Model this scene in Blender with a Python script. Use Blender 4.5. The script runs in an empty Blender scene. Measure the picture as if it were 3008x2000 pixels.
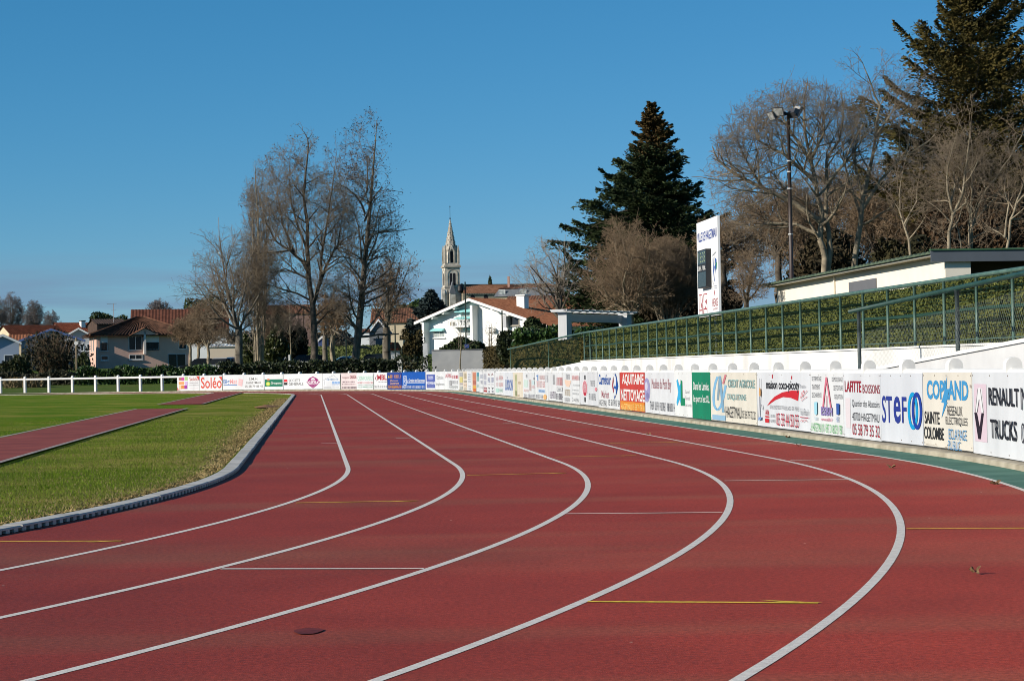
import bpy, math, random
import numpy as np
from mathutils import Matrix, Vector
R_ = math.radians
scene = bpy.context.scene
COL = scene.collection
rnd = random.Random(11)

# ------------------------------------------------------------------ camera
FPX, PITCH, ROLL, CAMH = 6067.28, 0.0136366, -0.0175, 1.08424   # focal length in 3008 px wide picture
_cp, _sp, _cr, _sr = math.cos(PITCH), math.sin(PITCH), math.cos(ROLL), math.sin(ROLL)
def ray(px, py):
    x = (px - 1504) / FPX; y = -(py - 1000) / FPX
    x2 = x*_cr - y*_sr; y2 = x*_sr + y*_cr
    return (x2, _cp - y2*_sp, _sp + y2*_cp)
def at(px, py, Y):
    d = ray(px, py); k = Y / d[1]
    return Vector((d[0]*k, Y, CAMH + d[2]*k))
def proj(p):
    a, b, c = p[0], p[1], p[2] - CAMH
    dep = b*_cp + c*_sp; up = -b*_sp + c*_cp
    x, y = a/dep, up/dep
    xi = x*_cr + y*_sr; yi = -x*_sr + y*_cr
    return 1504 + FPX*xi, 1000 - FPX*yi
def make_camera():
    cam = bpy.data.cameras.new('camera'); o = bpy.data.objects.new('camera', cam); COL.objects.link(o)
    cam.sensor_fit = 'HORIZONTAL'; cam.sensor_width = 36.0; cam.lens = 36.0 * FPX / 3008
    cam.clip_start = 0.05; cam.clip_end = 8000
    up0 = Vector((0, -_sp, _cp)); rt0 = Vector((1, 0, 0)); fw = Vector((0, _cp, _sp))
    rt = rt0*_cr + up0*_sr; up = rt0*(-_sr) + up0*_cr
    M = Matrix(((rt.x, up.x, -fw.x, 0), (rt.y, up.y, -fw.y, 0), (rt.z, up.z, -fw.z, CAMH), (0, 0, 0, 1)))
    o.matrix_world = M
    scene.camera = o
make_camera()

# ------------------------------------------------------------------ track frame (s along the straight, l to the right of the kerb)
TH, OFF, S0, S1, RR = -0.0964737, -0.839808, 23.5775, 98.0, 31.698
_u = Vector((math.sin(TH), math.cos(TH), 0)); _n = Vector((math.cos(TH), -math.sin(TH), 0))
def T(s, l, z=0.0):
    v = _u*s + _n*(l + OFF); return Vector((v.x, v.y, z))
def SL(x, y):
    return x*_u.x + y*_u.y, x*_n.x + y*_n.y - OFF
def C(q, d, z=0.0):                       # point at distance d outside the kerb, q along the kerb
    if q < S0:
        a = (S0 - q)/RR; return T(S0 - (RR+d)*math.sin(a), -RR + (RR+d)*math.cos(a), z)
    if q > S1:
        a = (q - S1)/RR; return T(S1 + (RR+d)*math.sin(a), -RR + (RR+d)*math.cos(a), z)
    return T(q, d, z)
def qrange(q0, q1, fine=0.4, coarse=2.0):
    out = [q0]; q = q0
    while q < q1 - 1e-6:
        st = fine if q < 40 else coarse
        q = min(q1, q + st)
        out.append(q)
    return out

# ------------------------------------------------------------------ materials
def lin(h):
    if isinstance(h, (tuple, list)): return tuple(h)
    h = h.lstrip('#'); v = [int(h[i:i+2], 16)/255 for i in (0, 2, 4)]
    return tuple(c/12.92 if c <= 0.04045 else ((c+0.055)/1.055)**2.4 for c in v)
_mats = {}
def mat(name, col, rough=0.7, var=0.0, scale=5.0, bump=0.0, spec=0.3, metal=0.0, col2=None, emit=0.0, stretch=None):
    if name in _mats: return _mats[name]
    m = bpy.data.materials.new(name); m.use_nodes = True; _mats[name] = m
    nt = m.node_tree; b = nt.nodes['Principled BSDF']; c = lin(col)
    b.inputs['Base Color'].default_value = (*c, 1); b.inputs['Roughness'].default_value = rough
    b.inputs['Specular IOR Level'].default_value = spec; b.inputs['Metallic'].default_value = metal
    if emit:
        b.inputs['Emission Color'].default_value = (*c, 1); b.inputs['Emission Strength'].default_value = emit
    if var or bump or col2 is not None:
        tc = nt.nodes.new('ShaderNodeTexCoord'); nz = nt.nodes.new('ShaderNodeTexNoise')
        nz.inputs['Scale'].default_value = scale; nz.inputs['Detail'].default_value = 5
        src = tc.outputs['Object']
        if stretch:
            mp = nt.nodes.new('ShaderNodeMapping'); mp.inputs['Scale'].default_value = stretch
            nt.links.new(src, mp.inputs['Vector']); src = mp.outputs['Vector']
        nt.links.new(src, nz.inputs['Vector'])
        if var or col2 is not None:
            cr = nt.nodes.new('ShaderNodeValToRGB')
            a = tuple(x*(1-var) for x in c) if col2 is None else c
            d = tuple(min(1, x*(1+var)) for x in c) if col2 is None else lin(col2)
            cr.color_ramp.elements[0].position = 0.36; cr.color_ramp.elements[1].position = 0.66
            cr.color_ramp.elements[0].color = (*a, 1); cr.color_ramp.elements[1].color = (*d, 1)
            nt.links.new(nz.outputs['Fac'], cr.inputs['Fac']); nt.links.new(cr.outputs['Color'], b.inputs['Base Color'])
        if bump:
            bp = nt.nodes.new('ShaderNodeBump'); bp.inputs['Strength'].default_value = bump; bp.inputs['Distance'].default_value = 0.02
            nt.links.new(nz.outputs['Fac'], bp.inputs['Height']); nt.links.new(bp.outputs['Normal'], b.inputs['Normal'])
    return m

# ------------------------------------------------------------------ objects
def tag(o, label=None, cat=None, group=None, kind=None):
    if label: o['label'] = label
    if cat: o['category'] = cat
    if group: o['group'] = group
    if kind: o['kind'] = kind
    return o
def thing(name, loc, label, cat, group=None):
    o = bpy.data.objects.new(name, None); COL.objects.link(o); o.location = loc; o.empty_display_size = 0.3
    return tag(o, label, cat, group)
def link(name, me, parent=None):
    o = bpy.data.objects.new(name, me); COL.objects.link(o)
    if parent is not None:
        o.parent = parent
        if parent.type == 'EMPTY': o.matrix_parent_inverse = Matrix.Translation(-parent.location)
    return o
class MB:
    def __init__(s, M=None): s.v = []; s.f = []; s.M = M or Matrix()
    def pt(s, p): s.v.append(tuple(s.M @ Vector(p))); return len(s.v)-1
    def face(s, pts): s.f.append([s.pt(p) for p in pts])
    def box(s, x0, x1, y0, y1, z0, z1):
        i = [s.pt((x, y, z)) for z in (z0, z1) for y in (y0, y1) for x in (x0, x1)]
        for q in ((0,2,3,1),(4,5,7,6),(0,1,5,4),(2,6,7,3),(0,4,6,2),(1,3,7,5)): s.f.append([i[k] for k in q])
    def hexa(s, p):                        # 8 corners: bottom four (ccw), top four
        i = [s.pt(q) for q in p]
        for q in ((3,2,1,0),(4,5,6,7),(0,1,5,4),(1,2,6,5),(2,3,7,6),(3,0,4,7)): s.f.append([i[k] for k in q])
    def prism(s, poly, a, b, axis='y'):    # polygon in the other two axes, extruded from a to b
        def P(u, w, t): return {'y': (u, t, w), 'x': (t, u, w), 'z': (u, w, t)}[axis]
        A = [s.pt(P(u, w, a)) for u, w in poly]; B = [s.pt(P(u, w, b)) for u, w in poly]; n = len(poly)
        s.f.append(A[::-1]); s.f.append(B)
        for i in range(n): s.f.append([A[i], A[(i+1) % n], B[(i+1) % n], B[i]])
    def tube(s, pts, r, n=8, cap=True):
        pts = [Vector(p) for p in pts]; rings = []
        rs = r if isinstance(r, (list, tuple)) else [r]*len(pts)
        for k, p in enumerate(pts):
            d = (pts[min(k+1, len(pts)-1)] - pts[max(k-1, 0)]).normalized()
            a = d.cross(Vector((0, 0, 1)));
            if a.length < 0.02: a = Vector((1, 0, 0))
            a.normalize(); b = a.cross(d)
            rings.append([s.pt(p + (a*math.cos(2*math.pi*i/n) + b*math.sin(2*math.pi*i/n))*rs[k]) for i in range(n)])
        for A, B in zip(rings, rings[1:]):
            for i in range(n): s.f.append([A[i], A[(i+1) % n], B[(i+1) % n], B[i]])
        if cap: s.f.append(rings[0]); s.f.append(rings[-1][::-1])
    def build(s, name, m, parent=None, smooth=False):
        me = bpy.data.meshes.new(name); me.from_pydata(s.v, [], s.f); me.validate(); me.update()
        if m: me.materials.append(m)
        if smooth: me.polygons.foreach_set('use_smooth', [True]*len(me.polygons))
        return link(name, me, parent)
def np_mesh(name, V, F, m, parent=None, smooth=False):
    V = np.asarray(V, dtype=np.float32).reshape(-1, 3); F = np.asarray(F, dtype=np.int32)
    k = F.shape[1]; me = bpy.data.meshes.new(name)
    me.vertices.add(len(V)); me.vertices.foreach_set('co', V.ravel())
    me.loops.add(F.size); me.loops.foreach_set('vertex_index', F.ravel())
    me.polygons.add(len(F)); me.polygons.foreach_set('loop_start', np.arange(len(F), dtype=np.int32)*k)
    me.update(calc_edges=True)
    if m: me.materials.append(m)
    if smooth: me.polygons.foreach_set('use_smooth', np.ones(len(F), dtype=bool))
    return link(name, me, parent)
def copy_tree(o, loc=None, parent=None):
    c = o.copy(); COL.objects.link(c)
    if parent is not None: c.parent = parent
    if loc is not None: c.location = loc
    for ch in list(o.children): copy_tree(ch, None, c)
    return c
def yawM(loc, yaw): return Matrix.Translation(Vector(loc)) @ Matrix.Rotation(yaw, 4, 'Z')

# text: queued, then turned into flat meshes in one go
_txt = []
def text(s, M, w, h, m, parent, bold=0.0, name='lettering', slant=0.0):
    cu = bpy.data.curves.new('t', 'FONT'); cu.body = s; cu.offset = bold if bold > 0.011 else bold - 0.008; cu.resolution_u = 3; cu.shear = slant
    o = bpy.data.objects.new('t', cu); COL.objects.link(o); _txt.append((o, M, w, h, m, parent, name))
def flush_text():
    dg = bpy.context.evaluated_depsgraph_get(); dg.update()
    groups = {}
    for o, M, w, h, m, parent, name in _txt:
        me = o.evaluated_get(dg).to_mesh()
        V = [v.co.copy() for v in me.vertices]; F = [list(p.vertices) for p in me.polygons]
        if V:
            x0 = min(v.x for v in V); x1 = max(v.x for v in V); y0 = min(v.y for v in V); y1 = max(v.y for v in V)
            sx = w/max(x1-x0, 1e-6); sy = h/max(y1-y0, 1e-6)
            g = groups.setdefault((parent.name, m.name, name, o.name), ([], [], parent, m, name))
            b = len(g[0])
            g[0].extend(tuple(M @ Vector(((v.x-x0)*sx, 0, (v.y-y0)*sy))) for v in V)
            g[1].extend([i+b for i in f] for f in F)
        o.evaluated_get(dg).to_mesh_clear()
        cu = o.data; bpy.data.objects.remove(o); bpy.data.curves.remove(cu)
    for V, F, parent, m, name in groups.values():
        me = bpy.data.meshes.new(name); me.from_pydata(V, [], F); me.update(); me.materials.append(m); link(name, me, parent)
    _txt.clear()

def smooth(a, b, x):
    t = min(1, max(0, (x-a)/(b-a))); return t*t*(3-2*t)
# ------------------------------------------------------------------ terrain heights
def back(x, y):
    q = x/max(y, 1)
    wr = smooth(-0.135, -0.115, q)
    b = smooth(150, 185, y)*1.0 + wr*2.6*smooth(185, 228, y) + (1-wr)*0.9*smooth(185, 240, y)
    b += 0.5*smooth(128, 149, y)*(1 - smooth(150, 185, y))
    b += max(0, y-240)*(0.006 + 0.010*smooth(-0.2, 0.0, q))
    return b
def bank(s, l):
    if s < 74: e = 1.25 + 0.95*smooth(12.2, 18, l)
    else:
        w = smooth(74, 90, s); cut = 1 - smooth(97, 108, s)*(1-smooth(13, 19, l))
        e = (1-w)*(1.25 + 0.95*smooth(12.2, 18, l)) + w*(1.55 + 1.4*smooth(11, 17, l)); e *= cut
    return e + 0.11*min(45, max(0, l-17.2))
def hz(x, y):
    s, l = SL(x, y); b = back(x, y)
    if l > 10.6 and s < 180:
        f = smooth(122, 178, s); return max(b, bank(s, l)*(1-f) + b*f)
    return b
# ------------------------------------------------------------------ world, sun
SUN_EL = 22.0
sunv = Vector((-0.89, -0.455, 0)).normalized()*math.cos(R_(SUN_EL)) + Vector((0, 0, math.sin(R_(SUN_EL))))
w = bpy.data.worlds.new('World'); scene.world = w; w.use_nodes = True
nt = w.node_tree; bg = nt.nodes['Background']
sky = nt.nodes.new('ShaderNodeTexSky'); sky.sky_type = 'NISHITA'; sky.sun_disc = False
sky.sun_elevation = R_(SUN_EL); sky.sun_rotation = math.atan2(sunv.x, sunv.y) % (2*math.pi)
sky.altitude = 1500; sky.air_density = 1.0; sky.dust_density = 0.0; sky.ozone_density = 7.0
# camera-like white balance of the sky, channel by channel
sr = nt.nodes.new('ShaderNodeSeparateColor'); cbn = nt.nodes.new('ShaderNodeCombineColor'); nt.links.new(sky.outputs['Color'], sr.inputs['Color'])
for ch_, a_, g_ in (('Red', 0.335, 1.34), ('Green', 0.80, 0.81), ('Blue', 0.913, 0.8)):
    pw = nt.nodes.new('ShaderNodeMath'); pw.operation = 'POWER'; pw.inputs[1].default_value = g_; ml = nt.nodes.new('ShaderNodeMath'); ml.operation = 'MULTIPLY'; ml.inputs[1].default_value = a_
    nt.links.new(sr.outputs[ch_], pw.inputs[0]); nt.links.new(pw.outputs['Value'], ml.inputs[0]); nt.links.new(ml.outputs['Value'], cbn.inputs[ch_])
skyc = cbn.outputs['Color']
# thin grey cloud streaks low over the horizon
tc = nt.nodes.new('ShaderNodeTexCoord'); mp = nt.nodes.new('ShaderNodeMapping'); mp.inputs['Scale'].default_value = (5, 5, 95)
nz = nt.nodes.new('ShaderNodeTexNoise'); nz.inputs['Scale'].default_value = 1.0; nz.inputs['Detail'].default_value = 4
sep = nt.nodes.new('ShaderNodeSeparateXYZ')
rz = nt.nodes.new('ShaderNodeMapRange'); rz.inputs['From Min'].default_value = 0.062; rz.inputs['From Max'].default_value = 0.04
rn = nt.nodes.new('ShaderNodeMapRange'); rn.inputs['From Min'].default_value = 0.42; rn.inputs['From Max'].default_value = 0.60
mu = nt.nodes.new('ShaderNodeMath'); mu.operation = 'MULTIPLY'; mu2 = nt.nodes.new('ShaderNodeMath'); mu2.operation = 'MULTIPLY'; mu2.inputs[1].default_value = 0.8
mx = nt.nodes.new('ShaderNodeMix'); mx.data_type = 'RGBA'
L = nt.links.new
L(tc.outputs['Generated'], mp.inputs['Vector']); L(mp.outputs['Vector'], nz.inputs['Vector'])
L(tc.outputs['Generated'], sep.inputs['Vector']); L(sep.outputs['Z'], rz.inputs['Value'])
L(nz.outputs['Fac'], rn.inputs['Value']); L(rn.outputs['Result'], mu.inputs[0]); L(rz.outputs['Result'], mu.inputs[1]); L(mu.outputs['Value'], mu2.inputs[0])
L(mu2.outputs['Value'], mx.inputs['Factor']); L(skyc, mx.inputs['A']); mx.inputs['B'].default_value = (1.22, 1.98, 2.95, 1)
L(mx.outputs['Result'], bg.inputs['Color'])
bg.inputs['Strength'].default_value = 0.12
sl = bpy.data.lights.new('sun', 'SUN'); sl.energy = 4.6; sl.angle = R_(0.53); sl.color = (1.0, 0.92, 0.80)
so = bpy.data.objects.new('sun', sl); COL.objects.link(so); so.rotation_euler = sunv.to_track_quat('Z', 'Y').to_euler()
scene.view_settings.view_transform = 'Standard'; scene.view_settings.look = 'None'; scene.view_settings.gamma = 1; scene.view_settings.exposure = 0.35
scene.render.film_transparent = False
scene.cycles.filter_width = 0.95; scene.cycles.max_bounces = 6; scene.cycles.transparent_max_bounces = 8

# ------------------------------------------------------------------ ground
def nodes_mat(name):
    m = bpy.data.materials.new(name); m.use_nodes = True; return m, m.node_tree, m.node_tree.nodes['Principled BSDF']
def N(nt, t, **kw):
    n = nt.nodes.new(t)
    for k, v in kw.items():
        if k in n.inputs: n.inputs[k].default_value = v
        else: setattr(n, k, v)
    return n
def ramp(nt, src, stops):
    r = nt.nodes.new('ShaderNodeValToRGB'); e = r.color_ramp.elements
    while len(e) < len(stops): e.new(0.5)
    for k, (p, c) in enumerate(stops): e[k].position = p; e[k].color = (*lin(c), 1)
    nt.links.new(src, r.inputs['Fac']); return r.outputs['Color']
def mix(nt, f, a, b, mode='MIX'):
    m = nt.nodes.new('ShaderNodeMix'); m.data_type = 'RGBA'; m.blend_type = mode
    for sock, v in (('Factor', f), ('A', a), ('B', b)):
        if hasattr(v, 'links'): nt.links.new(v, m.inputs[sock])
        elif sock == 'Factor': m.inputs[sock].default_value = v
        else: m.inputs[sock].default_value = (*lin(v), 1)
    return m.outputs['Result']
def noise(nt, vec, scale, detail=4, rough=0.55):
    n = N(nt, 'ShaderNodeTexNoise'); n.inputs['Scale'].default_value = scale; n.inputs['Detail'].default_value = detail; n.inputs['Roughness'].default_value = rough
    nt.links.new(vec, n.inputs['Vector']); return n.outputs['Fac']
def mapped(nt, vec, scale, rot=0.0):
    mp = nt.nodes.new('ShaderNodeMapping'); mp.inputs['Scale'].default_value = scale; mp.inputs['Rotation'].default_value = (0, 0, rot)
    nt.links.new(vec, mp.inputs['Vector']); return mp.outputs['Vector']

def grass_material(name, a, b, dry, dry_lo, dry_hi, fine=60.0):
    m, nt, bs = nodes_mat(name); tc = nt.nodes.new('ShaderNodeTexCoord').outputs['Object']
    base = ramp(nt, noise(nt, tc, fine, 3), [(0.3, a), (0.7, b)])
    big = ramp(nt, noise(nt, mapped(nt, tc, (1, 1.0, 1)), 0.32, 6, 0.65), [(dry_lo, (0, 0, 0)), (dry_hi, (1, 1, 1))])
    col = mix(nt, big, base, dry)
    bs.inputs['Diffuse Roughness'].default_value = 0.8
    bs.inputs['Roughness'].default_value = 0.85; bs.inputs['Specular IOR Level'].default_value = 0.04
    nt.links.new(col, bs.inputs['Base Color'])
    bp = N(nt, 'ShaderNodeBump'); bp.inputs['Strength'].default_value = 0.9; bp.inputs['Distance'].default_value = 0.05
    nt.links.new(noise(nt, tc, fine*0.6, 4, 0.7), bp.inputs['Height']); nt.links.new(bp.outputs['Normal'], bs.inputs['Normal'])
    return m
M_GRASS = grass_material('ground_grass', (0.055, 0.085, 0.018), (0.10, 0.15, 0.03), (0.14, 0.13, 0.055), 0.5, 0.75, 25)
M_LAWN = grass_material('lawn_grass', (0.058, 0.125, 0.003), (0.135, 0.240, 0.010), (0.30, 0.255, 0.05), 0.44, 0.72, 45)
M_STRIP = grass_material('strip_grass', (0.080, 0.125, 0.006), (0.165, 0.215, 0.016), (0.32, 0.26, 0.07), 0.42, 0.70, 45)
M_BANK = grass_material('bank_grass', (0.045, 0.065, 0.014), (0.085, 0.115, 0.024), (0.12, 0.105, 0.045), 0.45, 0.75, 30)

xs = np.unique(np.concatenate([np.linspace(-1800, -130, 40), np.linspace(-130, 60, 96), np.linspace(60, 1800, 40)]))
ys = np.unique(np.concatenate([np.linspace(-60, 140, 41), np.linspace(140, 260, 61), np.linspace(260, 700, 45), np.linspace(700, 3500, 30)]))
V = []
for y in ys:
    for x in xs:
        z = back(x, y) - 0.03
        V.append((x, y, z))
nx = len(xs); F = [(j*nx+i, j*nx+i+1, (j+1)*nx+i+1, (j+1)*nx+i) for j in range(len(ys)-1) for i in range(nx-1)]
tag(np_mesh('ground', V, F, M_GRASS, smooth=True), kind='structure')

# grass bank on the right, behind the retaining wall
ss = list(np.linspace(10, 74, 33)) + list(np.linspace(76, 180, 53)); ls = [10.62, 10.9, 11.4, 12, 12.8, 13.6, 14.5, 15.5, 16.5, 17.2, 18.5, 21, 25, 30, 36, 44, 54, 62, 64]
V = []
for s in ss:
    for k, l in enumerate(ls):
        p = T(s, l); z = hz(p.x, p.y) if k else hz(*T(s, 10.63)[:2])
        if k == len(ls)-1: z -= 9
        V.append((p.x, p.y, z + 0.01 + (0.05*math.sin(s*1.7+l*2.1)*math.sin(l*1.3) if 1 < k < len(ls)-1 else 0)))
n = len(ls); F = [(j*n+i, j*n+i+1, (j+1)*n+i+1, (j+1)*n+i) for j in range(len(ss)-1) for i in range(n-1)]
tag(np_mesh('grass_bank', V, F, M_BANK, smooth=True), kind='structure')

# ------------------------------------------------------------------ track surfaces
def band(name, d0, d1, q0, q1, z, m, kind='structure', fine=0.4, coarse=2.0, steps=1, zf=None):
    qs = qrange(q0, q1, fine, coarse); V = []; F = []
    for q in qs:
        for k in range(steps+1):
            d = d0 + (d1-d0)*k/steps; V.append(C(q, d, z if zf is None else zf(q, d)))
    for j in range(len(qs)-1):
        for k in range(steps):
            a = j*(steps+1)+k; F.append((a, a+1, a+steps+2, a+steps+1))
    o = np_mesh(name, V, F, m)
    return tag(o, kind=kind) if kind else o
Q0, Q1 = S0 - RR*1.35, S1 + RR*1.6

def track_material():
    m, nt, bs = nodes_mat('track_red'); tc = nt.nodes.new('ShaderNodeTexCoord').outputs['Object']
    # granular rubber: coarse and fine grains of brick red
    fine = ramp(nt, noise(nt, tc, 230, 3, 0.75), [(0.30, (0.080, 0.012, 0.007)), (0.52, (0.222, 0.028, 0.0155)), (0.75, (0.41, 0.072, 0.045))])
    mid = ramp(nt, noise(nt, tc, 38, 4, 0.7), [(0.30, (0.60, 0.60, 0.58)), (0.70, (1.42, 1.44, 1.46))])
    base = mix(nt, 1.0, fine, mid, 'MULTIPLY')
    # broad worn, dusty bands lying across the lanes
    worn = ramp(nt, noise(nt, mapped(nt, tc, (0.07, 0.55, 1), 0.04), 1.0, 6, 0.58), [(0.47, (0, 0, 0)), (0.66, (1, 1, 1))])
    wf = N(nt, 'ShaderNodeMath'); wf.operation = 'MULTIPLY'; nt.links.new(worn, wf.inputs[0]); wf.inputs[1].default_value = 0.42
    c2 = mix(nt, wf.outputs['Value'], base, mix(nt, 1.0, (0.19, 0.080, 0.045), mid, 'MULTIPLY'))
    big = ramp(nt, noise(nt, tc, 0.7, 6, 0.65), [(0.28, (0.80, 0.80, 0.80)), (0.75, (1.16, 1.14, 1.14))])
    c3 = mix(nt, 1.0, c2, big, 'MULTIPLY')
    # small dark scuffs
    sc = ramp(nt, noise(nt, mapped(nt, tc, (3.0, 1.1, 1), 0.5), 1.6, 5, 0.7), [(0.66, (0, 0, 0)), (0.74, (1, 1, 1))])
    sf = N(nt, 'ShaderNodeMath'); sf.operation = 'MULTIPLY'; nt.links.new(sc, sf.inputs[0]); sf.inputs[1].default_value = 0.22
    c3 = mix(nt, sf.outputs['Value'], c3, (0.08, 0.016, 0.011))
    # pale grit
    vo = N(nt, 'ShaderNodeTexVoronoi'); vo.inputs['Scale'].default_value = 1.9; nt.links.new(tc, vo.inputs['Vector'])
    g = ramp(nt, vo.outputs['Distance'], [(0.010, (1, 1, 1)), (0.018, (0, 0, 0))])
    c4 = mix(nt, g, c3, (0.60, 0.54, 0.44))
    nt.links.new(c4, bs.inputs['Base Color'])
    bs.inputs['Diffuse Roughness'].default_value = 1.0
    bs.inputs['Roughness'].default_value = 0.7; bs.inputs['Specular IOR Level'].default_value = 0.2
    bp = N(nt, 'ShaderNodeBump'); bp.inputs['Strength'].default_value = 0.7; bp.inputs['Distance'].default_value = 0.004
    nt.links.new(noise(nt, tc, 110, 3, 0.8), bp.inputs['Height']); nt.links.new(bp.outputs['Normal'], bs.inputs['Normal'])
    return m
M_TRACK = track_material()
band('running_track', -0.02, 7.70, Q0, Q1, 0.0, M_TRACK, steps=4)
M_GREEN = mat('track_green', (0.045, 0.135, 0.095), 0.85, col2=(0.085, 0.195, 0.145), scale=2.2, bump=0.3)
band('green_edge_strip', 7.30, 7.93, -14, S1 + 8, 0.0009, M_GREEN)
def line_material():
    m, nt, bs = nodes_mat('line_white'); tc = nt.nodes.new('ShaderNodeTexCoord').outputs['Object']
    pt_ = ramp(nt, noise(nt, tc, 24, 4, 0.7), [(0.30, (0.60, 0.535, 0.47)), (0.70, (0.82, 0.755, 0.68))])
    wear = ramp(nt, noise(nt, tc, 150, 4, 0.8), [(0.60, (0, 0, 0)), (0.72, (1, 1, 1))])
    patch = ramp(nt, noise(nt, tc, 2.5, 5, 0.7), [(0.30, (0.25, 0.25, 0.25)), (0.75, (0.95, 0.95, 0.95))])
    f = N(nt, 'ShaderNodeMath'); f.operation = 'MULTIPLY'; nt.links.new(wear, f.inputs[0]); nt.links.new(patch, f.inputs[1])
    nt.links.new(mix(nt, f.outputs['Value'], pt_, (0.30, 0.075, 0.05)), bs.inputs['Base Color'])
    bs.inputs['Roughness'].default_value = 0.85; bs.inputs['Specular IOR Level'].default_value = 0.15
    bp = N(nt, 'ShaderNodeBump'); bp.inputs['Strength'].default_value = 0.7; bp.inputs['Distance'].default_value = 0.004
    nt.links.new(noise(nt, tc, 110, 3, 0.8), bp.inputs['Height']); nt.links.new(bp.outputs['Normal'], bs.inputs['Normal'])
    return m
M_LINE = line_material()
for k in range(1, 7):
    band('lane_line', 1.22*k - 0.026, 1.22*k + 0.026, Q0, Q1, 0.0018, M_LINE)
# concrete edging under the boards and path behind
M_CONC = mat('edging_concrete', (0.27, 0.235, 0.17), 0.9, col2=(0.44, 0.39, 0.30), scale=3.0, bump=0.6)
qs = qrange(-14, S1 + RR*1.35, 0.5, 1.0)
mb = MB()
prof = [(7.90, -0.02), (7.905, 0.050), (7.93, 0.060), (8.36, 0.060), (8.37, -0.02)]
rings = [[mb.pt(C(q, d, z)) for d, z in prof] for q in qs]
for A, B in zip(rings, rings[1:]):
    for i in range(len(prof)-1): mb.f.append([A[i], B[i], B[i+1], A[i+1]])
tag(mb.build('concrete_edging', M_CONC), kind='structure')
band('side_path', 8.37, 10.5, -14, 78, 0.02, mat('path_grey', (0.30, 0.28, 0.25), 0.9, var=0.2, scale=2))
# infield lawn with a slight crown
band('lawn_strip', -0.14, -2.90, Q0, Q1, 0, M_STRIP, steps=4, coarse=1.5,
     zf=lambda q, d: 0.026 + 0.06*smooth(0.3, 12, -d))
band('infield_lawn', -2.90, -31.5, Q0, Q1, 0, M_LAWN, steps=14, coarse=1.5,
     zf=lambda q, d: 0.026 + 0.06*smooth(0.3, 12, -d) + (0.012*math.sin(d*2.1+q*0.7) if d < -3.5 else 0))
# long red runway crossing the lawn, in two lengths, with pale edge lines
M_RUN = mat('runway_red', (0.21, 0.036, 0.024), 0.85, col2=(0.30, 0.060, 0.040), scale=1.5, bump=0.2)
def zrun(d, e=0.0): return 0.035 + 0.06*smooth(0.3, 12, -d) + 0.018 + e
for a, b in ((12, 63.0), (71.5, 112)):
    V = []; F = []
    for s in np.linspace(a, b, 40):
        for l in (-4.42, -2.98): V.append(T(s, l, zrun(l)))
    F = [(2*i, 2*i+1, 2*i+3, 2*i+2) for i in range(39)]
    tag(np_mesh('jump_runway', V, F, M_RUN), kind='structure')
    for l0, l1 in ((-4.50, -4.42), (-2.98, -2.90)):
        V = [T(s, l, zrun(l, 0.006)) for s in np.linspace(a, b, 40) for l in (l0, l1)]
        tag(np_mesh('runway_edge_line', V, F, mat('kerb_line', (0.34, 0.29, 0.25), 0.85, var=0.25, scale=4)), kind='structure')

# inner kerb: pale slabs with a slotted front, in one-metre lengths
M_KERB = mat('kerb_concrete', (0.38, 0.36, 0.325), 0.85, col2=(0.55, 0.525, 0.48), scale=3.5, bump=0.2)
mb = MB()
prof = [(-0.155, 0.0), (-0.155, 0.041), (-0.15, 0.043), (-0.012, 0.043), (-0.002, 0.038), (0.0, 0.028), (-0.145, 0.028), (-0.145, 0.0)]
q = Q0; ksec = 0
while q < Q1:                               # one-metre lengths butted with a narrow joint
    e_ = min(q + 1.096, Q1); qs = [q + 0.006 + (e_ - q - 0.012)*i/4 for i in range(5)]; dz = rnd.uniform(-0.003, 0.003); dd_ = rnd.uniform(-0.004, 0.004)
    rings = [[mb.pt(C(t_, d + dd_, z + (dz if z > 0.02 else 0))) for d, z in prof] for t_ in qs]
    for A, B in zip(rings, rings[1:]):
        for i in range(len(prof)-1): mb.f.append([A[i], A[i+1], B[i+1], B[i]])
    mb.f.append(rings[0]); mb.f.append(rings[-1][::-1]); q = e_
q = Q0
while q < Q1:
    st = 0.137 if q < 70 else 2.0; wd = 0.067 if q < 70 else 2.0
    a = [C(q, 0.0, 0.002), C(q+wd, 0.0, 0.002), C(q+wd, -0.048, 0.002), C(q, -0.048, 0.002)]
    mb.hexa(a + [p + Vector((0, 0, 0.0275)) for p in a]); q += st
tag(mb.build('track_kerb', M_KERB), kind='structure')

# painted marks across the lanes
M_YEL = mat('line_yellow', (0.74, 0.50, 0.05), 0.8, var=0.2, scale=25)
M_FADE = mat('line_faded', (0.46, 0.22, 0.19), 0.8, var=0.2, scale=12)
def stroke(name, a, b, w, m, head=None):
    a = Vector(a); b = Vector(b); d = (b-a).normalized(); n = Vector((-d.y, d.x, 0)); z = Vector((0, 0, 0.0028))
    mb = MB(); mb.face([a+n*w/2+z, a-n*w/2+z, b-n*w/2+z, b+n*w/2+z])
    if head:                                # a half arrow-head laid on one side of the line
        L_, W_ = abs(head), 0.10*(1 if head > 0 else -1)
        mb.face([b + d*0.02 + z*1.3, b - d*L_ + n*W_ + z*1.3, b - d*L_*0.62 + n*W_*0.25 + z*1.3, b - d*0.05 - n*0.02*(1 if head > 0 else -1) + z*1.3])
    tag(mb.build(name, m), kind='structure')
def gp(px, py):
    d = ray(px, py); k = -CAMH/d[2]; return Vector((d[0]*k, d[1]*k, 0))
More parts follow.
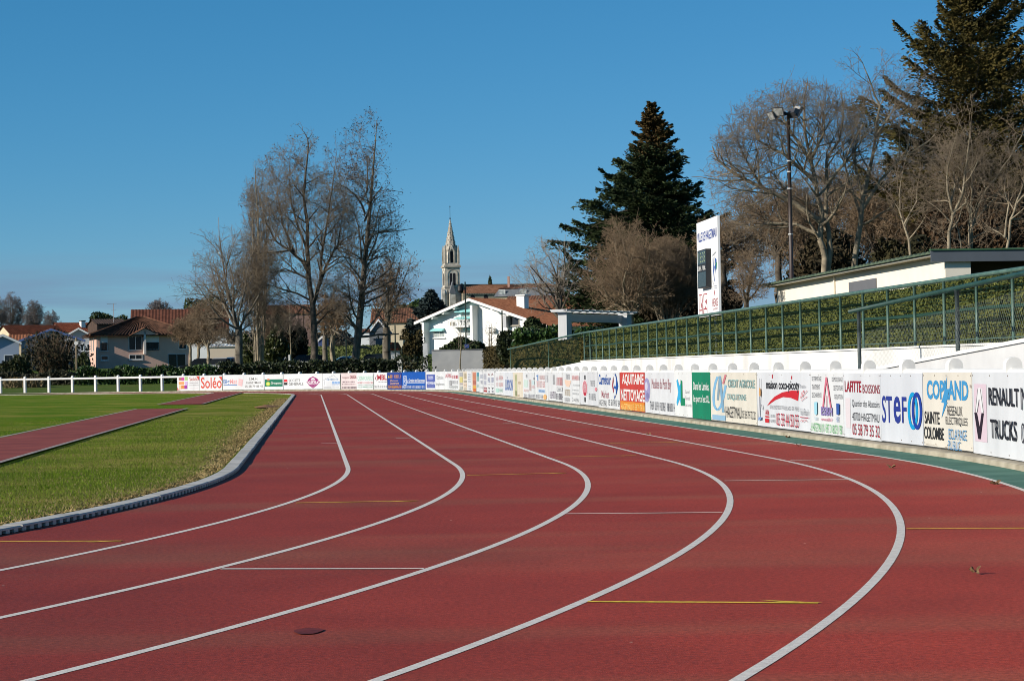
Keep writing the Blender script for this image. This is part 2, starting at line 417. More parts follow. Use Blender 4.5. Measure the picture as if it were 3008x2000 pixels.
for a, b, h in (((-60, 1591), (358, 1589), -0.2), ((870, 1477), (1226, 1471), -0.25), ((1372, 1396), (1662, 1389), -0.2), ((1632, 1342), (1868, 1337.5), -0.2),
                ((1790, 1302), (1999, 1298), -0.2), ((1726, 1767), (2404, 1771), 0.28), ((2663, 1553), (3060, 1551), None)):
    stroke('lane_arrow', gp(*a), gp(*b), 0.046, M_YEL, h)
for a, b in (((650, 1671), (1245, 1670)), ((1662, 1509), (2122, 1505)), ((2128, 1412), (2490, 1408)), ((2322, 1352), (2612, 1347))):
    stroke('stagger_line', gp(*a), gp(*b), 0.05, M_LINE)
for s_, d0, d1 in ((36.8, 0.25, 1.15), (44.5, 1.3, 2.4), (52, 2.5, 3.6), (57.5, 3.8, 4.8), (66, 0.2, 1.2), (70, 1.4, 2.4), (84, 1.3, 2.4)):
    stroke('stagger_line', T(s_, d0), T(s_, d1), 0.05, M_FADE)
for s_, d0, d1 in ((31.5, 0.95, 1.22), (33.2, 2.15, 2.45), (36.6, 3.35, 3.66), (41, 4.6, 4.88)):
    stroke('stagger_line', T(s_, d0), T(s_, d1), 0.06, M_LINE)

# one dark damp spot on the second lane from the camera
g = gp(905, 1855); mb = MB(); mb.face([(g.x+.060*math.cos(a)*(1+.12*math.sin(3*a)), g.y+.10*math.sin(a), .0042) for a in np.linspace(0, 6.28, 25)[:-1]])
tag(mb.build('damp_spot', mat('damp_red', (.14, .017, .011), .7, var=.3, scale=18)), kind='structure')
# ------------------------------------------------------------------ white barrier fence round the track
M_WHITE = mat('fence_white', (0.72, 0.71, 0.68), 0.6, var=0.05, scale=4, bump=0.1)
DF = 8.05
fence = thing('barrier_fence', T(18, 8.1), 'white concrete barrier fence with round-topped posts curving round the running track', 'fence')
fq = [21.4 + 1.79*k for k in range(-6, 43)]
q = fq[-1] + 1.79*RR/(RR+8); a_end = S1 + RR*1.45
while q < a_end: fq.append(q); q += 1.72*RR/(RR+8.15)
def frame(q, d):
    o = C(q, d); t = (C(q-0.05, d) - C(q+0.05, d)).normalized(); n = Vector((0, 0, 1)).cross(t)   # t: to the viewer's right, n: into the board
    return Matrix(((t.x, n.x, 0, o.x), (t.y, n.y, 0, o.y), (0, 0, 1, 0), (0, 0, 0, 1)))
for q in fq:
    mb = MB(frame(q, DF + 0.03)); r = 0.085
    poly = [(0, 0.08), (2*r, 0.08)] + [(r + r*math.cos(a), 1.03 + r*math.sin(a)) for a in np.linspace(0, math.pi, 11)]
    mb.prism(poly, -0.065, 0.065, 'x'); mb.build('post', M_WHITE, fence)
qs = qrange(10, a_end, 0.6, 1.2); mb = MB(); rings = []
for q in qs:
    rings.append([mb.pt(C(q, DF + 0.09 + 0.055*math.cos(a)*1.0, 0.935 + 0.065*math.sin(a))) for a in np.linspace(0, 2*math.pi, 9)[:-1]])
for A, B in zip(rings, rings[1:]):
    for i in range(8): mb.f.append([A[i], B[i], B[(i+1) % 8], A[(i+1) % 8]])
mb.f.append(rings[0]); mb.f.append(rings[-1][::-1]); mb.build('rail', M_WHITE, fence)

def q_of(px, d=DF, z=0.55):
    lo, hi = 12.0, S1 + RR*1.45
    for _ in range(40):
        m = (lo+hi)/2
        if proj(C(m, d, z))[0] > px: lo = m
        else: hi = m
    return (lo+hi)/2
_bm = {}
def dim(h, k=0.70): return tuple(c*k for c in lin(h))     # printed colours as reflectances
def bm(h): return mat('board_' + h, dim(h, .64), 0.5, col2=dim(h, .74), scale=1.6, spec=0.3, stretch=(1, 1, .35))
def pm(h): return mat('paint_' + h, dim(h), 0.55, spec=0.3)
ZO = {'A': (500, 1070, 5.8975), 'B': (850, 1070, 5.242), 'K': (1000, 800, 3.92), 'C': (1330, 1060, 10.257), 'D': (1500, 1060, 6.74), 'E': (1800, 1050, 3.932), 'G': (2350, 1050, 3.585)}
class Board:
    def __init__(s, zoom, x0, x1, bg, label):
        s.z = ZO[zoom]; s.k = 0; s.shapes = {}
        s.q0, s.q1 = q_of(s.X(x0)), q_of(s.X(x1))
        a, b = C(s.q0, DF + rnd.uniform(-.010, .006)), C(s.q1, DF + rnd.uniform(-.010, .006)); s.w = (b-a).length
        t = (b-a).normalized(); n = Vector((0, 0, 1)).cross(t); s.a, s.t, s.n = a, t, n
        far = s.q0 > 82
        s.zb, s.zt = (0.085, 1.0) if far else (0.084, 0.955)
        jit = rnd.uniform(-0.012, 0.012)
        s.zt += jit; s.zb += jit + rnd.uniform(-0.01, 0.01)
        s.M = Matrix(((t.x, n.x, 0, a.x), (t.y, n.y, 0, a.y), (0, 0, 1, 0), (0, 0, 0, 1)))
        s.root = thing('advertising_board', a + Vector((0, 0, s.zb)), label, 'board', 'advertising boards along the track fence')
        mb = MB(s.M); mb.box(0.006, s.w-0.006, 0.0, 0.012, s.zb, s.zt); mb.build('panel', bm(bg), s.root)
        mb = MB(s.M)
        for u in [0.04 + (s.w-0.08)*i/4 for i in range(5)]:
            for z in (s.zb+0.035, s.zt-0.035):
                if rnd.random() < .85: mb.box(u-.007, u+.007, -.004, -.0005, z-.007, z+.007)
        mb.build('screws', mat('screw_rust', (.16, .12, .09), .7), s.root)
    def X(s, x): return s.z[0] + x/s.z[2]
    def uv(s, x, y):                        # zoom pixel -> metres along the board, height
        px, py = s.X(x), s.z[1] + y/s.z[2]
        d = ray(px, 1050); o = Vector((0, 0, 0)); den = d[0]*s.n.x + d[1]*s.n.y
        k = (s.a.x*s.n.x + s.a.y*s.n.y)/den
        p = at(px, py, d[1]*k)
        return (p - s.a).dot(s.t), p.z
    def cl(s, u, z): return min(max(u, 0.01), s.w-0.01), min(max(z, s.zb+0.01), s.zt-0.01)
    def lay(s): s.k += 1; return -0.0025 - 0.0012*s.k
    def put(s, name, col, faces):
        y = s.lay(); mb = s.shapes.setdefault((name, col), MB(s.M))
        for f in faces: mb.face([(u, y, z) for u, z in f])
        return s
    def t_(s, st, x0, x1, y0, y1, col, bold=0.0, slant=0.0):
        xm = (x0+x1)/2; u0, _ = s.uv(x0, y0); u1, _ = s.uv(x1, y0); _, zt = s.uv(xm, y0); _, zb = s.uv(xm, y1)
        M = s.M @ Matrix.Translation((u0, s.lay(), zb)); text(st, M, u1-u0, zt-zb, pm(col), s.root, bold, 'lettering', slant); return s
    def r_(s, x0, x1, y0, y1, col, name='emblem'):
        (u0, _), (u1, _) = s.uv(x0, y0), s.uv(x1, y1); xm = (x0+x1)/2; zt = s.uv(xm, y0)[1]; zb = s.uv(xm, y1)[1]
        (u0, zb), (u1, zt) = s.cl(u0, zb), s.cl(u1, zt)
        return s.put(name, col, [[(u0, zb), (u1, zb), (u1, zt), (u0, zt)]])
    def p_(s, pts, col): return s.put('emblem', col, [[s.cl(*s.uv(*p)) for p in pts]])
    def e_(s, cx, cy, rx, ry, col, inner=0.0, a0=0.0, a1=360.0):
        n = 28; A = [math.radians(a0 + (a1-a0)*i/n) for i in range(n+1)]
        o = [s.uv(cx + rx*math.cos(a), cy + ry*math.sin(a)) for a in A]
        if not inner: return s.put('emblem', col, [o[:-1] if a1-a0 >= 360 else o])
        i_ = [s.uv(cx + rx*inner*math.cos(a), cy + ry*(1-(1-inner)*0.55 if inner > 0.5 else inner)*math.sin(a)) for a in A]
        return s.put('emblem', col, [[o[k], o[k+1], i_[k+1], i_[k]] for k in range(n)])
    def k_(s, pts, w, col):                 # stroke of width w (zoom px across)
        P = [Vector(p) for p in pts]; fs = []
        for a, b in zip(P, P[1:]):
            d = (b-a).normalized(); n = Vector((-d.y, d.x))*w/2
            fs.append([s.cl(*s.uv(*p)) for p in (a+n, b+n, b-n, a-n)])
        return s.put('emblem', col, fs)
    def s_(s, x0, x1, y0, y1, col):         # a line of print too worn or small to read
        u0, _ = s.uv(x0, y0); u1, _ = s.uv(x1, y0); xm = (x0+x1)/2; zt = s.uv(xm, y0)[1]; zb = s.uv(xm, y1)[1]
        h = zt-zb; fs = []; u = u0; r = rnd
        while u < u1 - h*0.15:
            lw = h*r.uniform(0.35, 0.62); lw = min(lw, u1-u); b = h*0.14
            fs.append([(u, zb), (u+b, zb), (u+b, zt), (u, zt)])
            if r.random() < 0.6: fs.append([(u+lw-b, zb), (u+lw, zb), (u+lw, zt), (u+lw-b, zt)])
            for _ in range(r.choice((1, 1, 2))):
                zz = zb + h*r.choice((0.0, 0.43, 0.86)); fs.append([(u+b, zz), (u+lw-b, zz), (u+lw-b, zz+b), (u+b, zz+b)])
            u += lw + h*(0.16 if r.random() < 0.85 else 0.5)
        return s.put('lettering', col, fs)
    def done(s):
        for (name, col), mb in s.shapes.items(): mb.build(name, pm(col), s.root)

WB = 'eceef0'
# ---- back straight, left to right
b = Board('A', 120, 508, WB, 'white board with bright coloured squares at the left end of the boarded fence')
for x0, x1, y0, y1, c in ((145, 195, 228, 280, 'b0706a'), (195, 242, 225, 283, 'd040a0'), (250, 300, 215, 280, 'b0d58a'), (145, 240, 300, 355, 'f0a468'), (255, 300, 300, 365, 'd3b5e6'), (150, 190, 365, 430, 'f7d3aa'), (190, 245, 365, 425, 'e08a3c'), (245, 295, 365, 425, 'a32aa0')): b.r_(x0, x1, y0, y1, c)
b.t_('Sol\u00e9o', 330, 485, 222, 285, 'd0705c', 0.005).s_(320, 490, 314, 330, 'b9aeb0').s_(320, 490, 354, 369, 'b9aeb0').s_(335, 480, 412, 421, 'd8b0b8').p_([(450, 206), (507, 204), (507, 282)], 'd94a38').p_([(118, 388), (130, 425), (182, 438), (118, 446)], 'd94a38'); b.done()
b = Board('A', 508, 902, WB, 'white board with very large orange-red lettering and a red corner triangle')
b.t_('Sol\u00e9o', 528, 888, 222, 415, 'dc4a30', 0.012).p_([(838, 214), (898, 213), (896, 290)], 'd94a38'); b.done()
b = Board('A', 908, 1276, WB, 'white board with faded blue and pink lettering over a blue underline')
b.t_('Big', 918, 1025, 258, 358, '5f86c0', 0.02).t_('Mat', 1030, 1157, 255, 340, 'f2aeb0', 0.02).r_(920, 1157, 352, 366, '5f86c0').p_([(1185, 250), (1257, 260), (1245, 380), (1177, 365)], 'f4c0c2').s_(1195, 1240, 280, 300, 'fae4e4').s_(1192, 1236, 320, 342, 'fae4e4'); b.done()
b = Board('A', 1276, 1622, WB, 'white board with three centred lines of plain grey lettering')
b.t_('S.M.H.', 1360, 1520, 230, 272, '6a655f', 0.01).t_('HAGETMAU', 1318, 1565, 297, 335, '6a655f', 0.01).t_('05 58 79 88 41', 1290, 1597, 360, 397, '6a655f', 0.008); b.done()
b = Board('A', 1630, 1958, WB, 'white board filled by a dark green rectangle with white lettering')
b.r_(1636, 1944, 258, 384, '12785c').e_(1692, 338, 38, 36, 'b9d24a').e_(1692, 338, 18, 17, 'f0ea8a').e_(1698, 264, 26, 15, 'd98058').t_('Groupama', 1742, 1926, 303, 352, 'f4f8f4', 0.02); b.done()
b = Board('A', 1960, 2312, WB, 'white board with a small red and black square and grey lettering')
b.r_(1968, 2027, 262, 312, 'e2303c').r_(1968, 2027, 312, 358, '1c1a1a').r_(1975, 2020, 305, 317, 'f2eeee').t_('SOCIETE', 2050, 2250, 255, 300, '5c5a5c', 0.004).t_('GENERALE', 2050, 2302, 315, 360, '5c5a5c', 0.004); b.done()
b = Board('B', 220, 510, WB, 'white board with a purple diamond emblem')
b.p_([(260, 272), (300, 215), (360, 186), (425, 218), (468, 272), (420, 325), (360, 370), (300, 325)], 'a03078').e_(360, 238, 34, 30, 'f4eaf0').r_(318, 405, 240, 256, 'a03078').t_('DELPEYRAT', 270, 464, 256, 306, 'f6eef4', 0.03).s_(322, 402, 320, 331, 'e6c4dc').s_(342, 380, 340, 350, 'e6c4dc'); b.done()
b = Board('B', 510, 784, WB, 'white board with a thin outline of a house roof')
b.k_([(522, 242), (548, 228), (680, 166), (782, 258)], 5, '9aa6b8').k_([(546, 196), (546, 228), (524, 368)], 5, 'b0b6c0').s_(570, 742, 216, 248, '9db8dc').r_(655, 772, 262, 302, '78a4da').s_(662, 765, 268, 296, 'd6e6fa').r_(565, 640, 268, 336, 'dfe2e6').r_(524, 642, 344, 370, 'c6c8cc').s_(655, 768, 312, 330, 'b6c8e4').s_(660, 765, 345, 362, 'c6c8cc'); b.done()
b = Board('B', 796, 1036, 'ecdcdc', 'pale pinkish board with dark red lettering in its top line')
b.t_('Transports', 803, 915, 186, 228, '8a4a4e', 0.01).t_('DAUGA', 928, 1031, 166, 222, '862430', 0.025).s_(812, 1000, 260, 282, 'a89098').s_(806, 1012, 298, 316, 'a89098').s_(804, 1030, 344, 368, '5e4c54'); b.done()
b = Board('B', 1037, 1293, WB, 'white board with pale green lettering over pale red print')
b.t_('CONFORPLUS', 1045, 1287, 180, 246, '98d4bc', 0.01).s_(1046, 1286, 270, 297, 'e6a4a6').s_(1046, 1290, 308, 324, 'b8ccc4').s_(1046, 1284, 336, 360, 'b4d8c8'); b.done()
b = Board('B', 1299, 1508, WB, 'white board with three big dark red letters and a red arrowhead')
b.t_('MBL', 1350, 1499, 160, 242, 'b01e30', 0.03).p_([(1342, 165), (1314, 216), (1342, 262), (1330, 214)], '9a5a60').s_(1368, 1496, 262, 280, 'a8a8ac').t_('DAX 05 58 58 44 60', 1306, 1500, 320, 362, '707074', 0.0); b.done()
b = Board('B', 1510, 1730, '22409a', 'dark blue board with orange lettering')
b.s_(1545, 1716, 160, 212, 'e8a232').t_('Charpente', 1545, 1672, 238, 268, 'e0b08c', 0.02, 0.2).t_('Couverture', 1545, 1682, 274, 306, 'e0b08c', 0.02, 0.2).s_(1515, 1720, 322, 368, 'e09a3c').p_([(1520, 165), (1545, 205), (1520, 210)], 'e8c832'); b.done()
b = Board('B', 1733, 2096, '1058b6', 'wide bright blue board with white lettering and a white underline')
b.r_(1754, 1800, 178, 320, 'e6eefa').r_(1760, 1794, 186, 312, '2a62b4').k_([(1768, 200), (1785, 240), (1768, 280)], 6, 'e6eefa').k_([(1786, 196), (1770, 250), (1786, 300)], 5, 'e6eefa').t_('Le Grenier des Gasconnes', 1806, 2080, 222, 272, 'f2f6fc', 0.015).r_(1806, 2078, 278, 287, 'f2f6fc').s_(1738, 2088, 326, 368, 'dde2f2'); b.done()
b = Board('B', 2098, 2244, WB, 'white board with a violet-blue panel between the bright blue board and plain grey lettering')
b.r_(2108, 2238, 155, 364, '5866ae').e_(2172, 212, 42, 26, '98a0d4').s_(2135, 2210, 180, 205, 'e6e8f6').t_('POYANNE', 2108, 2240, 266, 310, 'eef0fa', 0.02).s_(2115, 2230, 330, 346, '98a0d4'); b.done()
b = Board('K', 1090, 1199, WB, 'white board with two sparse lines of grey lettering')
b.t_('Domaine', 1106, 1182, 1188, 1230, '6e7076', 0.0).t_('implement', 1100, 1194, 1268, 1310, '6e7076', 0.0); b.done()
b = Board('K', 1200, 1362, WB, 'white board with a red top line above faint grey print')
b.t_('LAS PINS', 1203, 1276, 1168, 1214, 'c4505c', 0.015).s_(1282, 1358, 1184, 1224, 'e2626c').s_(1246, 1278, 1244, 1300, 'a4a4a8').s_(1285, 1350, 1245, 1285, 'b4b4b8').s_(1250, 1350, 1300, 1334, 'a4a8a8'); b.done()
# ---- far end of the right side
b = Board('C', 190, 301, 'e6e4dc', 'narrow board with a grey block above a pale yellow block')
b.r_(196, 296, 350, 470, 'aeb0b4').r_(196, 296, 480, 650, 'dccf86').s_(196, 296, 662, 722, 'b8a0a2').s_(200, 294, 765, 860, 'a8b2b2'); b.done()
b = Board('C', 304, 428, 'f0e6d4', 'narrow cream board with brown print and a small orange frame')
b.s_(320, 405, 365, 540, 'd2c096').s_(315, 415, 585, 652, '84807a').r_(318, 402, 668, 782, 'e4b898').r_(330, 390, 684, 768, 'f0e6d4').s_(338, 384, 700, 752, 'a87850').s_(320, 402, 805, 890, 'b8ae9c'); b.done()
b = Board('C', 431, 578, WB, 'narrow white board with a column of four small blue-grey blocks')
for y in (392, 462, 532, 602): b.s_(452, 530, y, y+36, '8f9ab4')
b.s_(458, 530, 748, 782, '9aa4b8').s_(466, 535, 820, 852, '9aa4b8'); b.done()
b = Board('C', 583, 706, 'ecd8c8', 'narrow orange and yellow board')
b.r_(592, 698, 350, 735, 'd88c76').s_(602, 690, 400, 560, 'dca06c').s_(602, 690, 600, 700, 'c87868').r_(600, 700, 740, 832, 'e0b04e').r_(604, 704, 832, 925, 'd8703a'); b.done()
b = Board('C', 709, 797, 'e2e8e8', 'narrow board with a teal upper block')
b.r_(714, 790, 350, 462, '5c9cac').r_(714, 790, 462, 612, '92b6b0').s_(716, 788, 700, 800, 'b4d0cc'); b.done()
b = Board('C', 800, 912, WB, 'narrow white board with faint blue-grey print beside the teal one')
b.s_(815, 905, 420, 530, 'a6b0ca').s_(826, 900, 590, 692, 'aeb0c2').s_(820, 900, 780, 832, 'c0c4cc'); b.done()
b = Board('C', 914, 1034, WB, 'narrow white board with a dark red block at its foot')
b.s_(928, 1004, 392, 560, 'b4b6d0').s_(928, 1004, 602, 722, 'a4a8c8').r_(918, 1028, 790, 880, 'd8b4b8').s_(920, 1026, 792, 840, '985058').r_(918, 1028, 884, 934, 'b03a30'); b.done()
b = Board('C', 1038, 1262, WB, 'white board with two pairs of facing chevrons')
for x in (1084, 1190): b.k_([(x-26, 440), (x-4, 375), (x+22, 440)], 14, '9a6a6a').k_([(x-24, 790), (x-2, 850), (x+22, 795)], 14, '3c3844').s_(x-38, x+38, 500, 650, '949cc2').r_(x-24, x+20, 890, 955, '9a9aa4').s_(x-34, x+34, 690, 720, 'c4c4cc')
b.done()
b = Board('C', 1266, 1524, WB, 'white board with pale red print above pale green blocks')
b.s_(1385, 1512, 452, 570, 'e2a6a6').s_(1385, 1512, 660, 772, 'e6a09e').s_(1290, 1365, 482, 600, 'e8d0dc').s_(1286, 1365, 650, 760, 'f0d4d8').r_(1282, 1376, 822, 942, 'bce2d6').r_(1386, 1492, 832, 942, 'dcece8').s_(1396, 1480, 850, 920, 'b0d0c4'); b.done()
b = Board('C', 1527, 1812, 'e6eaf0', 'white board with one block of tall blue lettering')
b.t_('LUSSON', 1568, 1792, 560, 892, '6c84bc', 0.03).k_([(1636, 478), (1637, 530)], 8, '8c98b8'); b.done()
b = Board('C', 1816, 2118, 'ebe0cd', 'plain cream board with one olive stripe down its left side')
b.r_(1860, 1928, 398, 1072, 'c6c8a0').s_(1866, 1924, 430, 600, 'a8aa84').s_(1866, 1924, 900, 1050, 'a0a47c').r_(1962, 2028, 622, 694, 'c8b49a').r_(1942, 1988, 1012, 1078, 'c8b49a'); b.done()
b = Board('D', 245, 479, WB, 'white board with pale green and pink patches over grey print')
b.r_(258, 330, 375, 520, 'd4e8e0').s_(295, 327, 265, 335, '70747c').s_(440, 468, 330, 372, '80848c').s_(362, 402, 372, 590, 'eec4ba').r_(415, 478, 392, 470, 'cce2e6').s_(258, 346, 560, 612, 'eeb0a8').s_(412, 474, 492, 540, 'eec0c2').s_(255, 322, 655, 722, '8c8c98').s_(338, 468, 660, 728, '8c8c98'); b.done()
b = Board('D', 482, 744, WB, 'white board with a blue tick, pale red print and a small orange oval')
b.p_([(502, 285), (542, 275), (540, 390), (524, 392), (524, 300), (504, 305)], '5488c8').s_(566, 668, 282, 370, 'd49694').s_(508, 672, 398, 520, 'ecb2b2').s_(684, 740, 278, 420, 'c4c4cc').r_(545, 672, 566, 626, 'bad2f0').s_(552, 664, 576, 616, '8eb2e0').s_(488, 626, 668, 740, '96969c').e_(672, 715, 34, 55, 'eebc7c'); b.done()
b = Board('D', 748, 1032, WB, 'white board with tall pale red print and a small grey frame')
b.s_(830, 886, 275, 470, 'aaacb0').s_(900, 1026, 325, 482, 'eea6a6').r_(908, 1018, 520, 602, '989a9c').r_(918, 1008, 530, 592, 'e6e8ea').s_(930, 996, 545, 578, '90949c').s_(768, 880, 605, 742, '8c7c92').s_(894, 1018, 645, 768, '746e78'); b.done()
b = Board('D', 1036, 1372, WB, 'white board with a peach fan shape and a red line of print')
b.s_(1090, 1168, 265, 362, 'b2b4ba').p_([(1062, 372), (1192, 392), (1172, 470), (1150, 522), (1092, 502), (1072, 440)], 'f4d4be').s_(1062, 1168, 562, 690, 'c6b498').s_(1210, 1366, 294, 378, 'ea9694').s_(1225, 1356, 462, 496, 'c6c8ca').s_(1215, 1342, 562, 592, 'b8babc').s_(1215, 1342, 632, 668, 'b8babc').s_(1060, 1172, 728, 802, '9a9a9e').t_('Z.I. HAGETMAU', 1214, 1344, 736, 808, '8a8a8e', 0.005); b.done()
b = Board('D', 1378, 1726, 'e4e6ea', 'white board with a tall pink oval between two black bars')
b.r_(1453, 1478, 282, 372, '2a2828').e_(1462, 540, 56, 168, 'f6eef0').e_(1462, 540, 46, 150, 'd68c96').s_(1432, 1492, 470, 560, 'f0d4d8').e_(1462, 655, 26, 34, 'c02c40').r_(1451, 1474, 716, 812, '2a2828').s_(1575, 1662, 385, 500, 'b4b6ba').s_(1544, 1678, 645, 772, 'a0a2a6').e_(1685, 562, 22, 36, 'e6929c'); b.done()
b = Board('D', 1728, 2156, WB, 'white board with blue lettering and a pointed blue and red emblem')
b.t_('Carrefour', 1736, 1978, 265, 472, '1c54a8', 0.02).t_('Market', 1790, 1938, 585, 735, 'c07c86', 0.01).t_('HAGETMAU', 1738, 1886, 772, 890, '55555a', 0.0).t_('05 58 79 87 34', 1924, 2146, 770, 892, '55555a', 0.0)
b.p_([(2030, 300), (2000, 490), (2030, 640), (2040, 560), (2018, 490), (2036, 400)], 'b0525c').p_([(2064, 226), (2092, 300), (2124, 500), (2092, 640), (2046, 762), (2040, 520)], '1c54a8').e_(2066, 400, 20, 110, 'e8ecf2').e_(2062, 620, 18, 80, 'e8ecf2'); b.done()
# ---- near boards on the right
b = Board('E', 80, 368, 'd2453a', 'red board with two lines of big white capitals over an orange strip')
b.t_('AQUITAINE', 104, 352, 190, 330, 'f8f0ee', 0.03).t_('NETTOYAGE', 88, 362, 368, 504, 'f8f0ee', 0.03).r_(82, 366, 512, 622, 'e8902c').t_('HAGETMAU', 90, 212, 532, 608, 'f8cc78', 0.02).t_('05 58 79 79 00', 222, 362, 540, 618, 'f8cc78', 0.015); b.done()
b = Board('E', 370, 716, 'e9ebef', 'white board with a half globe at its left and red script lettering')
b.e_(388, 375, 38, 140, 'a4a0cc').e_(384, 330, 16, 50, 'd6d4ea').e_(396, 440, 14, 40, '8682b4').t_('Meubles du Petit Bey', 445, 672, 245, 400, 'c08a90', 0.008, 0.15).s_(425, 470, 505, 600, '6c6c72').s_(480, 525, 512, 606, '6c6c72').s_(535, 608, 520, 615, '6c6c72').s_(620, 706, 528, 622, '6c6c72'); b.done()
b = Board('E', 718, 914, 'eef0f0', 'white board with a pale blue cross stroke joined to a green corner stroke')
b.p_([(732, 268), (745, 250), (768, 330), (790, 262), (798, 300), (778, 400), (792, 520), (780, 555), (766, 480), (738, 556), (728, 520), (750, 400)], '3cb4e6').p_([(780, 258), (800, 272), (800, 468), (826, 468), (826, 558), (778, 556)], '0e8a60').t_('Conseil', 833, 880, 375, 415, '909096', 0.0).t_('General', 833, 884, 445, 490, '909096', 0.0).t_('des Landes', 832, 902, 530, 566, '909096', 0.0); b.done()
b = Board('E', 916, 1132, '0a8862', 'solid green board with two lines of white lettering')
b.t_('Dans les Landes,', 926, 1108, 285, 392, 'f2f8f4', 0.015).t_("le sport c'est XL.", 926, 1112, 434, 542, 'f2f8f4', 0.015); b.done()
b = Board('E', 1135, 1664, 'ece6d8', 'wide cream board with pale blue swoosh emblem and dark lettering')
arc = [(1208, 222), (1182, 290), (1164, 380), (1156, 470), (1162, 550), (1184, 598), (1212, 602), (1240, 560), (1268, 470), (1288, 380), (1300, 318)]
b.k_(arc, 26, '88bfe4').k_([(1236, 214), (1222, 340), (1206, 492)], 24, '8ca4b2').k_([(1234, 214), (1250, 400), (1268, 632)], 28, '84aecb').k_([(1304, 198), (1288, 250), (1272, 304)], 22, 'd4828a').r_(1143, 1294, 664, 736, '98c0dc')
b.t_('CREDIT AGRICOLE', 1327, 1640, 256, 350, '8fb6b6', 0.015).t_("D'AQUITAINE", 1321, 1536, 420, 502, '8fb6b6', 0.015).t_('HAGETMAU', 1297, 1478, 568, 698, '3c3a38', 0.005).t_('05 58 79 72 20', 1484, 1643, 618, 706, '3c3a38', 0.005); b.done()
b = Board('E', 1667, 2288, 'e4e7ec', 'wide grey-white board with bold black lettering over a red swoosh')
b.p_([(1772, 560), (1810, 505), (1862, 452), (1950, 402), (2060, 380), (2146, 384), (2134, 502), (2050, 466), (1960, 456), (1872, 490)], 'd0242e').t_('maison coco-picoty', 1768, 2150, 268, 400, '1e1c20', 0.02)
b.k_([(1842, 196), (1842, 240)], 9, 'd0242e').k_([(2064, 212), (2064, 250)], 9, 'd0242e').t_('DISTRIBUTEUR DE PRODUITS PETROLIERS LANDES - GERS - PYRENEES', 1808, 2146, 560, 604, '75757a', 0.0).t_('AVIA', 1756, 1798, 604, 664, 'c8303a', 0.03).r_(1754, 1798, 674, 690, 'd0242e').r_(1754, 1798, 704, 750, 'd0242e').t_('UN SEUL', 1815, 1872, 658, 690, '606066').t_('NUMERO', 1815, 1880, 716, 750, '606066').t_('05 58 44 50 55', 1886, 2142, 650, 796, 'c4203a', 0.005)
b.t_('Traction', 2160, 2230, 310, 352, '707078', 0.0, 0.3).k_([(2172, 470), (2190, 400), (2215, 380), (2185, 460), (2235, 400), (2250, 380)], 5, 'd8606a').k_([(2180, 500), (2215, 470), (2250, 450)], 5, 'd8606a').t_('Fioul Roulin', 2170, 2262, 590, 668, '4c4c56', 0.0, 0.3).r_(2166, 2262, 688, 696, 'd0404c').k_([(2170, 740), (2190, 715), (2200, 745), (2225, 715), (2245, 740)], 5, 'd8707a')
b.e_(1707, 400, 10, 55, 'd8a468').k_([(1711, 240), (1709, 345)], 5, '6c6a70').k_([(1705, 450), (1700, 560), (1690, 720)], 8, '8a8a94').k_([(1726, 540), (1736, 600)], 6, '8a8a94').p_([(1690, 690), (1722, 680), (1720, 715), (1684, 725)], '7ea0d4'); b.done()
b = Board('G', 115, 457, 'eef0f2', 'white board with a tall pink letter-shaped roof between columns of small grey capitals')
for st, x0, x1, y0, y1 in (('DETERMITAGE', 122, 222, 200, 246), ('TRAITEMENT', 122, 206, 286, 334), ('DE CHARPENTE', 122, 222, 372, 420), ('DEMOUSSAGE', 335, 448, 206, 254), ('DE TOITURE', 352, 448, 296, 346), ('ISOLATION', 358, 447, 388, 436)): b.t_(st, x0, x1, y0, y1, '5c5c60', 0.0)
b.k_([(279, 206), (258, 360), (238, 528)], 14, 'e07c90').k_([(279, 206), (302, 370), (322, 532)], 14, 'e07c90').k_([(278, 400), (276, 520)], 8, 'ecb4c0').t_('ESBH', 220, 340, 520, 612, '9484bc', 0.04).t_('www.esbh.fr', 220, 340, 632, 668, 'd8507c', 0.01).p_([(152, 470), (182, 465), (182, 590), (166, 606), (152, 590)], 'a6def0').p_([(385, 482), (417, 486), (416, 590), (400, 606), (385, 596)], '3a60ae').s_(384, 416, 622, 680, '9cb0d4').s_(150, 184, 625, 655, 'c4dcea').t_('HAGETMAU N\u00b0 VERT 0 800 281 780', 122, 442, 694, 790, '66bc6c', 0.005); b.done()
b = Board('G', 459, 848, 'e6e9ee', 'grey-white board with dark red lettering above and a red telephone number below')
b.r_(472, 522, 425, 740, 'eadfe4').t_('LAFITTE', 468, 640, 246, 364, 'a4162c', 0.02).t_('BOISSONS', 656, 836, 286, 378, 'a4162c', 0.005).t_('Quartier des Abattoirs', 543, 830, 450, 534, '2e2c30', 0.0).t_('40700 HAGETMAU', 543, 827, 586, 672, '2e2c30', 0.0).t_('05 58 79 35 32', 543, 830, 706, 826, 'ae1c30', 0.005); b.done()
b = Board('G', 851, 1294, 'e3e7ee', 'grey-white board with two interlocking blue rings beside dark blue letters')
b.t_('ST', 855, 960, 402, 688, '2a3c96', 0.012).t_('e', 978, 1050, 406, 694, '2a3c96', 0.018).t_('F', 1066, 1114, 414, 690, '2a3c96', 0.012).e_(1182, 562, 54, 198, '10a2dc', 0.55).e_(1226, 562, 54, 198, '1e3ea0', 0.55); b.done()
b = Board('G', 1297, 1810, 'ede7da', 'cream board with blue capitals split by a blue lightning bolt')
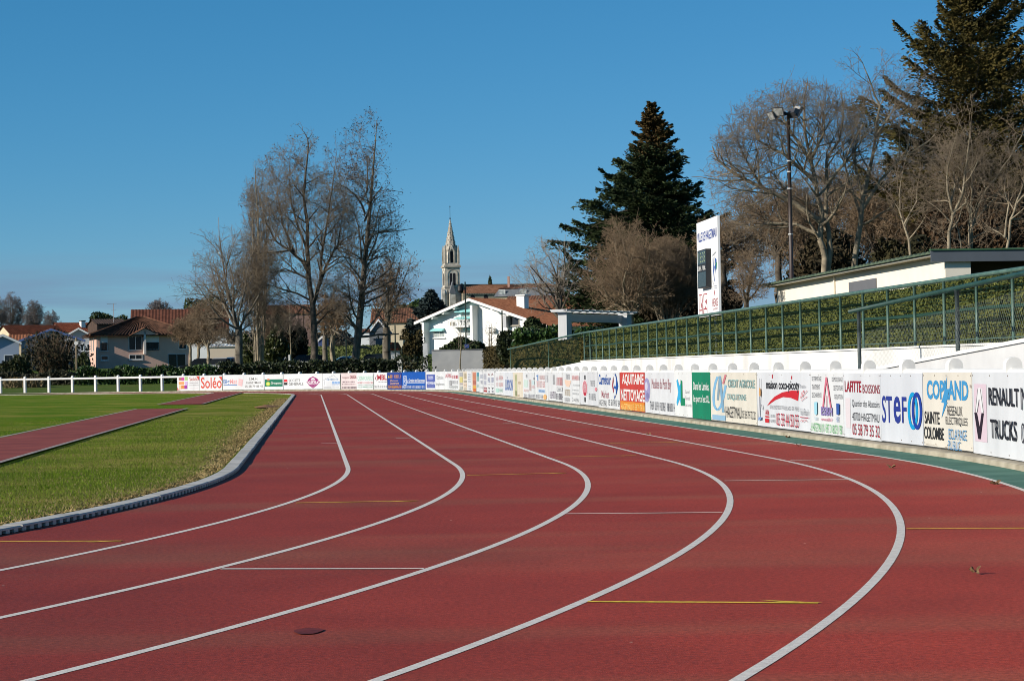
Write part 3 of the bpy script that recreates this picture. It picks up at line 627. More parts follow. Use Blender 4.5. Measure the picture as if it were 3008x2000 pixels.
b.t_('COPLAND', 1330, 1768, 240, 448, '459cd4', 0.035).p_([(1548, 186), (1540, 330), (1572, 330), (1536, 470), (1548, 470), (1480, 640), (1512, 480), (1482, 470), (1522, 340)], '459cd4').t_('SAINTE', 1304, 1460, 568, 700, '2e2c2c', 0.015).t_('COLOMBE', 1296, 1502, 732, 862, '2e2c2c', 0.015).t_('RESEAUX', 1545, 1702, 512, 612, '3a3838', 0.005).t_('ELECTRIQUES', 1528, 1756, 630, 724, '3a3838', 0.005).t_('ECLAIRAGE', 1558, 1746, 758, 868, '4c94cc', 0.01).t_('PUBLIC.', 1552, 1692, 880, 976, '4c94cc', 0.005)
b.r_(1794, 1808, 285, 318, '6a2418').s_(1310, 1440, 912, 918, '9c8468').s_(1520, 1545, 938, 952, '6e5238'); b.done()
b = Board('G', 1812, 2640, 'e9ecf0', 'white board with a tall narrow diamond emblem and spaced dark capitals')
b.r_(1828, 1957, 278, 886, 'e8d2de').p_([(1884, 315), (1912, 330), (1930, 582), (1906, 582), (1884, 440), (1858, 576), (1834, 576), (1866, 330)], 'f2f2f4').k_([(1870, 330), (1840, 576)], 4, '6c646c').k_([(1898, 330), (1926, 580)], 4, '6c646c').k_([(1884, 440), (1860, 576)], 4, '807880').p_([(1832, 578), (1858, 580), (1884, 740), (1908, 584), (1930, 584), (1892, 858), (1868, 856)], '2a1a28')
b.t_('RENAULT', 1986, 2302, 320, 512, '26242a', 0.012).t_('TRUCKS', 1998, 2276, 658, 866, '26242a', 0.012).t_('M', 2328, 2400, 318, 550, '3c3a40', 0.0).t_('05', 2326, 2400, 690, 910, '3c3a40', 0.0)
mbs = b.shapes.setdefault(('lettering', '26242a'), MB(b.M)); y = b.lay()
for (x0, x1, ty, by) in ((1986, 2022, 326, 508), (2096, 2128, 330, 512)): pass
b.done()
# ------------------------------------------------------------------ retaining wall, ramp, green mesh fences
M_WALL = mat('wall_white', (0.82, 0.81, 0.78), 0.8, col2=(0.58, 0.57, 0.545), scale=0.9, bump=0.2, stretch=(1, 1, 0.22))
M_WALLG = mat('wall_render', (0.72, 0.72, 0.71), 0.8, var=0.05, scale=2, bump=0.15)
LW = 10.5
mb = MB()
for a, b in ((14, 74.0),):
    p = [T(a, LW), T(a, LW+0.16), T(b, LW+0.16), T(b, LW)]
    mb.hexa([v + Vector((0, 0, -0.1)) for v in p] + [v + Vector((0, 0, 1.30)) for v in p])
wall = thing('retaining_wall', T(44, LW), 'long white rendered retaining wall below the green mesh fence', 'wall')
mb.build('wall_face', M_WALL, wall)
mb = MB(); p = [T(14, LW-0.025), T(14, LW+0.20), T(74.05, LW+0.20), T(74.05, LW-0.025)]
mb.hexa([v + Vector((0, 0, 1.303)) for v in p] + [v + Vector((0, 0, 1.335)) for v in p]); mb.build('coping', M_WALL, wall)
# sloping end wall that closes the path
mb = MB(); a, b = T(74.02, LW+0.1), T(77.2, 8.75); nn = (b-a).normalized().cross(Vector((0, 0, 1)))*0.15
mb.hexa([a, b, b+nn, a+nn] + [a+Vector((0, 0, 1.30)), b+Vector((0, 0, 0.90)), b+nn+Vector((0, 0, 0.90)), a+nn+Vector((0, 0, 1.30))])
tag(mb.build('end_wall', M_WALLG), 'grey-white wing wall sloping down from the far end of the retaining wall', 'wall')
M_GRN = mat('green_paint', (0.048, 0.105, 0.082), 0.5, col2=(0.095, 0.165, 0.132), scale=6, spec=0.5)
M_DGRN = mat('green_paint_dark', (0.012, 0.042, 0.034), 0.45, col2=(0.022, 0.06, 0.048), scale=5, spec=0.5)
M_MESH = mat('mesh_green', (0.018, 0.055, 0.036), 0.6)
def rail_z(s): return 2.335 - 0.006*max(0, s-74)*1.6
mf = thing('mesh_fence', T(44, 10.58, 1.3), 'long green mesh fence with a round top rail standing on the white wall', 'fence')
mb = MB(); mb.tube([T(s, 10.58, rail_z(s)) for s in np.linspace(15, 103, 60)], 0.034, 8); mb.build('top_rail', M_GRN, mf, smooth=True)
for s in [28.0 + 1.575*k for k in range(-7, 30)] + [85, 101.5]:
    mb = MB(); mb.tube([T(s, 10.58, 1.30 if s < 74.5 else 0.3), T(s, 10.58, rail_z(s)-0.02)], 0.026, 7); mb.build('post', M_GRN, mf, smooth=True)
mb = MB()
def wire(mb, a, b, w, side):
    a = Vector(a); b = Vector(b); d = (b-a).normalized(); n = d.cross(side).normalized()*w/2
    mb.face([a-n, a+n, b+n, b-n])
nrm = _n
for s in np.arange(18, 74, 0.055): wire(mb, T(s, 10.575, 1.36), T(s, 10.575, 2.30), 0.0032, nrm)
for z in np.arange(1.36, 2.30, 0.055): wire(mb, T(18, 10.57, z), T(74, 10.57, z), 0.0028, nrm)
s = 74.2
while s < 101:
    wire(mb, T(s, 10.57, 0.5), T(s+1.3, 10.57, rail_z(s+1.3)-0.03), 0.006, nrm); wire(mb, T(s+1.3, 10.572, 0.5), T(s, 10.572, rail_z(s)-0.03), 0.006, nrm); s += 0.11
mb.build('mesh', M_MESH, mf)
# tension cable half-way up
mb = MB(); mb.tube([T(s, 10.62, 1.84 + 0.012*math.sin(s*0.9)) for s in np.linspace(16, 74, 50)], 0.030, 5); mb.build('cable', M_MESH, mf)
mb = MB(); mb.tube([T(16, 10.56, 1.40), T(73.9, 10.56, 1.40)], 0.007, 4); mb.build('wire', M_GRN, mf)

# ramp beside the wall at the right, with its own darker fence
LR = 9.3
zr = lambda s: 0.90 + (31.7-s)*0.050
zrail = lambda s: 1.905 + (32.0-s)*0.0275
ramp = thing('ramp_wall', T(24, LR), 'grey ramp wall rising to the right behind the boards', 'wall')
mb = MB(); p = [T(33.5, LR), T(33.5, LR+0.14), T(15, LR+0.14), T(15, LR)]
mb.hexa([v + Vector((0, 0, -0.05)) for v in p] + [v + Vector((0, 0, z)) for v, z in zip(p, (zr(33.5), zr(33.5), zr(15), zr(15)))]); mb.build('wall_face', mat('ramp_grey', (0.56, 0.56, 0.56), 0.85, var=0.06, scale=2), ramp)
mb = MB(); p = [T(33.5, LR-0.03), T(33.5, LR+0.2), T(15, LR+0.2), T(15, LR-0.03)]; e = Vector((0, 0, 0.004))
mb.hexa([v + Vector((0, 0, z+0.003)) for v, z in zip(p, (zr(33.5), zr(33.5), zr(15), zr(15)))] + [v + Vector((0, 0, z+0.05)) for v, z in zip(p, (zr(33.5), zr(33.5), zr(15), zr(15)))]); mb.build('coping', M_WALL, ramp)
rf = thing('ramp_fence', T(28, LR+0.08, 0.9), 'dark green chain-link fence climbing along the ramp, its rail end cut open', 'fence')
mb = MB(); mb.tube([T(32.25, LR+0.08, zrail(32.25)), T(15, LR+0.08, zrail(15))], 0.034, 9); mb.build('top_rail', M_DGRN, rf, smooth=True)
for s in (31.72, 26.75, 22.2):
    mb = MB(); mb.tube([T(s, LR+0.08, zr(s)), T(s, LR+0.08, zrail(s)-0.02)], 0.031, 9); mb.build('post', mat('post_dark', (0.03, 0.045, 0.048), 0.55, col2=(0.07, 0.09, 0.09), scale=9), rf, smooth=True)
mb = MB(); M_WIRE = mat('wire_grey', (0.16, 0.18, 0.16), 0.5)
top = lambda s: zr(s) + 0.62
st = 0.072; H = 0.60; k = 0
s = 31.65
while s > 16:
    h = H
    wire(mb, T(s, LR+0.05, zr(s)+0.04), T(s-h*0.8, LR+0.05, zr(s-h*0.8)+0.04+h), 0.0035, nrm)
    if s - h*0.8 > 15: wire(mb, T(s-h*0.8, LR+0.052, zr(s-h*0.8)+0.04), T(s, LR+0.052, zr(s)+0.04+h), 0.0035, nrm)
    s -= st
mb.tube([T(31.7, LR+0.05, zr(31.7)+0.045), T(15, LR+0.05, zr(15)+0.045)], 0.006, 4)
mb.build('mesh', M_WIRE, rf)

# ------------------------------------------------------------------ scoreboard
sb = thing('scoreboard', T(52, 10.95, 1.3), 'tall white scoreboard with a black clock box on two steel posts', 'scoreboard')
bw = 2.8; Mb = Matrix(((-_u.x, _n.x, 0, 0), (-_u.y, _n.y, 0, 0), (0, 0, 1, 0), (0, 0, 0, 1)))
o = T(53.4, 10.92); Mb = Matrix.Translation(o) @ Mb       # x along the board (viewer's right), y into it
M_SB = mat('scoreboard_white', (0.78, 0.78, 0.77), 0.5, var=0.03, scale=2)
mb = MB(Mb); mb.box(0, bw, 0, 0.06, 2.33, 4.80); mb.build('panel', M_SB, sb)
for x in (0.95, 1.05, 1.85, 1.98):
    mb = MB(Mb); mb.box(x, x+0.06, 0.07, 0.15, 1.15, 4.3); mb.build('leg', mat('steel_grey', (0.22, 0.26, 0.28), 0.45, var=0.1, scale=5, metal=0.3), sb)
mb = MB(Mb); mb.box(0.80, 1.92, -0.14, 0.0, 3.06, 4.03); cb = mb.build('clock_box', mat('black_metal', (0.018, 0.02, 0.022), 0.5, var=0.1, scale=6), sb)
M_SCR = mat('screen_dark', (0.045, 0.06, 0.06), 0.25, spec=0.6, var=0.15, scale=3)
mb = MB(Mb)
mb.face([(0.84, -0.143, 3.67), (1.89, -0.143, 3.67), (1.89, -0.143, 4.0), (0.84, -0.143, 4.0)]); mb.face([(0.84, -0.143, 3.09), (1.89, -0.143, 3.09), (1.89, -0.143, 3.46), (0.84, -0.143, 3.46)])
mb.build('screen', M_SCR, sb)
def sbt(st, x0, x1, z0, z1, col, bold=0.0, y=-0.004, name='lettering'):
    text(st, Mb @ Matrix.Translation((x0, y, z0)), x1-x0, z1-z0, pm(col), sb, bold, name)
sbt('VILLE DE HAGETMAU', 0.10, 2.68, 4.28, 4.52, '3450a8', 0.015)
sbt('15:35', 1.0, 1.86, 3.71, 3.96, 'a8b890', 0.0, -0.146)
sbt('S.M.H.', 0.84, 1.34, 3.50, 3.63, 'e8e8e4', 0.03, -0.146); sbt('Visit.', 1.46, 1.88, 3.50, 3.63, 'e8e8e4', 0.03, -0.146)
sbt('HEXIS', 1.98, 2.68, 2.56, 2.76, 'b84a54', 0.01); sbt('ADHESIFS', 2.0, 2.66, 2.47, 2.52, 'c87880', 0.0)
mb = MB(Mb)
def bar(x0, x1, z0, z1, y=-0.004): mb.face([(x0, y, z0), (x1, y, z0), (x1, y, z1), (x0, y, z1)])
for x0, x1 in ((0.18, 0.58), (0.80, 1.30)):            # large outlined red emblem
    bar(x0, x1, 2.90, 2.925); bar(x0, x1, 2.38, 2.40)
for x in (0.20, 0.40, 0.84, 1.26): bar(x, x+0.02, 2.40, 2.90)
mb.face([(0.58, -0.004, 2.90), (0.62, -0.004, 2.90), (0.80, -0.004, 2.40), (0.74, -0.004, 2.40)]); mb.face([(0.80, -0.004, 2.90), (0.76, -0.004, 2.90), (0.55, -0.004, 2.40), (0.60, -0.004, 2.40)])
mb.face([(0.48, -0.005, 2.72), (0.62, -0.005, 2.64), (0.48, -0.005, 2.56)]); mb.face([(1.0, -0.005, 2.72), (1.22, -0.005, 2.78), (1.22, -0.005, 2.64)]); mb.face([(1.02, -0.005, 2.62), (1.2, -0.005, 2.50), (1.02, -0.005, 2.52)])
mb.face([(2.28, -0.004, 2.98), (2.34, -0.004, 2.90), (2.28, -0.004, 2.82), (2.24, -0.004, 2.90)])
bar(0.2, 0.6, 2.50, 2.53); bar(0.8, 1.28, 2.52, 2.55)
mb.build('emblem', pm('c04a52'), sb)
mb = MB(Mb)
for pts in (((2.12, 3.75), (2.20, 3.80), (2.25, 3.45), (2.33, 3.20), (2.27, 3.18), (2.15, 3.45)), ((2.30, 3.55), (2.48, 3.62), (2.42, 3.35)), ((2.40, 3.78), (2.62, 3.72), (2.50, 3.40))): mb.face([(x, -0.004, z) for x, z in pts])
mb.build('emblem', pm('3a64b0'), sb)
mb = MB(Mb)
for pts in (((2.1, 3.85), (2.6, 3.92), (2.6, 3.90), (2.1, 3.83)), ((2.3, 3.6), (2.32, 4.05), (2.34, 4.05), (2.32, 3.6)), ((2.06, 3.2), (2.14, 3.1), (2.16, 3.12), (2.10, 3.22))): mb.face([(x, -0.005, z) for x, z in pts])
bar(2.0, 2.66, 3.06, 3.07); bar(2.0, 2.66, 3.01, 3.018)
mb.build('emblem', pm('50607c'), sb)
mb = MB(Mb); mb.face([(2.5, -0.0055, 3.62), (2.66, -0.0055, 3.66), (2.6, -0.0055, 3.45)]); mb.build('emblem', pm('3a9a70'), sb)

# ------------------------------------------------------------------ cream shed on the bank
LS = 19.0; k0, k1 = 0.2105, 0.1287
x0_ = (LS+OFF)*math.cos(TH)
def s_at(l, k): xx = (l+OFF)*math.cos(TH); return (xx + (l+OFF)*math.sin(TH)*k)/(math.cos(TH)*k - math.sin(TH))
sa, sbk = s_at(LS, k0), s_at(LS, k1)
shed = thing('storage_shed', T((sa+sbk)/2, LS), 'long low cream shed with a green-edged roof on the grass bank', 'shed')
M_CREAM = mat('cream_render', (0.78, 0.72, 0.61), 0.85, var=0.03, scale=1.5, bump=0.2)
zf, ze = 1.9, 4.10
Ms = Matrix.Translation(T(sbk, LS)) @ Matrix(((-_u.x, _n.x, 0, 0), (-_u.y, _n.y, 0, 0), (0, 0, 1, 0), (0, 0, 0, 1)))  # x toward camera, y to the right
Lx = sbk - sa
mb = MB(Ms); mb.box(0, Lx, 0, 0.2, zf, ze); mb.box(0, 0.2, 0.2, 6.0, zf, ze); mb.box(0, Lx, 5.8, 6.0, zf, ze)
mb.box(Lx-0.2, Lx, 0.2, 0.75, zf, ze); mb.box(Lx-4.5, Lx-4.3, 0.2, 5.8, zf, ze); mb.build('wall', M_CREAM, shed)
mb = MB(Ms); mb.box(Lx-2.2, Lx-2.0, 0.75, 5.8, zf, ze); mb.build('porch_wall', mat('porch_shade', (0.10, 0.095, 0.085), 0.9, var=0.1, scale=2), shed)  # near-black colour stands in for the shade inside the open porch
# door panel standing slightly proud of the long wall
xa, xb = sbk - s_at(LS, (2499-1504)/FPX), sbk - s_at(LS, (2579-1504)/FPX)
mb = MB(Ms); mb.box(xa, xb, -0.035, -0.003, zf, 3.80); mb.build('door', mat('door_grey', (0.135, 0.135, 0.145), 0.5, var=0.04, scale=2), shed)
# small round pipe stubs along the top of the wall, corrugated roof edge
mb = MB(Ms); nrib = int(Lx/0.22)
M_ROOFG = mat('roof_green', (0.055, 0.085, 0.055), 0.8, col2=(0.11, 0.14, 0.09), scale=4, bump=0.3)
pts = []
for i in range(nrib+1):
    x = -0.9 + (Lx+1.0)*i/nrib; pts.append((x, 0.06*(i % 2)))
for (xa_, h0), (xb_, h1) in zip(pts, pts[1:]):
    mb.face([(xa_, -0.48, 4.19+h0), (xb_, -0.48, 4.19+h1), (xb_, 6.5, 4.40+h1), (xa_, 6.5, 4.40+h0)])
    mb.face([(xa_, -0.48, 4.16), (xb_, -0.48, 4.16), (xb_, -0.48, 4.19+h1), (xa_, -0.48, 4.19+h0)])
mb.build('roof', M_ROOFG, shed)
mb = MB(Ms); mb.box(-0.9, Lx+0.1, -0.40, -0.35, 4.10, 4.158); mb.build('eave_board', mat('eave_grey', (0.30, 0.29, 0.25), 0.8), shed)
mb = MB(Ms); mb.box(-0.9, Lx+0.1, -0.345, 6.4, 4.105, 4.13); mb.build('soffit', mat('soffit_tan', (0.34, 0.30, 0.22), 0.85), shed)
mb = MB(Ms); mb.box(Lx+0.1, Lx+0.16, -0.46, 6.5, 3.93, 4.25); mb.build('fascia', mat('fascia_grey', (0.10, 0.115, 0.135), 0.5, var=0.06, scale=1.5), shed)
mb = MB(Ms); mb.box(Lx+0.163, Lx+0.19, 3.55, 3.72, 3.95, 4.24); mb.build('rust_patch', mat('rust_red', (0.12, 0.03, 0.03), 0.8, var=0.3, scale=8), shed)
mb = MB(Ms); mb.box(Lx+0.02, Lx+0.20, -0.48, 6.52, 4.253, 4.30); mb.build('roof_edge', mat('roof_edge_green', (0.045, 0.11, 0.055), 0.6), shed)
mb = MB(Ms); mb.tube([(Lx*0.42, -0.05, zf), (Lx*0.42, -0.05, 4.09)], 0.035, 6); mb.build('downpipe', M_CREAM, shed)

# ------------------------------------------------------------------ floodlight mast
Yf = 86.0; b0 = at(2322, 830, Yf); fx, fz = b0.x, hz(b0.x, Yf)
top = at(2319, 338, Yf); fx = (b0.x+top.x)/2
mast = thing('floodlight_mast', (fx, Yf, fz), 'tall dark floodlight mast with four tilted lamps behind the shed', 'floodlight')
mb = MB(); mb.tube([(fx, Yf, fz-0.2), (fx, Yf, top.z)], [0.10, 0.062], 10); mb.build('pole', mat('mast_brown', (0.045, 0.032, 0.028), 0.45, var=0.15, scale=4, spec=0.5), mast, smooth=True)
for z in (top.z-1.95, top.z-2.4, top.z-3.1, top.z-5.0, top.z-7.4):
    mb = MB(); mb.tube([(fx, Yf, z), (fx, Yf, z+0.05)], 0.105, 8); mb.build('clamp', mat('clamp_pale', (0.55, 0.55, 0.52), 0.4), mast)
mb = MB(); mb.tube([(fx-0.62, Yf-0.02, top.z-0.02), (fx-0.1, Yf, top.z+0.02), (fx+0.45, Yf+0.1, top.z+0.28)], 0.055, 6)
mb.tube([(fx-0.45, Yf+0.3, top.z+0.25), (fx+0.1, Yf, top.z), (fx+0.3, Yf-0.3, top.z-0.02)], 0.045, 6); mb.build('cross_arm', mat('arm_dark', (0.02, 0.02, 0.022), 0.5), mast)
M_LB = mat('lamp_body', (0.05, 0.05, 0.055), 0.45, spec=0.5); M_LG = mat('lamp_glass', (0.36, 0.37, 0.35), 0.22, var=0.25, scale=6, spec=0.6)
for dx, dy, dz, yaw, tilt in ((-0.42, -0.1, 0.16, 0.45, -0.5), (-0.62, 0.1, 0.02, 1.2, -0.5), (0.42, 0.1, 0.20, -1.25, -0.5), (0.22, -0.1, 0.08, -2.3, -0.55)):
    M = Matrix.Translation((fx+dx, Yf+dy, top.z+dz)) @ Matrix.Rotation(-yaw, 4, 'Z') @ Matrix.Rotation(-tilt, 4, 'X') @ Matrix.Scale(0.86, 4)
    mb = MB(M); mb.hexa([(-0.26, -0.10, -0.20), (0.26, -0.10, -0.20), (0.18, 0.18, -0.13), (-0.18, 0.18, -0.13), (-0.26, -0.10, 0.20), (0.26, -0.10, 0.20), (0.18, 0.18, 0.13), (-0.18, 0.18, 0.13)])
    mb.box(-0.29, 0.29, -0.14, -0.095, -0.23, 0.23); lb = mb.build('lamp_head', M_LB, mast)
    mb = MB(M); mb.face([(-0.25, -0.143, -0.19), (0.25, -0.143, -0.19), (0.25, -0.143, 0.19), (-0.25, -0.143, 0.19)]); mb.build('lamp_glass', M_LG, lb)

# ------------------------------------------------------------------ white pergola
pl, pr = at(1660, 1000, 92), at(1837, 975, 97)
M_PERG = mat('pergola_white', (0.47, 0.48, 0.49), 0.8, var=0.05, scale=2)
pg = thing('pergola', (pl+pr)/2, 'white concrete pergola with two thick posts and a slatted top', 'pergola')
dirx = Vector((pr.x-pl.x, pr.y-pl.y, 0)); Lp = dirx.length; dirx.normalize(); diry = Vector((-dirx.y, dirx.x, 0))
Mp = Matrix(((dirx.x, diry.x, 0, pl.x), (dirx.y, diry.y, 0, pl.y), (0, 0, 1, 0), (0, 0, 0, 1)))
zt = at(1660, 921, 92).z
for x, zb in ((0, hz(pl.x, pl.y)), (Lp, hz(pr.x, pr.y))):
    mb = MB(Mp); mb.box(x-0.225, x+0.225, -0.22, 0.22, zb-0.3, zt); mb.build('post', M_PERG, pg)
    mb = MB(Mp); mb.box(x-0.26, x+0.26, -0.25, 0.25, zt+0.002, zt+0.06); mb.build('capital', M_PERG, pg)
mb = MB(Mp); mb.box(0.23, Lp-0.23, 0.05, 0.23, zt-0.36, zt+0.0); mb.build('lintel', M_PERG, pg)
for i in range(11):
    x = -0.45 + (Lp+0.9)*i/10
    mb = MB(Mp); mb.prism([(-0.40, zt+0.10), (-0.32, zt+0.063), (0.40, zt+0.063), (0.48, zt+0.18), (-0.40, zt+0.18)], x-0.05, x+0.05, 'x'); mb.build('slat', M_PERG, pg)
mb = MB(Mp); mb.box(-0.5, Lp+0.5, -0.36, -0.22, zt+0.10, zt+0.165); mb.build('beam', M_PERG, pg)
# ------------------------------------------------------------------ houses
M_TILE_O = mat('tile_orange', (0.21, 0.082, 0.044), 0.9, col2=(0.36, 0.15, 0.078), scale=3, bump=0.2, spec=0.05)
M_TILE_R = mat('tile_red', (0.17, 0.048, 0.026), 0.9, col2=(0.26, 0.078, 0.04), scale=2, bump=0.2, spec=0.05)
M_TILE_B = mat('tile_brown', (0.13, 0.065, 0.042), 0.95, col2=(0.25, 0.115, 0.07), scale=2, bump=0.2, spec=0.03)
M_TILE_D = mat('tile_dark', (0.05, 0.034, 0.026), 0.9, col2=(0.09, 0.055, 0.04), scale=2)
M_GLASS = mat('window_dark', (0.02, 0.024, 0.028), 0.15, spec=0.6)
M_FRAME = mat('window_white', (0.72, 0.72, 0.70), 0.6)
M_HWHITE = mat('house_white', (0.82, 0.82, 0.80), 0.85, var=0.03, scale=1)
M_HPINK = mat('house_pink', (0.58, 0.385, 0.31), 0.9, col2=(0.66, 0.44, 0.355), scale=0.8, spec=.1)
M_HCREAM = mat('house_cream', (0.60, 0.50, 0.34), 0.9, var=0.06, scale=1)
M_HSHADE = mat('house_shaded', (0.42, 0.44, 0.48), 0.9, var=0.05, scale=1)  # grey-blue carries the shade on the gable front as wall colour
M_BRICK = mat('brick_pink', (0.40, 0.25, 0.20), 0.9, var=0.12, scale=6)
M_SLATE = mat('slate_grey', (0.14, 0.15, 0.165), 0.8, var=0.12, scale=3)
M_STONE = mat('church_stone', (0.40, 0.36, 0.29), 0.9, col2=(0.64, 0.60, 0.52), scale=0.9)
M_SPIRE = mat('spire_stone', (0.28, 0.255, 0.21), 0.9, col2=(0.46, 0.42, 0.35), scale=0.9)
def corrug(mb, A, B, Cc, D, pitch=0.35, amp=0.05):
    """roof plane with tile courses running from eave A-B up to ridge D-C"""
    A, B, Cc, D = map(Vector, (A, B, Cc, D)); n = max(2, int((B-A).length/pitch))*2
    nm = (B-A).cross(D-A).normalized()
    if nm.z < 0: nm = -nm
    for i in range(n):
        t0, t1 = i/n, (i+1)/n; h0 = nm*(amp if i % 2 else 0); h1 = nm*(amp if (i+1) % 2 else 0)
        mb.face([A.lerp(B, t0)+h0, A.lerp(B, t1)+h1, D.lerp(Cc, t1)+h1, D.lerp(Cc, t0)+h0])
def window(M, x0, x1, z0, z1, parent, y=0.0, frame=M_FRAME, shutter=0.0, mull=1, sill=True, pane=M_GLASS, smat=M_FRAME):
    mb = MB(M); f = 0.07
    mb.box(x0-f, x1+f, y-0.05, y-0.003, z0-f, z0); mb.box(x0-f, x1+f, y-0.05, y-0.003, z1, z1+f); mb.box(x0-f, x0, y-0.05, y-0.003, z0, z1); mb.box(x1, x1+f, y-0.05, y-0.003, z0, z1)
    for i in range(mull): xm = x0 + (x1-x0)*(i+1)/(mull+1); mb.box(xm-0.03, xm+0.03, y-0.045, y-0.012, z0, z1)
    w_ = mb.build('window', frame, parent)
    mb = MB(M); mb.face([(x0, y-0.008, z0), (x1, y-0.008, z0), (x1, y-0.008, z1), (x0, y-0.008, z1)]); mb.build('pane', pane, w_)
    if shutter: mb = MB(M); mb.box(x0, x1, y-0.04, y-0.014, z1-(z1-z0)*shutter, z1-0.004); mb.build('shutter', smat, w_)
    if sill: mb = MB(M); mb.box(x0-0.15, x1+0.15, y-0.18, y-0.055, z0-0.16, z0-0.075); mb.build('sill', frame, w_)
    return w_
def zpx(px, py, Y): return at(px, py, Y).z
def house(name, label, px, Y, yaw, W, D, zg, ze, zr, wall, roof, axis='y', wins=(), ov=0.5, group=None, verge=None, pitch=0.35, cat='house', chim=(), soff=None):
    p = at(px, 1000, Y); M = yawM((p.x, p.y, 0), R_(yaw))
    root = thing(name, (p.x, p.y, zg), label, cat, group)
    mb = MB(M)
    if axis == 'y': mb.prism([(0, zg-0.6), (W, zg-0.6), (W, ze), (W/2, zr), (0, ze)], 0, D, 'y')
    else: mb.prism([(0, zg-0.6), (D, zg-0.6), (D, ze), (D/2, zr), (0, ze)], 0, W, 'x')
    mb.build('wall', wall, root)
    mb = MB(M); t = 0.12
    if axis == 'y':
        sl = (zr-ze)/(W/2); e0 = ze - ov*sl
        for a, b in (((-ov, e0), (W/2, zr)), ((W+ov, e0), (W/2, zr))):
            corrug(mb, (a[0], -ov, a[1]+t), (a[0], D+ov, a[1]+t), (b[0], D+ov, b[1]+t), (b[0], -ov, b[1]+t), pitch)
            mb.face([(a[0], -ov, a[1]+0.03), (a[0], D+ov, a[1]+0.03), (b[0], D+ov, b[1]+0.03), (b[0], -ov, b[1]+0.03)])
            mb.face([(a[0], -ov, a[1]+0.03), (a[0], D+ov, a[1]+0.03), (a[0], D+ov, a[1]+t), (a[0], -ov, a[1]+t)])
    else:
        sl = (zr-ze)/(D/2); e0 = ze - ov*sl
        for a, b in (((-ov, e0), (D/2, zr)), ((D+ov, e0), (D/2, zr))):
            corrug(mb, (-ov, a[0], a[1]+t), (W+ov, a[0], a[1]+t), (W+ov, b[0], b[1]+t), (-ov, b[0], b[1]+t), pitch)
            mb.face([(-ov, a[0], a[1]+0.03), (W+ov, a[0], a[1]+0.03), (W+ov, b[0], b[1]+0.03), (-ov, b[0], b[1]+0.03)])
            mb.face([(-ov, a[0], a[1]+0.03), (W+ov, a[0], a[1]+0.03), (W+ov, a[0], a[1]+t), (-ov, a[0], a[1]+t)])
    rf = mb.build('roof', roof, root)
    if axis == 'y':
        for sgn in (0, 1):
            mb = MB(M); a = (-ov, e0) if not sgn else (W+ov, e0); b = (W/2, zr)
            mb.hexa([(a[0], -ov-0.05, a[1]-0.12), (b[0], -ov-0.05, b[1]-0.12), (b[0], -ov-0.005, b[1]-0.12), (a[0], -ov-0.005, a[1]-0.12), (a[0], -ov-0.05, a[1]+0.14), (b[0], -ov-0.05, b[1]+0.14), (b[0], -ov-0.005, b[1]+0.14), (a[0], -ov-0.005, a[1]+0.14)])
            mb.build('bargeboard', verge or M_FRAME, rf)
    for cx, cy, w_, h in chim:
        mb = MB(M); zb = zr - 1.2; mb.box(cx, cx+w_, cy, cy+w_, zb, zr+h); ch = mb.build('chimney', M_HWHITE, rf)
        mb = MB(M); mb.box(cx-0.06, cx+w_+0.06, cy-0.06, cy+w_+0.06, zr+h+0.003, zr+h+0.12); mb.build('chimney_cap', M_TILE_D, ch)
    for wn in wins: window(M, *wn[:4], root, **(wn[4] if len(wn) > 4 else {}))
    return root, M

# pink two-storey house with hipped tile roof
Yp = 258; p = at(283, 1000, Yp); Mp_ = yawM((p.x, p.y, 0), R_(17)); W, D = 11.7, 9.0
ph = thing('pink_house', (p.x, p.y, 1.9), 'pink two-storey house with a brown hipped tile roof beyond the hedge', 'house')
zg, ze, zr_ = 1.2, 6.25, 8.45
mb = MB(Mp_); mb.box(0, W, 0, D, zg, ze); mb.build('wall', M_HPINK, ph)
ov = 0.9; zee = ze - 0.12; rx0, rx1, ry = W/2-0.3, W/2+0.6, D/2
mb = MB(Mp_)
corrug(mb, (-ov, -ov, zee), (W+ov, -ov, zee), (rx1, ry, zr_), (rx0, ry, zr_), 0.42, 0.13)
corrug(mb, (-ov, D+ov, zee), (-ov, -ov, zee), (rx0, ry, zr_), (rx0, ry, zr_), 0.42, 0.13)
corrug(mb, (W+ov, -ov, zee), (W+ov, D+ov, zee), (rx1, ry, zr_), (rx1, ry, zr_), 0.42, 0.07)
corrug(mb, (W+ov, D+ov, zee), (-ov, D+ov, zee), (rx0, ry, zr_), (rx1, ry, zr_), 0.42, 0.07)
mb.box(-ov+0.02, W+ov-0.02, -ov+0.02, D+ov-0.02, zee-0.14, zee-0.06); rf = mb.build('roof', mat('tile_pinkhouse', (0.045, 0.027, 0.020), 0.95, col2=(0.115, 0.060, 0.040), scale=1.4, spec=0.03), ph)
mb = MB(Mp_)
for a, b in (((-ov, -ov, zee), (rx0, ry, zr_)), ((W+ov, -ov, zee), (rx1, ry, zr_))): mb.tube([Vector(a)+Vector((0, 0, 0.08)), Vector(b)+Vector((0, 0, 0.10))], 0.11, 6)
mb.build('hip_tiles', M_TILE_B, rf)
def lx(px): return (px-283)/257*W
def pz(py): return (1104-py)*Yp/FPX + 1.08
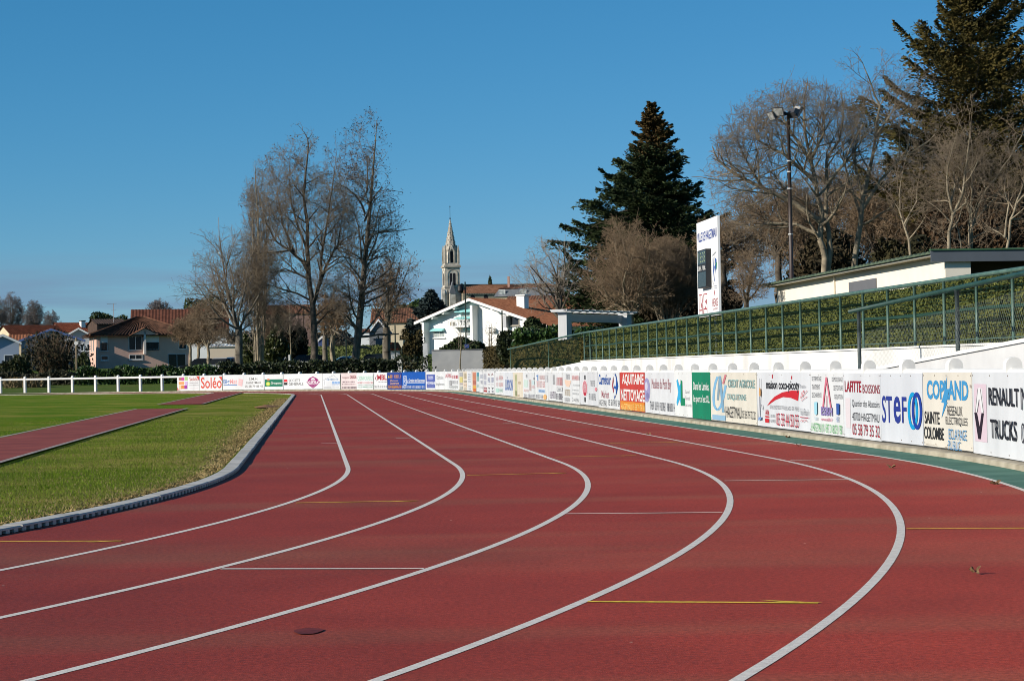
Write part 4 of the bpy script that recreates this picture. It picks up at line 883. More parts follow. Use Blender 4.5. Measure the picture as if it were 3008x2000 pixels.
# small front gable with its pillar
xg = lx(413); mb = MB(Mp_)
mb.prism([(xg-1.7, ze-0.1), (xg+1.7, ze-0.1), (xg, pz(966))], -0.95, 2.4, 'y'); mb.build('gable', M_HPINK, ph)
mb = MB(Mp_)
for s_ in (-1, 1): corrug(mb, (xg+s_*2.0, -1.25, ze-0.22), (xg+s_*2.0, 3.2, ze-0.22), (xg, 3.2, pz(966)+0.10), (xg, -1.25, pz(966)+0.10), 0.42, 0.05)
mb.build('gable_roof', M_TILE_B, rf)
mb = MB(Mp_); mb.box(xg-0.13, xg+0.13, -0.95, -0.004, pz(1042), pz(968)-0.25); mb.build('pillar', mat('pillar_pale', (0.58, 0.54, 0.50), 0.8), ph)
window(Mp_, lx(296), lx(312), pz(1029), pz(984), ph, shutter=0.5, mull=0)
window(Mp_, lx(372), lx(406), pz(1028), pz(990), ph, sill=False)
window(Mp_, lx(417), lx(452), pz(1028), pz(986), ph, shutter=0.5, mull=0, sill=False)
window(Mp_, lx(509), lx(528), pz(1027), pz(985), ph, mull=0, sill=False)
window(Mp_, lx(296), lx(313), pz(1057), pz(1046), ph, mull=0)
window(Mp_, lx(373), lx(406), pz(1056), pz(1044), ph)
window(Mp_, lx(479), lx(526), pz(1081), pz(1044), ph, sill=False, frame=mat('frame_grey', (0.45, 0.46, 0.48), 0.5))
for xa, xb in ((lx(295), lx(314)), (lx(416), lx(453))):      # black railings with a cross
    mb = MB(Mp_); z0, z1 = pz(1030), pz(1009)
    for z in (z0, z1): mb.box(xa, xb, -0.14, -0.10, z-0.04, z+0.04)
    for i in range(5): x = xa+(xb-xa)*i/4; mb.box(x-0.03, x+0.03, -0.138, -0.102, z0, z1)
    mb.hexa([(xa, -0.13, z0), (xa+0.06, -0.13, z0), (xa+0.06, -0.11, z0), (xa, -0.11, z0), (xb-0.06, -0.13, z1), (xb, -0.13, z1), (xb, -0.11, z1), (xb-0.06, -0.11, z1)])
    mb.build('railing', mat('iron_black', (0.02, 0.02, 0.022), 0.5), ph)
mb = MB(Mp_); mb.tube([(0.1, -0.1, zg), (0.1, -0.1, zee-0.1)], 0.05, 6); mb.tube([(W-0.15, -0.1, zg), (W-0.15, -0.1, pz(1044))], 0.05, 6); mb.build('downpipe', mat('pipe_pale', (0.55, 0.5, 0.46), 0.6), ph)
Ml = Mp_ @ Matrix.Rotation(R_(-90), 4, 'Z')
for y_ in (2.2, 5.2): window(Ml @ Matrix.Translation((-D, 0, 0)), y_, y_+0.9, pz(1030), pz(992), ph, mull=0, sill=False)

house('tile_roofed_house', 'brick-red roofed house rising behind the pink house', 388, 285, 8, 13.0, 9.0, 2.2, 6.9, zpx(460, 908, 285), M_HWHITE, mat('tile_behind', (0.095, 0.038, 0.026), 0.9, col2=(0.15, 0.062, 0.042), scale=1.5, spec=.03), 'x', ov=0.3, pitch=0.45)
# houses at the far left
house('shaded_gable_house', 'gabled house with a shaded grey front, a blue bargeboard and orange roof behind the dark bush', 62, 246, 12, 7.0, 9.0, 1.6, zpx(210, 1000, 246)+0.1, zpx(152, 968, 246), M_HSHADE, M_TILE_O, 'y', ov=0.5, verge=mat('verge_blue', (0.10, 0.17, 0.36), 0.6))
house('cream_house', 'cream house with a white gutter at the left of the grey gable', 30, 249, 12, 3.2, 5.0, 1.6, zpx(30, 1006, 249), zpx(60, 984, 249), M_HCREAM, M_TILE_O, 'x', ov=0.25)
house('blue_gabled_house', 'bluish gabled house cut by the left edge of the picture', -40, 236, 14, 3.6, 9.0, 1.6, zpx(20, 1006, 236), zpx(5, 985, 236), mat('house_blue', (0.30, 0.36, 0.46), 0.9), M_TILE_O, 'y', ov=0.3, wins=((2.0, 2.9, 2.5, 3.6, dict(mull=0)),))
house('brown_roofed_house', 'house with a long dark brown roof and a cream gable end', 42, 320, 40, 9.0, 7.0, 2.4, zpx(40, 992, 320), zpx(60, 955, 320), M_HCREAM, mat('tile_brownred', (0.09, 0.032, 0.02), 0.9, col2=(0.15, 0.052, 0.03), scale=1.5, spec=.03), 'x', ov=0.3)
house('orange_roofed_house', 'white gabled house with a bright orange-red roof and pale chimney', 182, 345, 35, 8.0, 5.5, 2.6, zpx(200, 976, 345), zpx(230, 948, 345), M_HWHITE, M_TILE_R, 'x', ov=0.2, chim=((4.0, 1.2, 0.75, 0.35),))
house('shaded_front_house', 'low gabled house with a shaded grey front and window left of the pink house', 184, 300, 10, 4.6, 8.0, 2.0, zpx(200, 992, 300), zpx(238, 965, 300), mat('front_shaded', (0.46, 0.47, 0.49), 0.9), M_TILE_O, 'y', ov=0.5, wins=((2.2, 2.9, 4.8, 5.7, dict(mull=0)), (3.5, 4.3, 4.8, 5.7, dict(mull=0))))  # the front's shade is put into its grey wall colour
house('dark_roofed_house', 'dark low roof between the orange roof and the pink house', 286, 310, 25, 4.5, 6.0, 2.2, zpx(300, 953, 310), zpx(300, 938, 310), M_TILE_D, M_TILE_D, 'x', ov=0.2)
mb = MB(); a = at(334, 940, 312); t_ = at(334, 892, 312)
mb.tube([(a.x, a.y, a.z-3), (a.x, a.y, t_.z)], 0.05, 5); mb.tube([(a.x-1.0, a.y, t_.z), (a.x+0.5, a.y, t_.z+0.02)], 0.03, 4); mb.tube([(a.x-0.4, a.y, t_.z-1.0), (a.x+0.4, a.y, t_.z-1.0)], 0.03, 4)
tag(mb.build('roof_antenna', mat('antenna_grey', (0.25, 0.25, 0.27), 0.5)), 'thin grey television antenna standing over the dark roof', 'antenna')
house('cream_shed_building', 'long pale cream building with a single-slope roof behind the parked cars', 608, 205, 6, 4.4, 6.0, 1.2, zpx(610, 1020, 205), zpx(650, 1014, 205), mat('cream_plain', (0.62, 0.52, 0.40), 0.9), M_FRAME, 'x', ov=0.15, cat='building', wins=((1.2, 2.3, 1.6, 2.5, dict(mull=0, pane=mat('door_brown', (0.16, 0.07, 0.04), 0.7), sill=False)),))
house('long_school_building', 'long building with a white eave line seen through the bare trees', 770, 380, 0, 9.0, 10.0, 4.5, zpx(800, 921, 380), zpx(800, 896, 380), mat('school_brown', (0.20, 0.13, 0.11), 0.9), M_TILE_B, 'x', ov=0.4, cat='building', wins=((1.5, 2.2, 10.2, 11.0), (3.0, 3.7, 10.2, 11.0)))
house('white_outbuilding', 'small plain white outbuilding on the green slope behind the tall trunk', 1053, 245, 4, 1.3, 4.0, 4.2, zpx(1070, 977, 245), zpx(1070, 968, 245), M_HWHITE, M_TILE_B, 'x', ov=0.1, cat='building')
house('slate_gabled_house', 'dark slate gable house right of the white outbuilding', 1086, 250, 0, 2.2, 6.0, 4.2, zpx(1090, 975, 250), zpx(1100, 940, 250), M_SLATE, M_SLATE, 'y', ov=0.2)
house('brown_tiled_house', 'brown tiled roof behind the bare trees left of the blue spruce', 1095, 270, 0, 7.5, 7.0, 5.0, zpx(1200, 945, 270), zpx(1200, 905, 270), M_HCREAM, M_TILE_B, 'x', ov=0.3)
house('small_hut', 'little white hut with a brick-red roof and blue panel by the car park', 1144, 172, 4, 1.0, 1.6, 0.9, zpx(1150, 1026, 172), zpx(1150, 1010, 172), M_HWHITE, M_TILE_R, 'x', ov=0.2, pitch=0.25, cat='hut')
house('blue_gabled_shed', 'small dark blue gabled shed between the pollarded trunks', 935, 225, 0, 0.85, 3.0, 3.0, zpx(945, 1000, 225), zpx(945, 990, 225), mat('shed_blue', (0.05, 0.08, 0.20), 0.7), M_SLATE, 'y', ov=0.05, cat='shed')

# white Basque-style house
Yw = 212; p = at(1256, 1000, Yw); Mw = yawM((p.x, p.y, 0), R_(-35)); W, xr = 14.9, 6.1
wh = thing('white_house', (p.x, p.y, 3.2), 'white gabled house with turquoise awnings and an orange tile roof', 'house')
zr_, sl = 8.05, 0.315; zL, zR = zr_ - xr*sl, zr_ - (W-xr)*sl
mb = MB(Mw); mb.prism([(0, 1.5), (W, 1.5), (W, zR), (xr, zr_), (0, zL)], 0, 15, 'y'); mb.build('wall', M_HWHITE, wh)
mb = MB(Mw); ov = 0.9
for e, ze_ in ((-ov, zr_-(xr+ov)*sl), (W+ov, zr_-(W-xr+ov)*sl)):
    corrug(mb, (e, -1.1, ze_+0.20), (e, 16, ze_+0.20), (xr, 16, zr_+0.20), (xr, -1.1, zr_+0.20), 0.35, 0.06)
rf = mb.build('roof', M_TILE_O, wh)
for e, ze_ in ((-ov, zr_-(xr+ov)*sl), (W+ov, zr_-(W-xr+ov)*sl)):
    mb = MB(Mw); y0, y1 = -1.1, -1.0
    mb.hexa([(e, y0, ze_-0.10), (xr, y0, zr_-0.10), (xr, y1, zr_-0.10), (e, y1, ze_-0.10), (e, y0, ze_+0.19), (xr, y0, zr_+0.19), (xr, y1, zr_+0.19), (e, y1, ze_+0.19)]); mb.build('bargeboard', M_FRAME, rf)
    mb = MB(Mw); mb.hexa([(e, -0.99, ze_+0.10), (xr, -0.99, zr_+0.10), (xr, 16, zr_+0.10), (e, 16, ze_+0.10), (e, -0.99, ze_+0.17), (xr, -0.99, zr_+0.17), (xr, 16, zr_+0.17), (e, 16, ze_+0.17)]); mb.build('soffit', mat('soffit_teal', (0.20, 0.34, 0.35), 0.8), rf)
for t in (0.12, 0.32, 0.52, 0.72):                            # purlin ends under the verge
    for e in (-ov, W+ov):
        x = e + (xr-e)*t; z = zr_ - abs(xr-x)*sl - 0.12
        mb = MB(Mw); mb.box(x-0.12, x+0.12, -0.98, -0.004, z-0.15, z+0.1); mb.build('purlin', M_FRAME, rf)
def wx(px):                                                   # picture column -> metres along the front
    k = (px-1504)/FPX; return (k*Yw - p.x)/(math.cos(R_(-35)) - k*math.sin(R_(-35)))
def wz(px, py): return at(px, py, Yw - 0.5736*wx(px)).z
M_AWN = mat('awning_turquoise', (0.30, 0.62, 0.62), 0.8)
M_CURT = mat('curtained_glass', (0.22, 0.26, 0.26), 0.3, col2=(0.5, 0.52, 0.5), scale=2, spec=0.5)
window(Mw, wx(1277), wx(1306), wz(1290, 990), wz(1290, 972), wh, mull=1, pane=M_CURT)
window(Mw, wx(1357), wx(1392), wz(1375, 931), wz(1375, 916), wh, mull=2, sill=False, pane=M_CURT)
window(Mw, wx(1357), wx(1392), wz(1375, 953), wz(1375, 936), wh, mull=2, sill=False, pane=M_CURT)
window(Mw, wx(1374), wx(1394), wz(1384, 986), wz(1384, 971), wh, mull=1, pane=M_CURT)
for a, b, y0, y1, d in ((1271, 1307, 964, 973, 0.5), (1347, 1398, 906, 917, 0.7), (1345, 1398, 930, 937, 0.7), (1367, 1396, 960, 970, 0.4)):
    z1, z0 = wz((a+b)/2, y0), wz((a+b)/2, y1); mb = MB(Mw)
    mb.prism([(-0.06, z1), (-d, z0+0.05), (-d, z0), (-0.06, z0)], wx(a), wx(b), 'x'); mb.build('awning', M_AWN, wh)
bx0, bx1 = wx(1338), wx(1397); z0, z1 = wz(1368, 957), wz(1368, 940); mb = MB(Mw)
mb.box(bx0, bx1, -1.2, -0.004, z0-0.15, z0); mb.build('balcony_slab', M_HWHITE, wh)
mb = MB(Mw); mb.box(bx0, bx1, -1.2, -1.14, z1-0.07, z1)
for i in range(15): x = bx0+(bx1-bx0-0.06)*i/14; mb.box(x, x+0.06, -1.195, -1.145, z0, z1-0.07)
mb.build('balcony_rail', M_FRAME, wh)
mb = MB(Mw); mb.box(wx(1399), wx(1406), -1.0, -0.004, 1.5, wz(1402, 897)); mb.build('fin_wall', M_HWHITE, wh)
mb = MB(Mw); mb.box(wx(1257), wx(1263), -1.0, -0.004, 1.5, wz(1260, 948)); mb.build('fin_wall', M_HWHITE, wh)
mb = MB(Mw); mb.box(wx(1330), wx(1338), -0.5, -0.004, wz(1334, 957), wz(1334, 946)); mb.build('air_unit', mat('unit_tan', (0.30, 0.24, 0.16), 0.7), wh)
mb = MB(Mw); mb.box(wx(1447), wx(1459), -0.5, -0.004, wz(1452, 975), wz(1452, 965)); mb.build('air_unit', mat('unit_pale', (0.6, 0.6, 0.58), 0.6), wh)
window(Mw, wx(1438), wx(1446), wz(1442, 980), wz(1442, 962), wh, mull=0, sill=False)
window(Mw, wx(1501), wx(1525), wz(1512, 954), wz(1512, 930), wh, mull=0, frame=mat('frame_brown', (0.30, 0.27, 0.23), 0.8))
mb = MB(Mw); mb.box(wx(1489), wx(1498), -0.6, -0.004, wz(1494, 962), wz(1494, 925)); mb.build('side_fin', mat('fin_grey', (0.42, 0.43, 0.45), 0.8), wh)
mb = MB(Mw); xc = xr+2.6; mb.box(xc, xc+0.95, 3.6, 4.4, zr_-1.4, zr_+0.40); ch = mb.build('chimney', M_HWHITE, rf)
mb = MB(Mw); mb.box(xc-0.1, xc+1.1, 3.5, 4.6, zr_+0.403, zr_+0.52); mb.build('chimney_cap', M_FRAME, ch)

house('brick_gabled_house', 'pinkish brick house with a white-edged small gable behind the pergola', 1537, 226, -6, 3.5, 7.0, 3.6, zpx(1545, 912, 226), zpx(1578, 893, 226), M_BRICK, M_TILE_O, 'y', ov=0.6, wins=((0.5, 2.6, 6.6, 7.1, dict(mull=0, sill=False)),))
house('long_tiled_house', 'long brown-orange tiled roof stretching right of the white house', 1488, 250, -10, 11.5, 9.0, 3.8, zpx(1600, 900, 250), zpx(1580, 868, 250), M_BRICK, M_TILE_B, 'x', ov=0.5)
# mansard-roofed town building behind
Ym = 330; p2 = at(1452, 1000, Ym); Mm = yawM((p2.x, p2.y, 0), R_(-8)); zA, zB, zC = zpx(1500, 871, Ym), zpx(1500, 848, Ym), zpx(1500, 832, Ym)
ms = thing('mansard_building', (p2.x, p2.y, 5), 'grey mansard-roofed town building with dormer windows', 'building')
mb = MB(Mm); mb.box(0.3, 10.9, 0.3, 9, 4, zA); mb.build('wall', M_HCREAM, ms)
mb = MB(Mm); mb.hexa([(0, 0, zA), (11.2, 0, zA), (11.2, 9.3, zA), (0, 9.3, zA), (0.8, 0.8, zB), (10.4, 0.8, zB), (10.4, 8.5, zB), (0.8, 8.5, zB)]); rf = mb.build('roof', M_SLATE, ms)
mb = MB(Mm)
corrug(mb, (0.6, 0.6, zB+0.01), (10.6, 0.6, zB+0.01), (8.5, 4.6, zC), (2.5, 4.6, zC)); corrug(mb, (0.6, 8.7, zB+0.01), (0.6, 0.6, zB+0.01), (2.5, 4.6, zC), (2.5, 4.6, zC)); corrug(mb, (10.6, 0.6, zB+0.01), (10.6, 8.7, zB+0.01), (8.5, 4.6, zC), (8.5, 4.6, zC))
mb.build('roof_cap', M_TILE_B, rf)
for x in (0.9, 4.3): window(Mm, x, x+0.9, zA+0.2, zB-0.2, ms, y=0.25, mull=1, pane=M_CURT)
mb = MB(Mm); mb.box(2.0, 2.35, 2, 2.35, zB, zC+1.2); mb.build('chimney', M_BRICK, rf)

# ------------------------------------------------------------------ church
Yc = 600; kz = Yc/FPX
def cz(py): return (1085.8-py)*kz + 1.08
pc = at(1310.5, 1000, Yc); Mc = yawM((pc.x, pc.y, 0), R_(12.5)); TW = 4.4
ch = thing('church', (pc.x+2, pc.y+2, 9), 'pale stone church with a tall octagonal spire above the roofs', 'church')
mb = MB(Mc); mb.box(-0.15, TW+0.15, -0.15, TW+0.15, 6, cz(843)); mb.box(0.0, TW, 0.0, TW, cz(843), cz(785)); mb.build('tower', M_STONE, ch)
mb = MB(Mc); mb.box(-0.35, TW+0.35, -0.35, TW+0.35, cz(785)+0.002, cz(781))
mb.hexa([(-0.3, -0.3, cz(781)), (TW+0.3, -0.3, cz(781)), (TW+0.3, TW+0.3, cz(781)), (-0.3, TW+0.3, cz(781)), (0.25, 0.25, cz(772)), (TW-0.25, 0.25, cz(772)), (TW-0.25, TW-0.25, cz(772)), (0.25, TW-0.25, cz(772))])
mb.box(-0.25, TW+0.25, -0.25, TW+0.25, cz(845), cz(842)); mb.build('cornice', M_SPIRE, ch)
M_DARK = mat('opening_dark', (0.012, 0.014, 0.02), 0.8)
def arched(M, xc, w_, z0, z1, y=-0.006):
    r = w_/2; pts = [(xc-r, y, z0), (xc+r, y, z0)] + [(xc + r*math.cos(a), y, z1-r + r*1.15*math.sin(a)) for a in np.linspace(0, math.pi, 9)]
    m_ = MB(M); m_.face(pts); return m_
for Mf in (Mc, Mc @ Matrix.Translation((0, TW, 0)) @ Matrix.Rotation(R_(-90), 4, 'Z')):
    for xc in (TW*0.40, TW*0.62): arched(Mf, xc, 0.80, cz(838), cz(802)).build('belfry_opening', M_DARK, ch)
    mb = MB(Mf); n = 14; zc = cz(806); r0, r1 = 1.35, 1.62; xc = TW*0.51
    for i in range(n):
        a0, a1 = math.pi*i/n, math.pi*(i+1)/n
        mb.hexa([(xc+r*math.cos(a), y, zc+r*math.sin(a)) for y in (-0.10, -0.004) for r, a in ((r0, a0), (r1, a0), (r1, a1), (r0, a1))])
    for s_ in (-1, 1): mb.box(xc+s_*1.485-0.13, xc+s_*1.485+0.13, -0.10, -0.004, cz(840), zc)
    mb.build('arch_moulding', M_SPIRE, ch)
# lantern stage: octagon with gabled openings and four corner pinnacles
ctr = Vector((TW/2, TW/2, 0))
def octa(r, z, off=math.pi/8): return [ctr + Vector((r*math.cos(off+k*math.pi/4), r*math.sin(off+k*math.pi/4), z)) for k in range(8)]
mb = MB(Mc); A, B = octa(1.85, cz(773)), octa(1.75, cz(735)); 
for i in range(8): mb.face([A[i], A[(i+1) % 8], B[(i+1) % 8], B[i]])
mb.build('lantern', M_STONE, ch)
mb = MB(Mc); A, B, tip = octa(1.85, cz(736)), octa(0.10, cz(642)), ctr + Vector((0, 0, cz(637)))
for i in range(8): mb.face([A[i], A[(i+1) % 8], B[(i+1) % 8], B[i]]); mb.face([B[i], B[(i+1) % 8], tip])
mb.face(A[::-1]); sp = mb.build('spire', M_SPIRE, ch)
mb = MB(Mc)
for i in range(8):                                            # small crockets up the edges
    for t in np.linspace(0.12, 0.85, 6):
        q_ = A[i].lerp(B[i], t); mb.box(q_.x-0.09, q_.x+0.09, q_.y-0.09, q_.y+0.09, q_.z, q_.z+0.22)
mb.build('crockets', M_SPIRE, sp)
mb = MB(Mc)
for i in range(8):
    a = math.pi/4*i
    for t, w_ in ((0.16, 0.16), (0.32, 0.12), (0.48, 0.09)):
        r = (1.85*(1-t)+0.1*t)*math.cos(math.pi/8)+0.012; z = cz(736)+(cz(642)-cz(736))*t; c_ = ctr + Vector((r*math.cos(a), r*math.sin(a), 0)); d = Vector((-math.sin(a), math.cos(a), 0))*w_
        r2 = (1.85*(1-t-0.04)+0.1*(t+0.04))*math.cos(math.pi/8)+0.012; c2 = ctr + Vector((r2*math.cos(a), r2*math.sin(a), 0)); z2 = z + (cz(642)-cz(736))*0.04
        mb.face([c_-d+Vector((0, 0, z)), c_+d+Vector((0, 0, z)), c2+d+Vector((0, 0, z2)), c2-d+Vector((0, 0, z2))])
mb.build('spire_openings', M_DARK, sp)
for k in range(4):
    a = -math.pi/2 + k*math.pi/2; Ml_ = Mc @ Matrix.Translation(ctr) @ Matrix.Rotation(a+math.pi/2, 4, 'Z')
    mb = MB(Ml_)
    mb.prism([(-0.75, cz(773)), (-0.55, cz(773)), (-0.55, cz(738)), (0, cz(730)), (0.55, cz(738)), (0.55, cz(773)), (0.75, cz(773)), (0.75, cz(737)), (0, cz(719)), (-0.75, cz(737))], -2.0, -1.5, 'y'); mb.build('lantern_gable', M_STONE, ch)
    arched(Ml_, 0, 0.9, cz(771), cz(738), -1.75).build('lantern_opening', M_DARK, ch)
for sx in (0.28, TW-0.28):
    for sy in (0.28, TW-0.28):
        mb = MB(Mc); mb.box(sx-0.30, sx+0.30, sy-0.30, sy+0.30, cz(773), cz(740))
        mb.hexa([(sx-0.32, sy-0.32, cz(740)), (sx+0.32, sy-0.32, cz(740)), (sx+0.32, sy+0.32, cz(740)), (sx-0.32, sy+0.32, cz(740)), (sx-0.05, sy-0.05, cz(719)), (sx+0.05, sy-0.05, cz(719)), (sx+0.05, sy+0.05, cz(719)), (sx-0.05, sy+0.05, cz(719))]); mb.build('pinnacle', M_SPIRE, ch)
mb = MB(Mc); c0 = ctr; mb.tube([c0+Vector((0, 0, cz(640))), c0+Vector((0, 0, cz(602)))], 0.06, 5); mb.box(c0.x-0.22, c0.x+0.22, c0.y-0.05, c0.y+0.05, cz(605), cz(603.5)); mb.box(c0.x-0.18, c0.x+0.18, c0.y-0.18, c0.y+0.18, cz(641), cz(638)); mb.build('cross', mat('iron_dark', (0.03, 0.03, 0.03), 0.6), sp)
# lower stage buttresses, stair turret, nave
mb = MB(Mc)
for x0, w_, d_, top_ in ((-1.2, 0.9, 1.2, 848), (1.0, 1.7, 1.6, 852), (-0.4, 0.8, 0.9, 850)):
    z1 = cz(top_); mb.hexa([(x0, -d_, 6), (x0+w_, -d_, 6), (x0+w_, 0, 6), (x0, 0, 6), (x0, -d_, z1-1.2), (x0+w_, -d_, z1-1.2), (x0+w_, -0.16, z1), (x0, -0.16, z1)])
mb.build('buttress', M_STONE, ch)
mb = MB(Mc); mb.prism([(1.0-0.1, cz(853)-0.9), (2.8, cz(853)-0.9), (1.85, cz(828))], -1.75, -0.2, 'y'); mb.build('turret_roof', M_SLATE, ch)
nx0, nx1 = 4.9, 22.0; ya, yb, yr = -3.0, 6.5, 1.75
mb = MB(Mc); mb.box(TW+0.2, nx1, ya+.5, yb-.5, 6, cz(862)); mb.build('nave_wall', mat('nave_stone', (0.34, 0.29, 0.21), 0.9, var=0.12, scale=1, spec=.05), ch)
mb = MB(Mc); corrug(mb, (nx0, ya, cz(863)), (nx1+0.4, ya, cz(863)), (nx1-1.0, yr, cz(836)), (nx0, yr, cz(836)), 0.6, 0.04); corrug(mb, (nx0, yb, cz(863)), (nx1+0.4, yb, cz(863)), (nx1-1.0, yr, cz(836)), (nx0, yr, cz(836)), 0.6, 0.04)
mb.face([(nx1+0.4, ya, cz(863)), (nx1+0.4, yb, cz(863)), (nx1-1, yr, cz(836))]); mb.build('nave_roof', mat('tile_nave', (.20, .095, .055), .95, col2=(.30, .15, .09), scale=1, spec=.02), ch)
mb = MB(Mc); mb.box(nx0, nx1-1, yr-.2, yr+.2, cz(837)+0.01, cz(834.5)); mb.build('ridge', M_TILE_D, ch)
for x in (7.6, 11.5, 16.0): arched(Mc, x, 1.3, cz(886), cz(868), ya+.49).build('nave_window', M_DARK, ch)
mb = MB(Mc)
for i in range(34): mb.box(nx0+0.3+i*0.5, nx0+0.5+i*0.5, ya+.1, ya+.498, cz(866), cz(864)-0.003)
mb.build('corbels', M_STONE, ch)

# grey boundary wall in front of the white house, with its pale pier
Yg = 150; a, b = at(1268, 1030, Yg), at(1449, 1030, Yg)
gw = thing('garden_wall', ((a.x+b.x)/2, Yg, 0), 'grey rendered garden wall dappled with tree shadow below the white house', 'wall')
mb = MB(); mb.box(a.x, b.x, Yg, Yg+0.2, -0.2, a.z); mb.build('wall_face', mat('wall_grey', (0.34, 0.345, 0.35), 0.9, col2=(0.44, 0.44, 0.43), scale=0.8), gw)  # mottled greys paint the shade and tree shadow into the wall colour
mb = MB(); mb.box(a.x, b.x, Yg-0.04, Yg+0.24, a.z+0.003, a.z+0.06); mb.build('coping', mat('coping_grey', (0.2, 0.2, 0.21), 0.9), gw)
pz0 = at(1249, 1008, Yg).z; xa, xb = at(1242, 1008, Yg).x, at(1256, 1008, Yg).x
mb = MB(); mb.box(xa, xb, Yg-0.1, Yg+0.3, -0.2, pz0); tag(mb.build('gate_pier', mat('pier_pale', (0.55, 0.56, 0.56), 0.85, var=0.1, scale=2)), 'pale square gate pier at the left end of the grey garden wall', 'pillar')
a, b = at(1168, 1049, 176), at(1240, 1046, 176)
mb = MB(); mb.box(a.x, b.x, 176, 176.25, 0.4, a.z); tag(mb.build('low_wall', mat('low_wall_cream', (0.66, 0.62, 0.52), 0.85)), 'low cream wall along the car park left of the gate pier', 'wall')
# ------------------------------------------------------------------ trees
M_BARK = mat('bark_grey', (0.085, 0.072, 0.056), 0.9, col2=(0.20, 0.175, 0.135), scale=5, bump=0.6, stretch=(1, 1, 0.35))
M_BARKL = mat('bark_pale', (0.165, 0.135, 0.092), 0.9, col2=(0.31, 0.26, 0.18), scale=3, bump=0.4)
M_BARKD = mat('bark_dark', (0.055, 0.045, 0.034), 0.9, col2=(0.12, 0.10, 0.075), scale=5, bump=0.5)
M_TWIG = mat('twig_grey', (0.14, 0.106, 0.072), 0.9, col2=(0.245, 0.19, 0.13), scale=1.5)
M_TWIGB = mat('twig_brown', (0.15, 0.105, 0.066), 0.9, col2=(0.275, 0.195, 0.12), scale=1.2)
M_TWIGP = mat('twig_pale', (0.23, 0.19, 0.145), 0.9, col2=(0.34, 0.285, 0.22), scale=1.5)
M_POD = mat('seed_pod', (0.045, 0.032, 0.026), 0.9, col2=(0.10, 0.068, 0.05), scale=2)
M_DRYLEAF = mat('dry_leaf', (0.12, 0.06, 0.03), 0.9, col2=(0.22, 0.12, 0.05), scale=2)
def segs_mesh(name, S, sides, m, parent, smooth=False):
    S = np.asarray(S, dtype=np.float64)
    if len(S) == 0: return None
    a, b, ra, rb = S[:, 0:3], S[:, 3:6], S[:, 6], S[:, 7]
    d = b-a; d /= np.maximum(np.linalg.norm(d, axis=1, keepdims=True), 1e-9)
    up = np.where(np.abs(d[:, 2:3]) > 0.9, np.array([[1.0, 0, 0]]), np.array([[0, 0, 1.0]]))
    e = np.cross(d, up); e /= np.linalg.norm(e, axis=1, keepdims=True); f = np.cross(e, d)
    ang = np.arange(sides)*2*np.pi/sides; c, s = np.cos(ang), np.sin(ang)
    ring = e[:, None, :]*c[None, :, None] + f[:, None, :]*s[None, :, None]
    A = a[:, None, :] + ring*ra[:, None, None]; B = b[:, None, :] + ring*rb[:, None, None]
    V = np.concatenate([A, B], axis=1).reshape(-1, 3)
    base = (np.arange(len(S))*2*sides)[:, None]; i = np.arange(sides); j = (i+1) % sides
    F = np.stack([base+i, base+j, base+sides+j, base+sides+i], axis=2).reshape(-1, 4)
    return np_mesh(name, V, F, m, parent, smooth)
def leaf_quads(rng, P, size, elong=1.0, D=None, flat=0.0):
    """small random leaf-sized quads centred on P"""
    n = len(P); d = rng.normal(size=(n, 3)) if D is None else D + rng.normal(size=(n, 3))*0.45
    d[:, 2] *= (1-flat); d /= np.linalg.norm(d, axis=1, keepdims=True)
    r = rng.normal(size=(n, 3)); e = np.cross(d, r); e /= np.maximum(np.linalg.norm(e, axis=1, keepdims=True), 1e-6)
    sz = size*rng.uniform(0.6, 1.35, (n, 1)); a = d*sz*elong; b = e*sz
    V = np.stack([P-a, P+b*0.6, P+a, P-b*0.6], axis=1).reshape(-1, 3)
    F = np.arange(n*4).reshape(-1, 4); return V, F
def nrm3(v):
    k = math.sqrt(v[0]*v[0]+v[1]*v[1]+v[2]*v[2]) or 1e-9; return (v[0]/k, v[1]/k, v[2]/k)
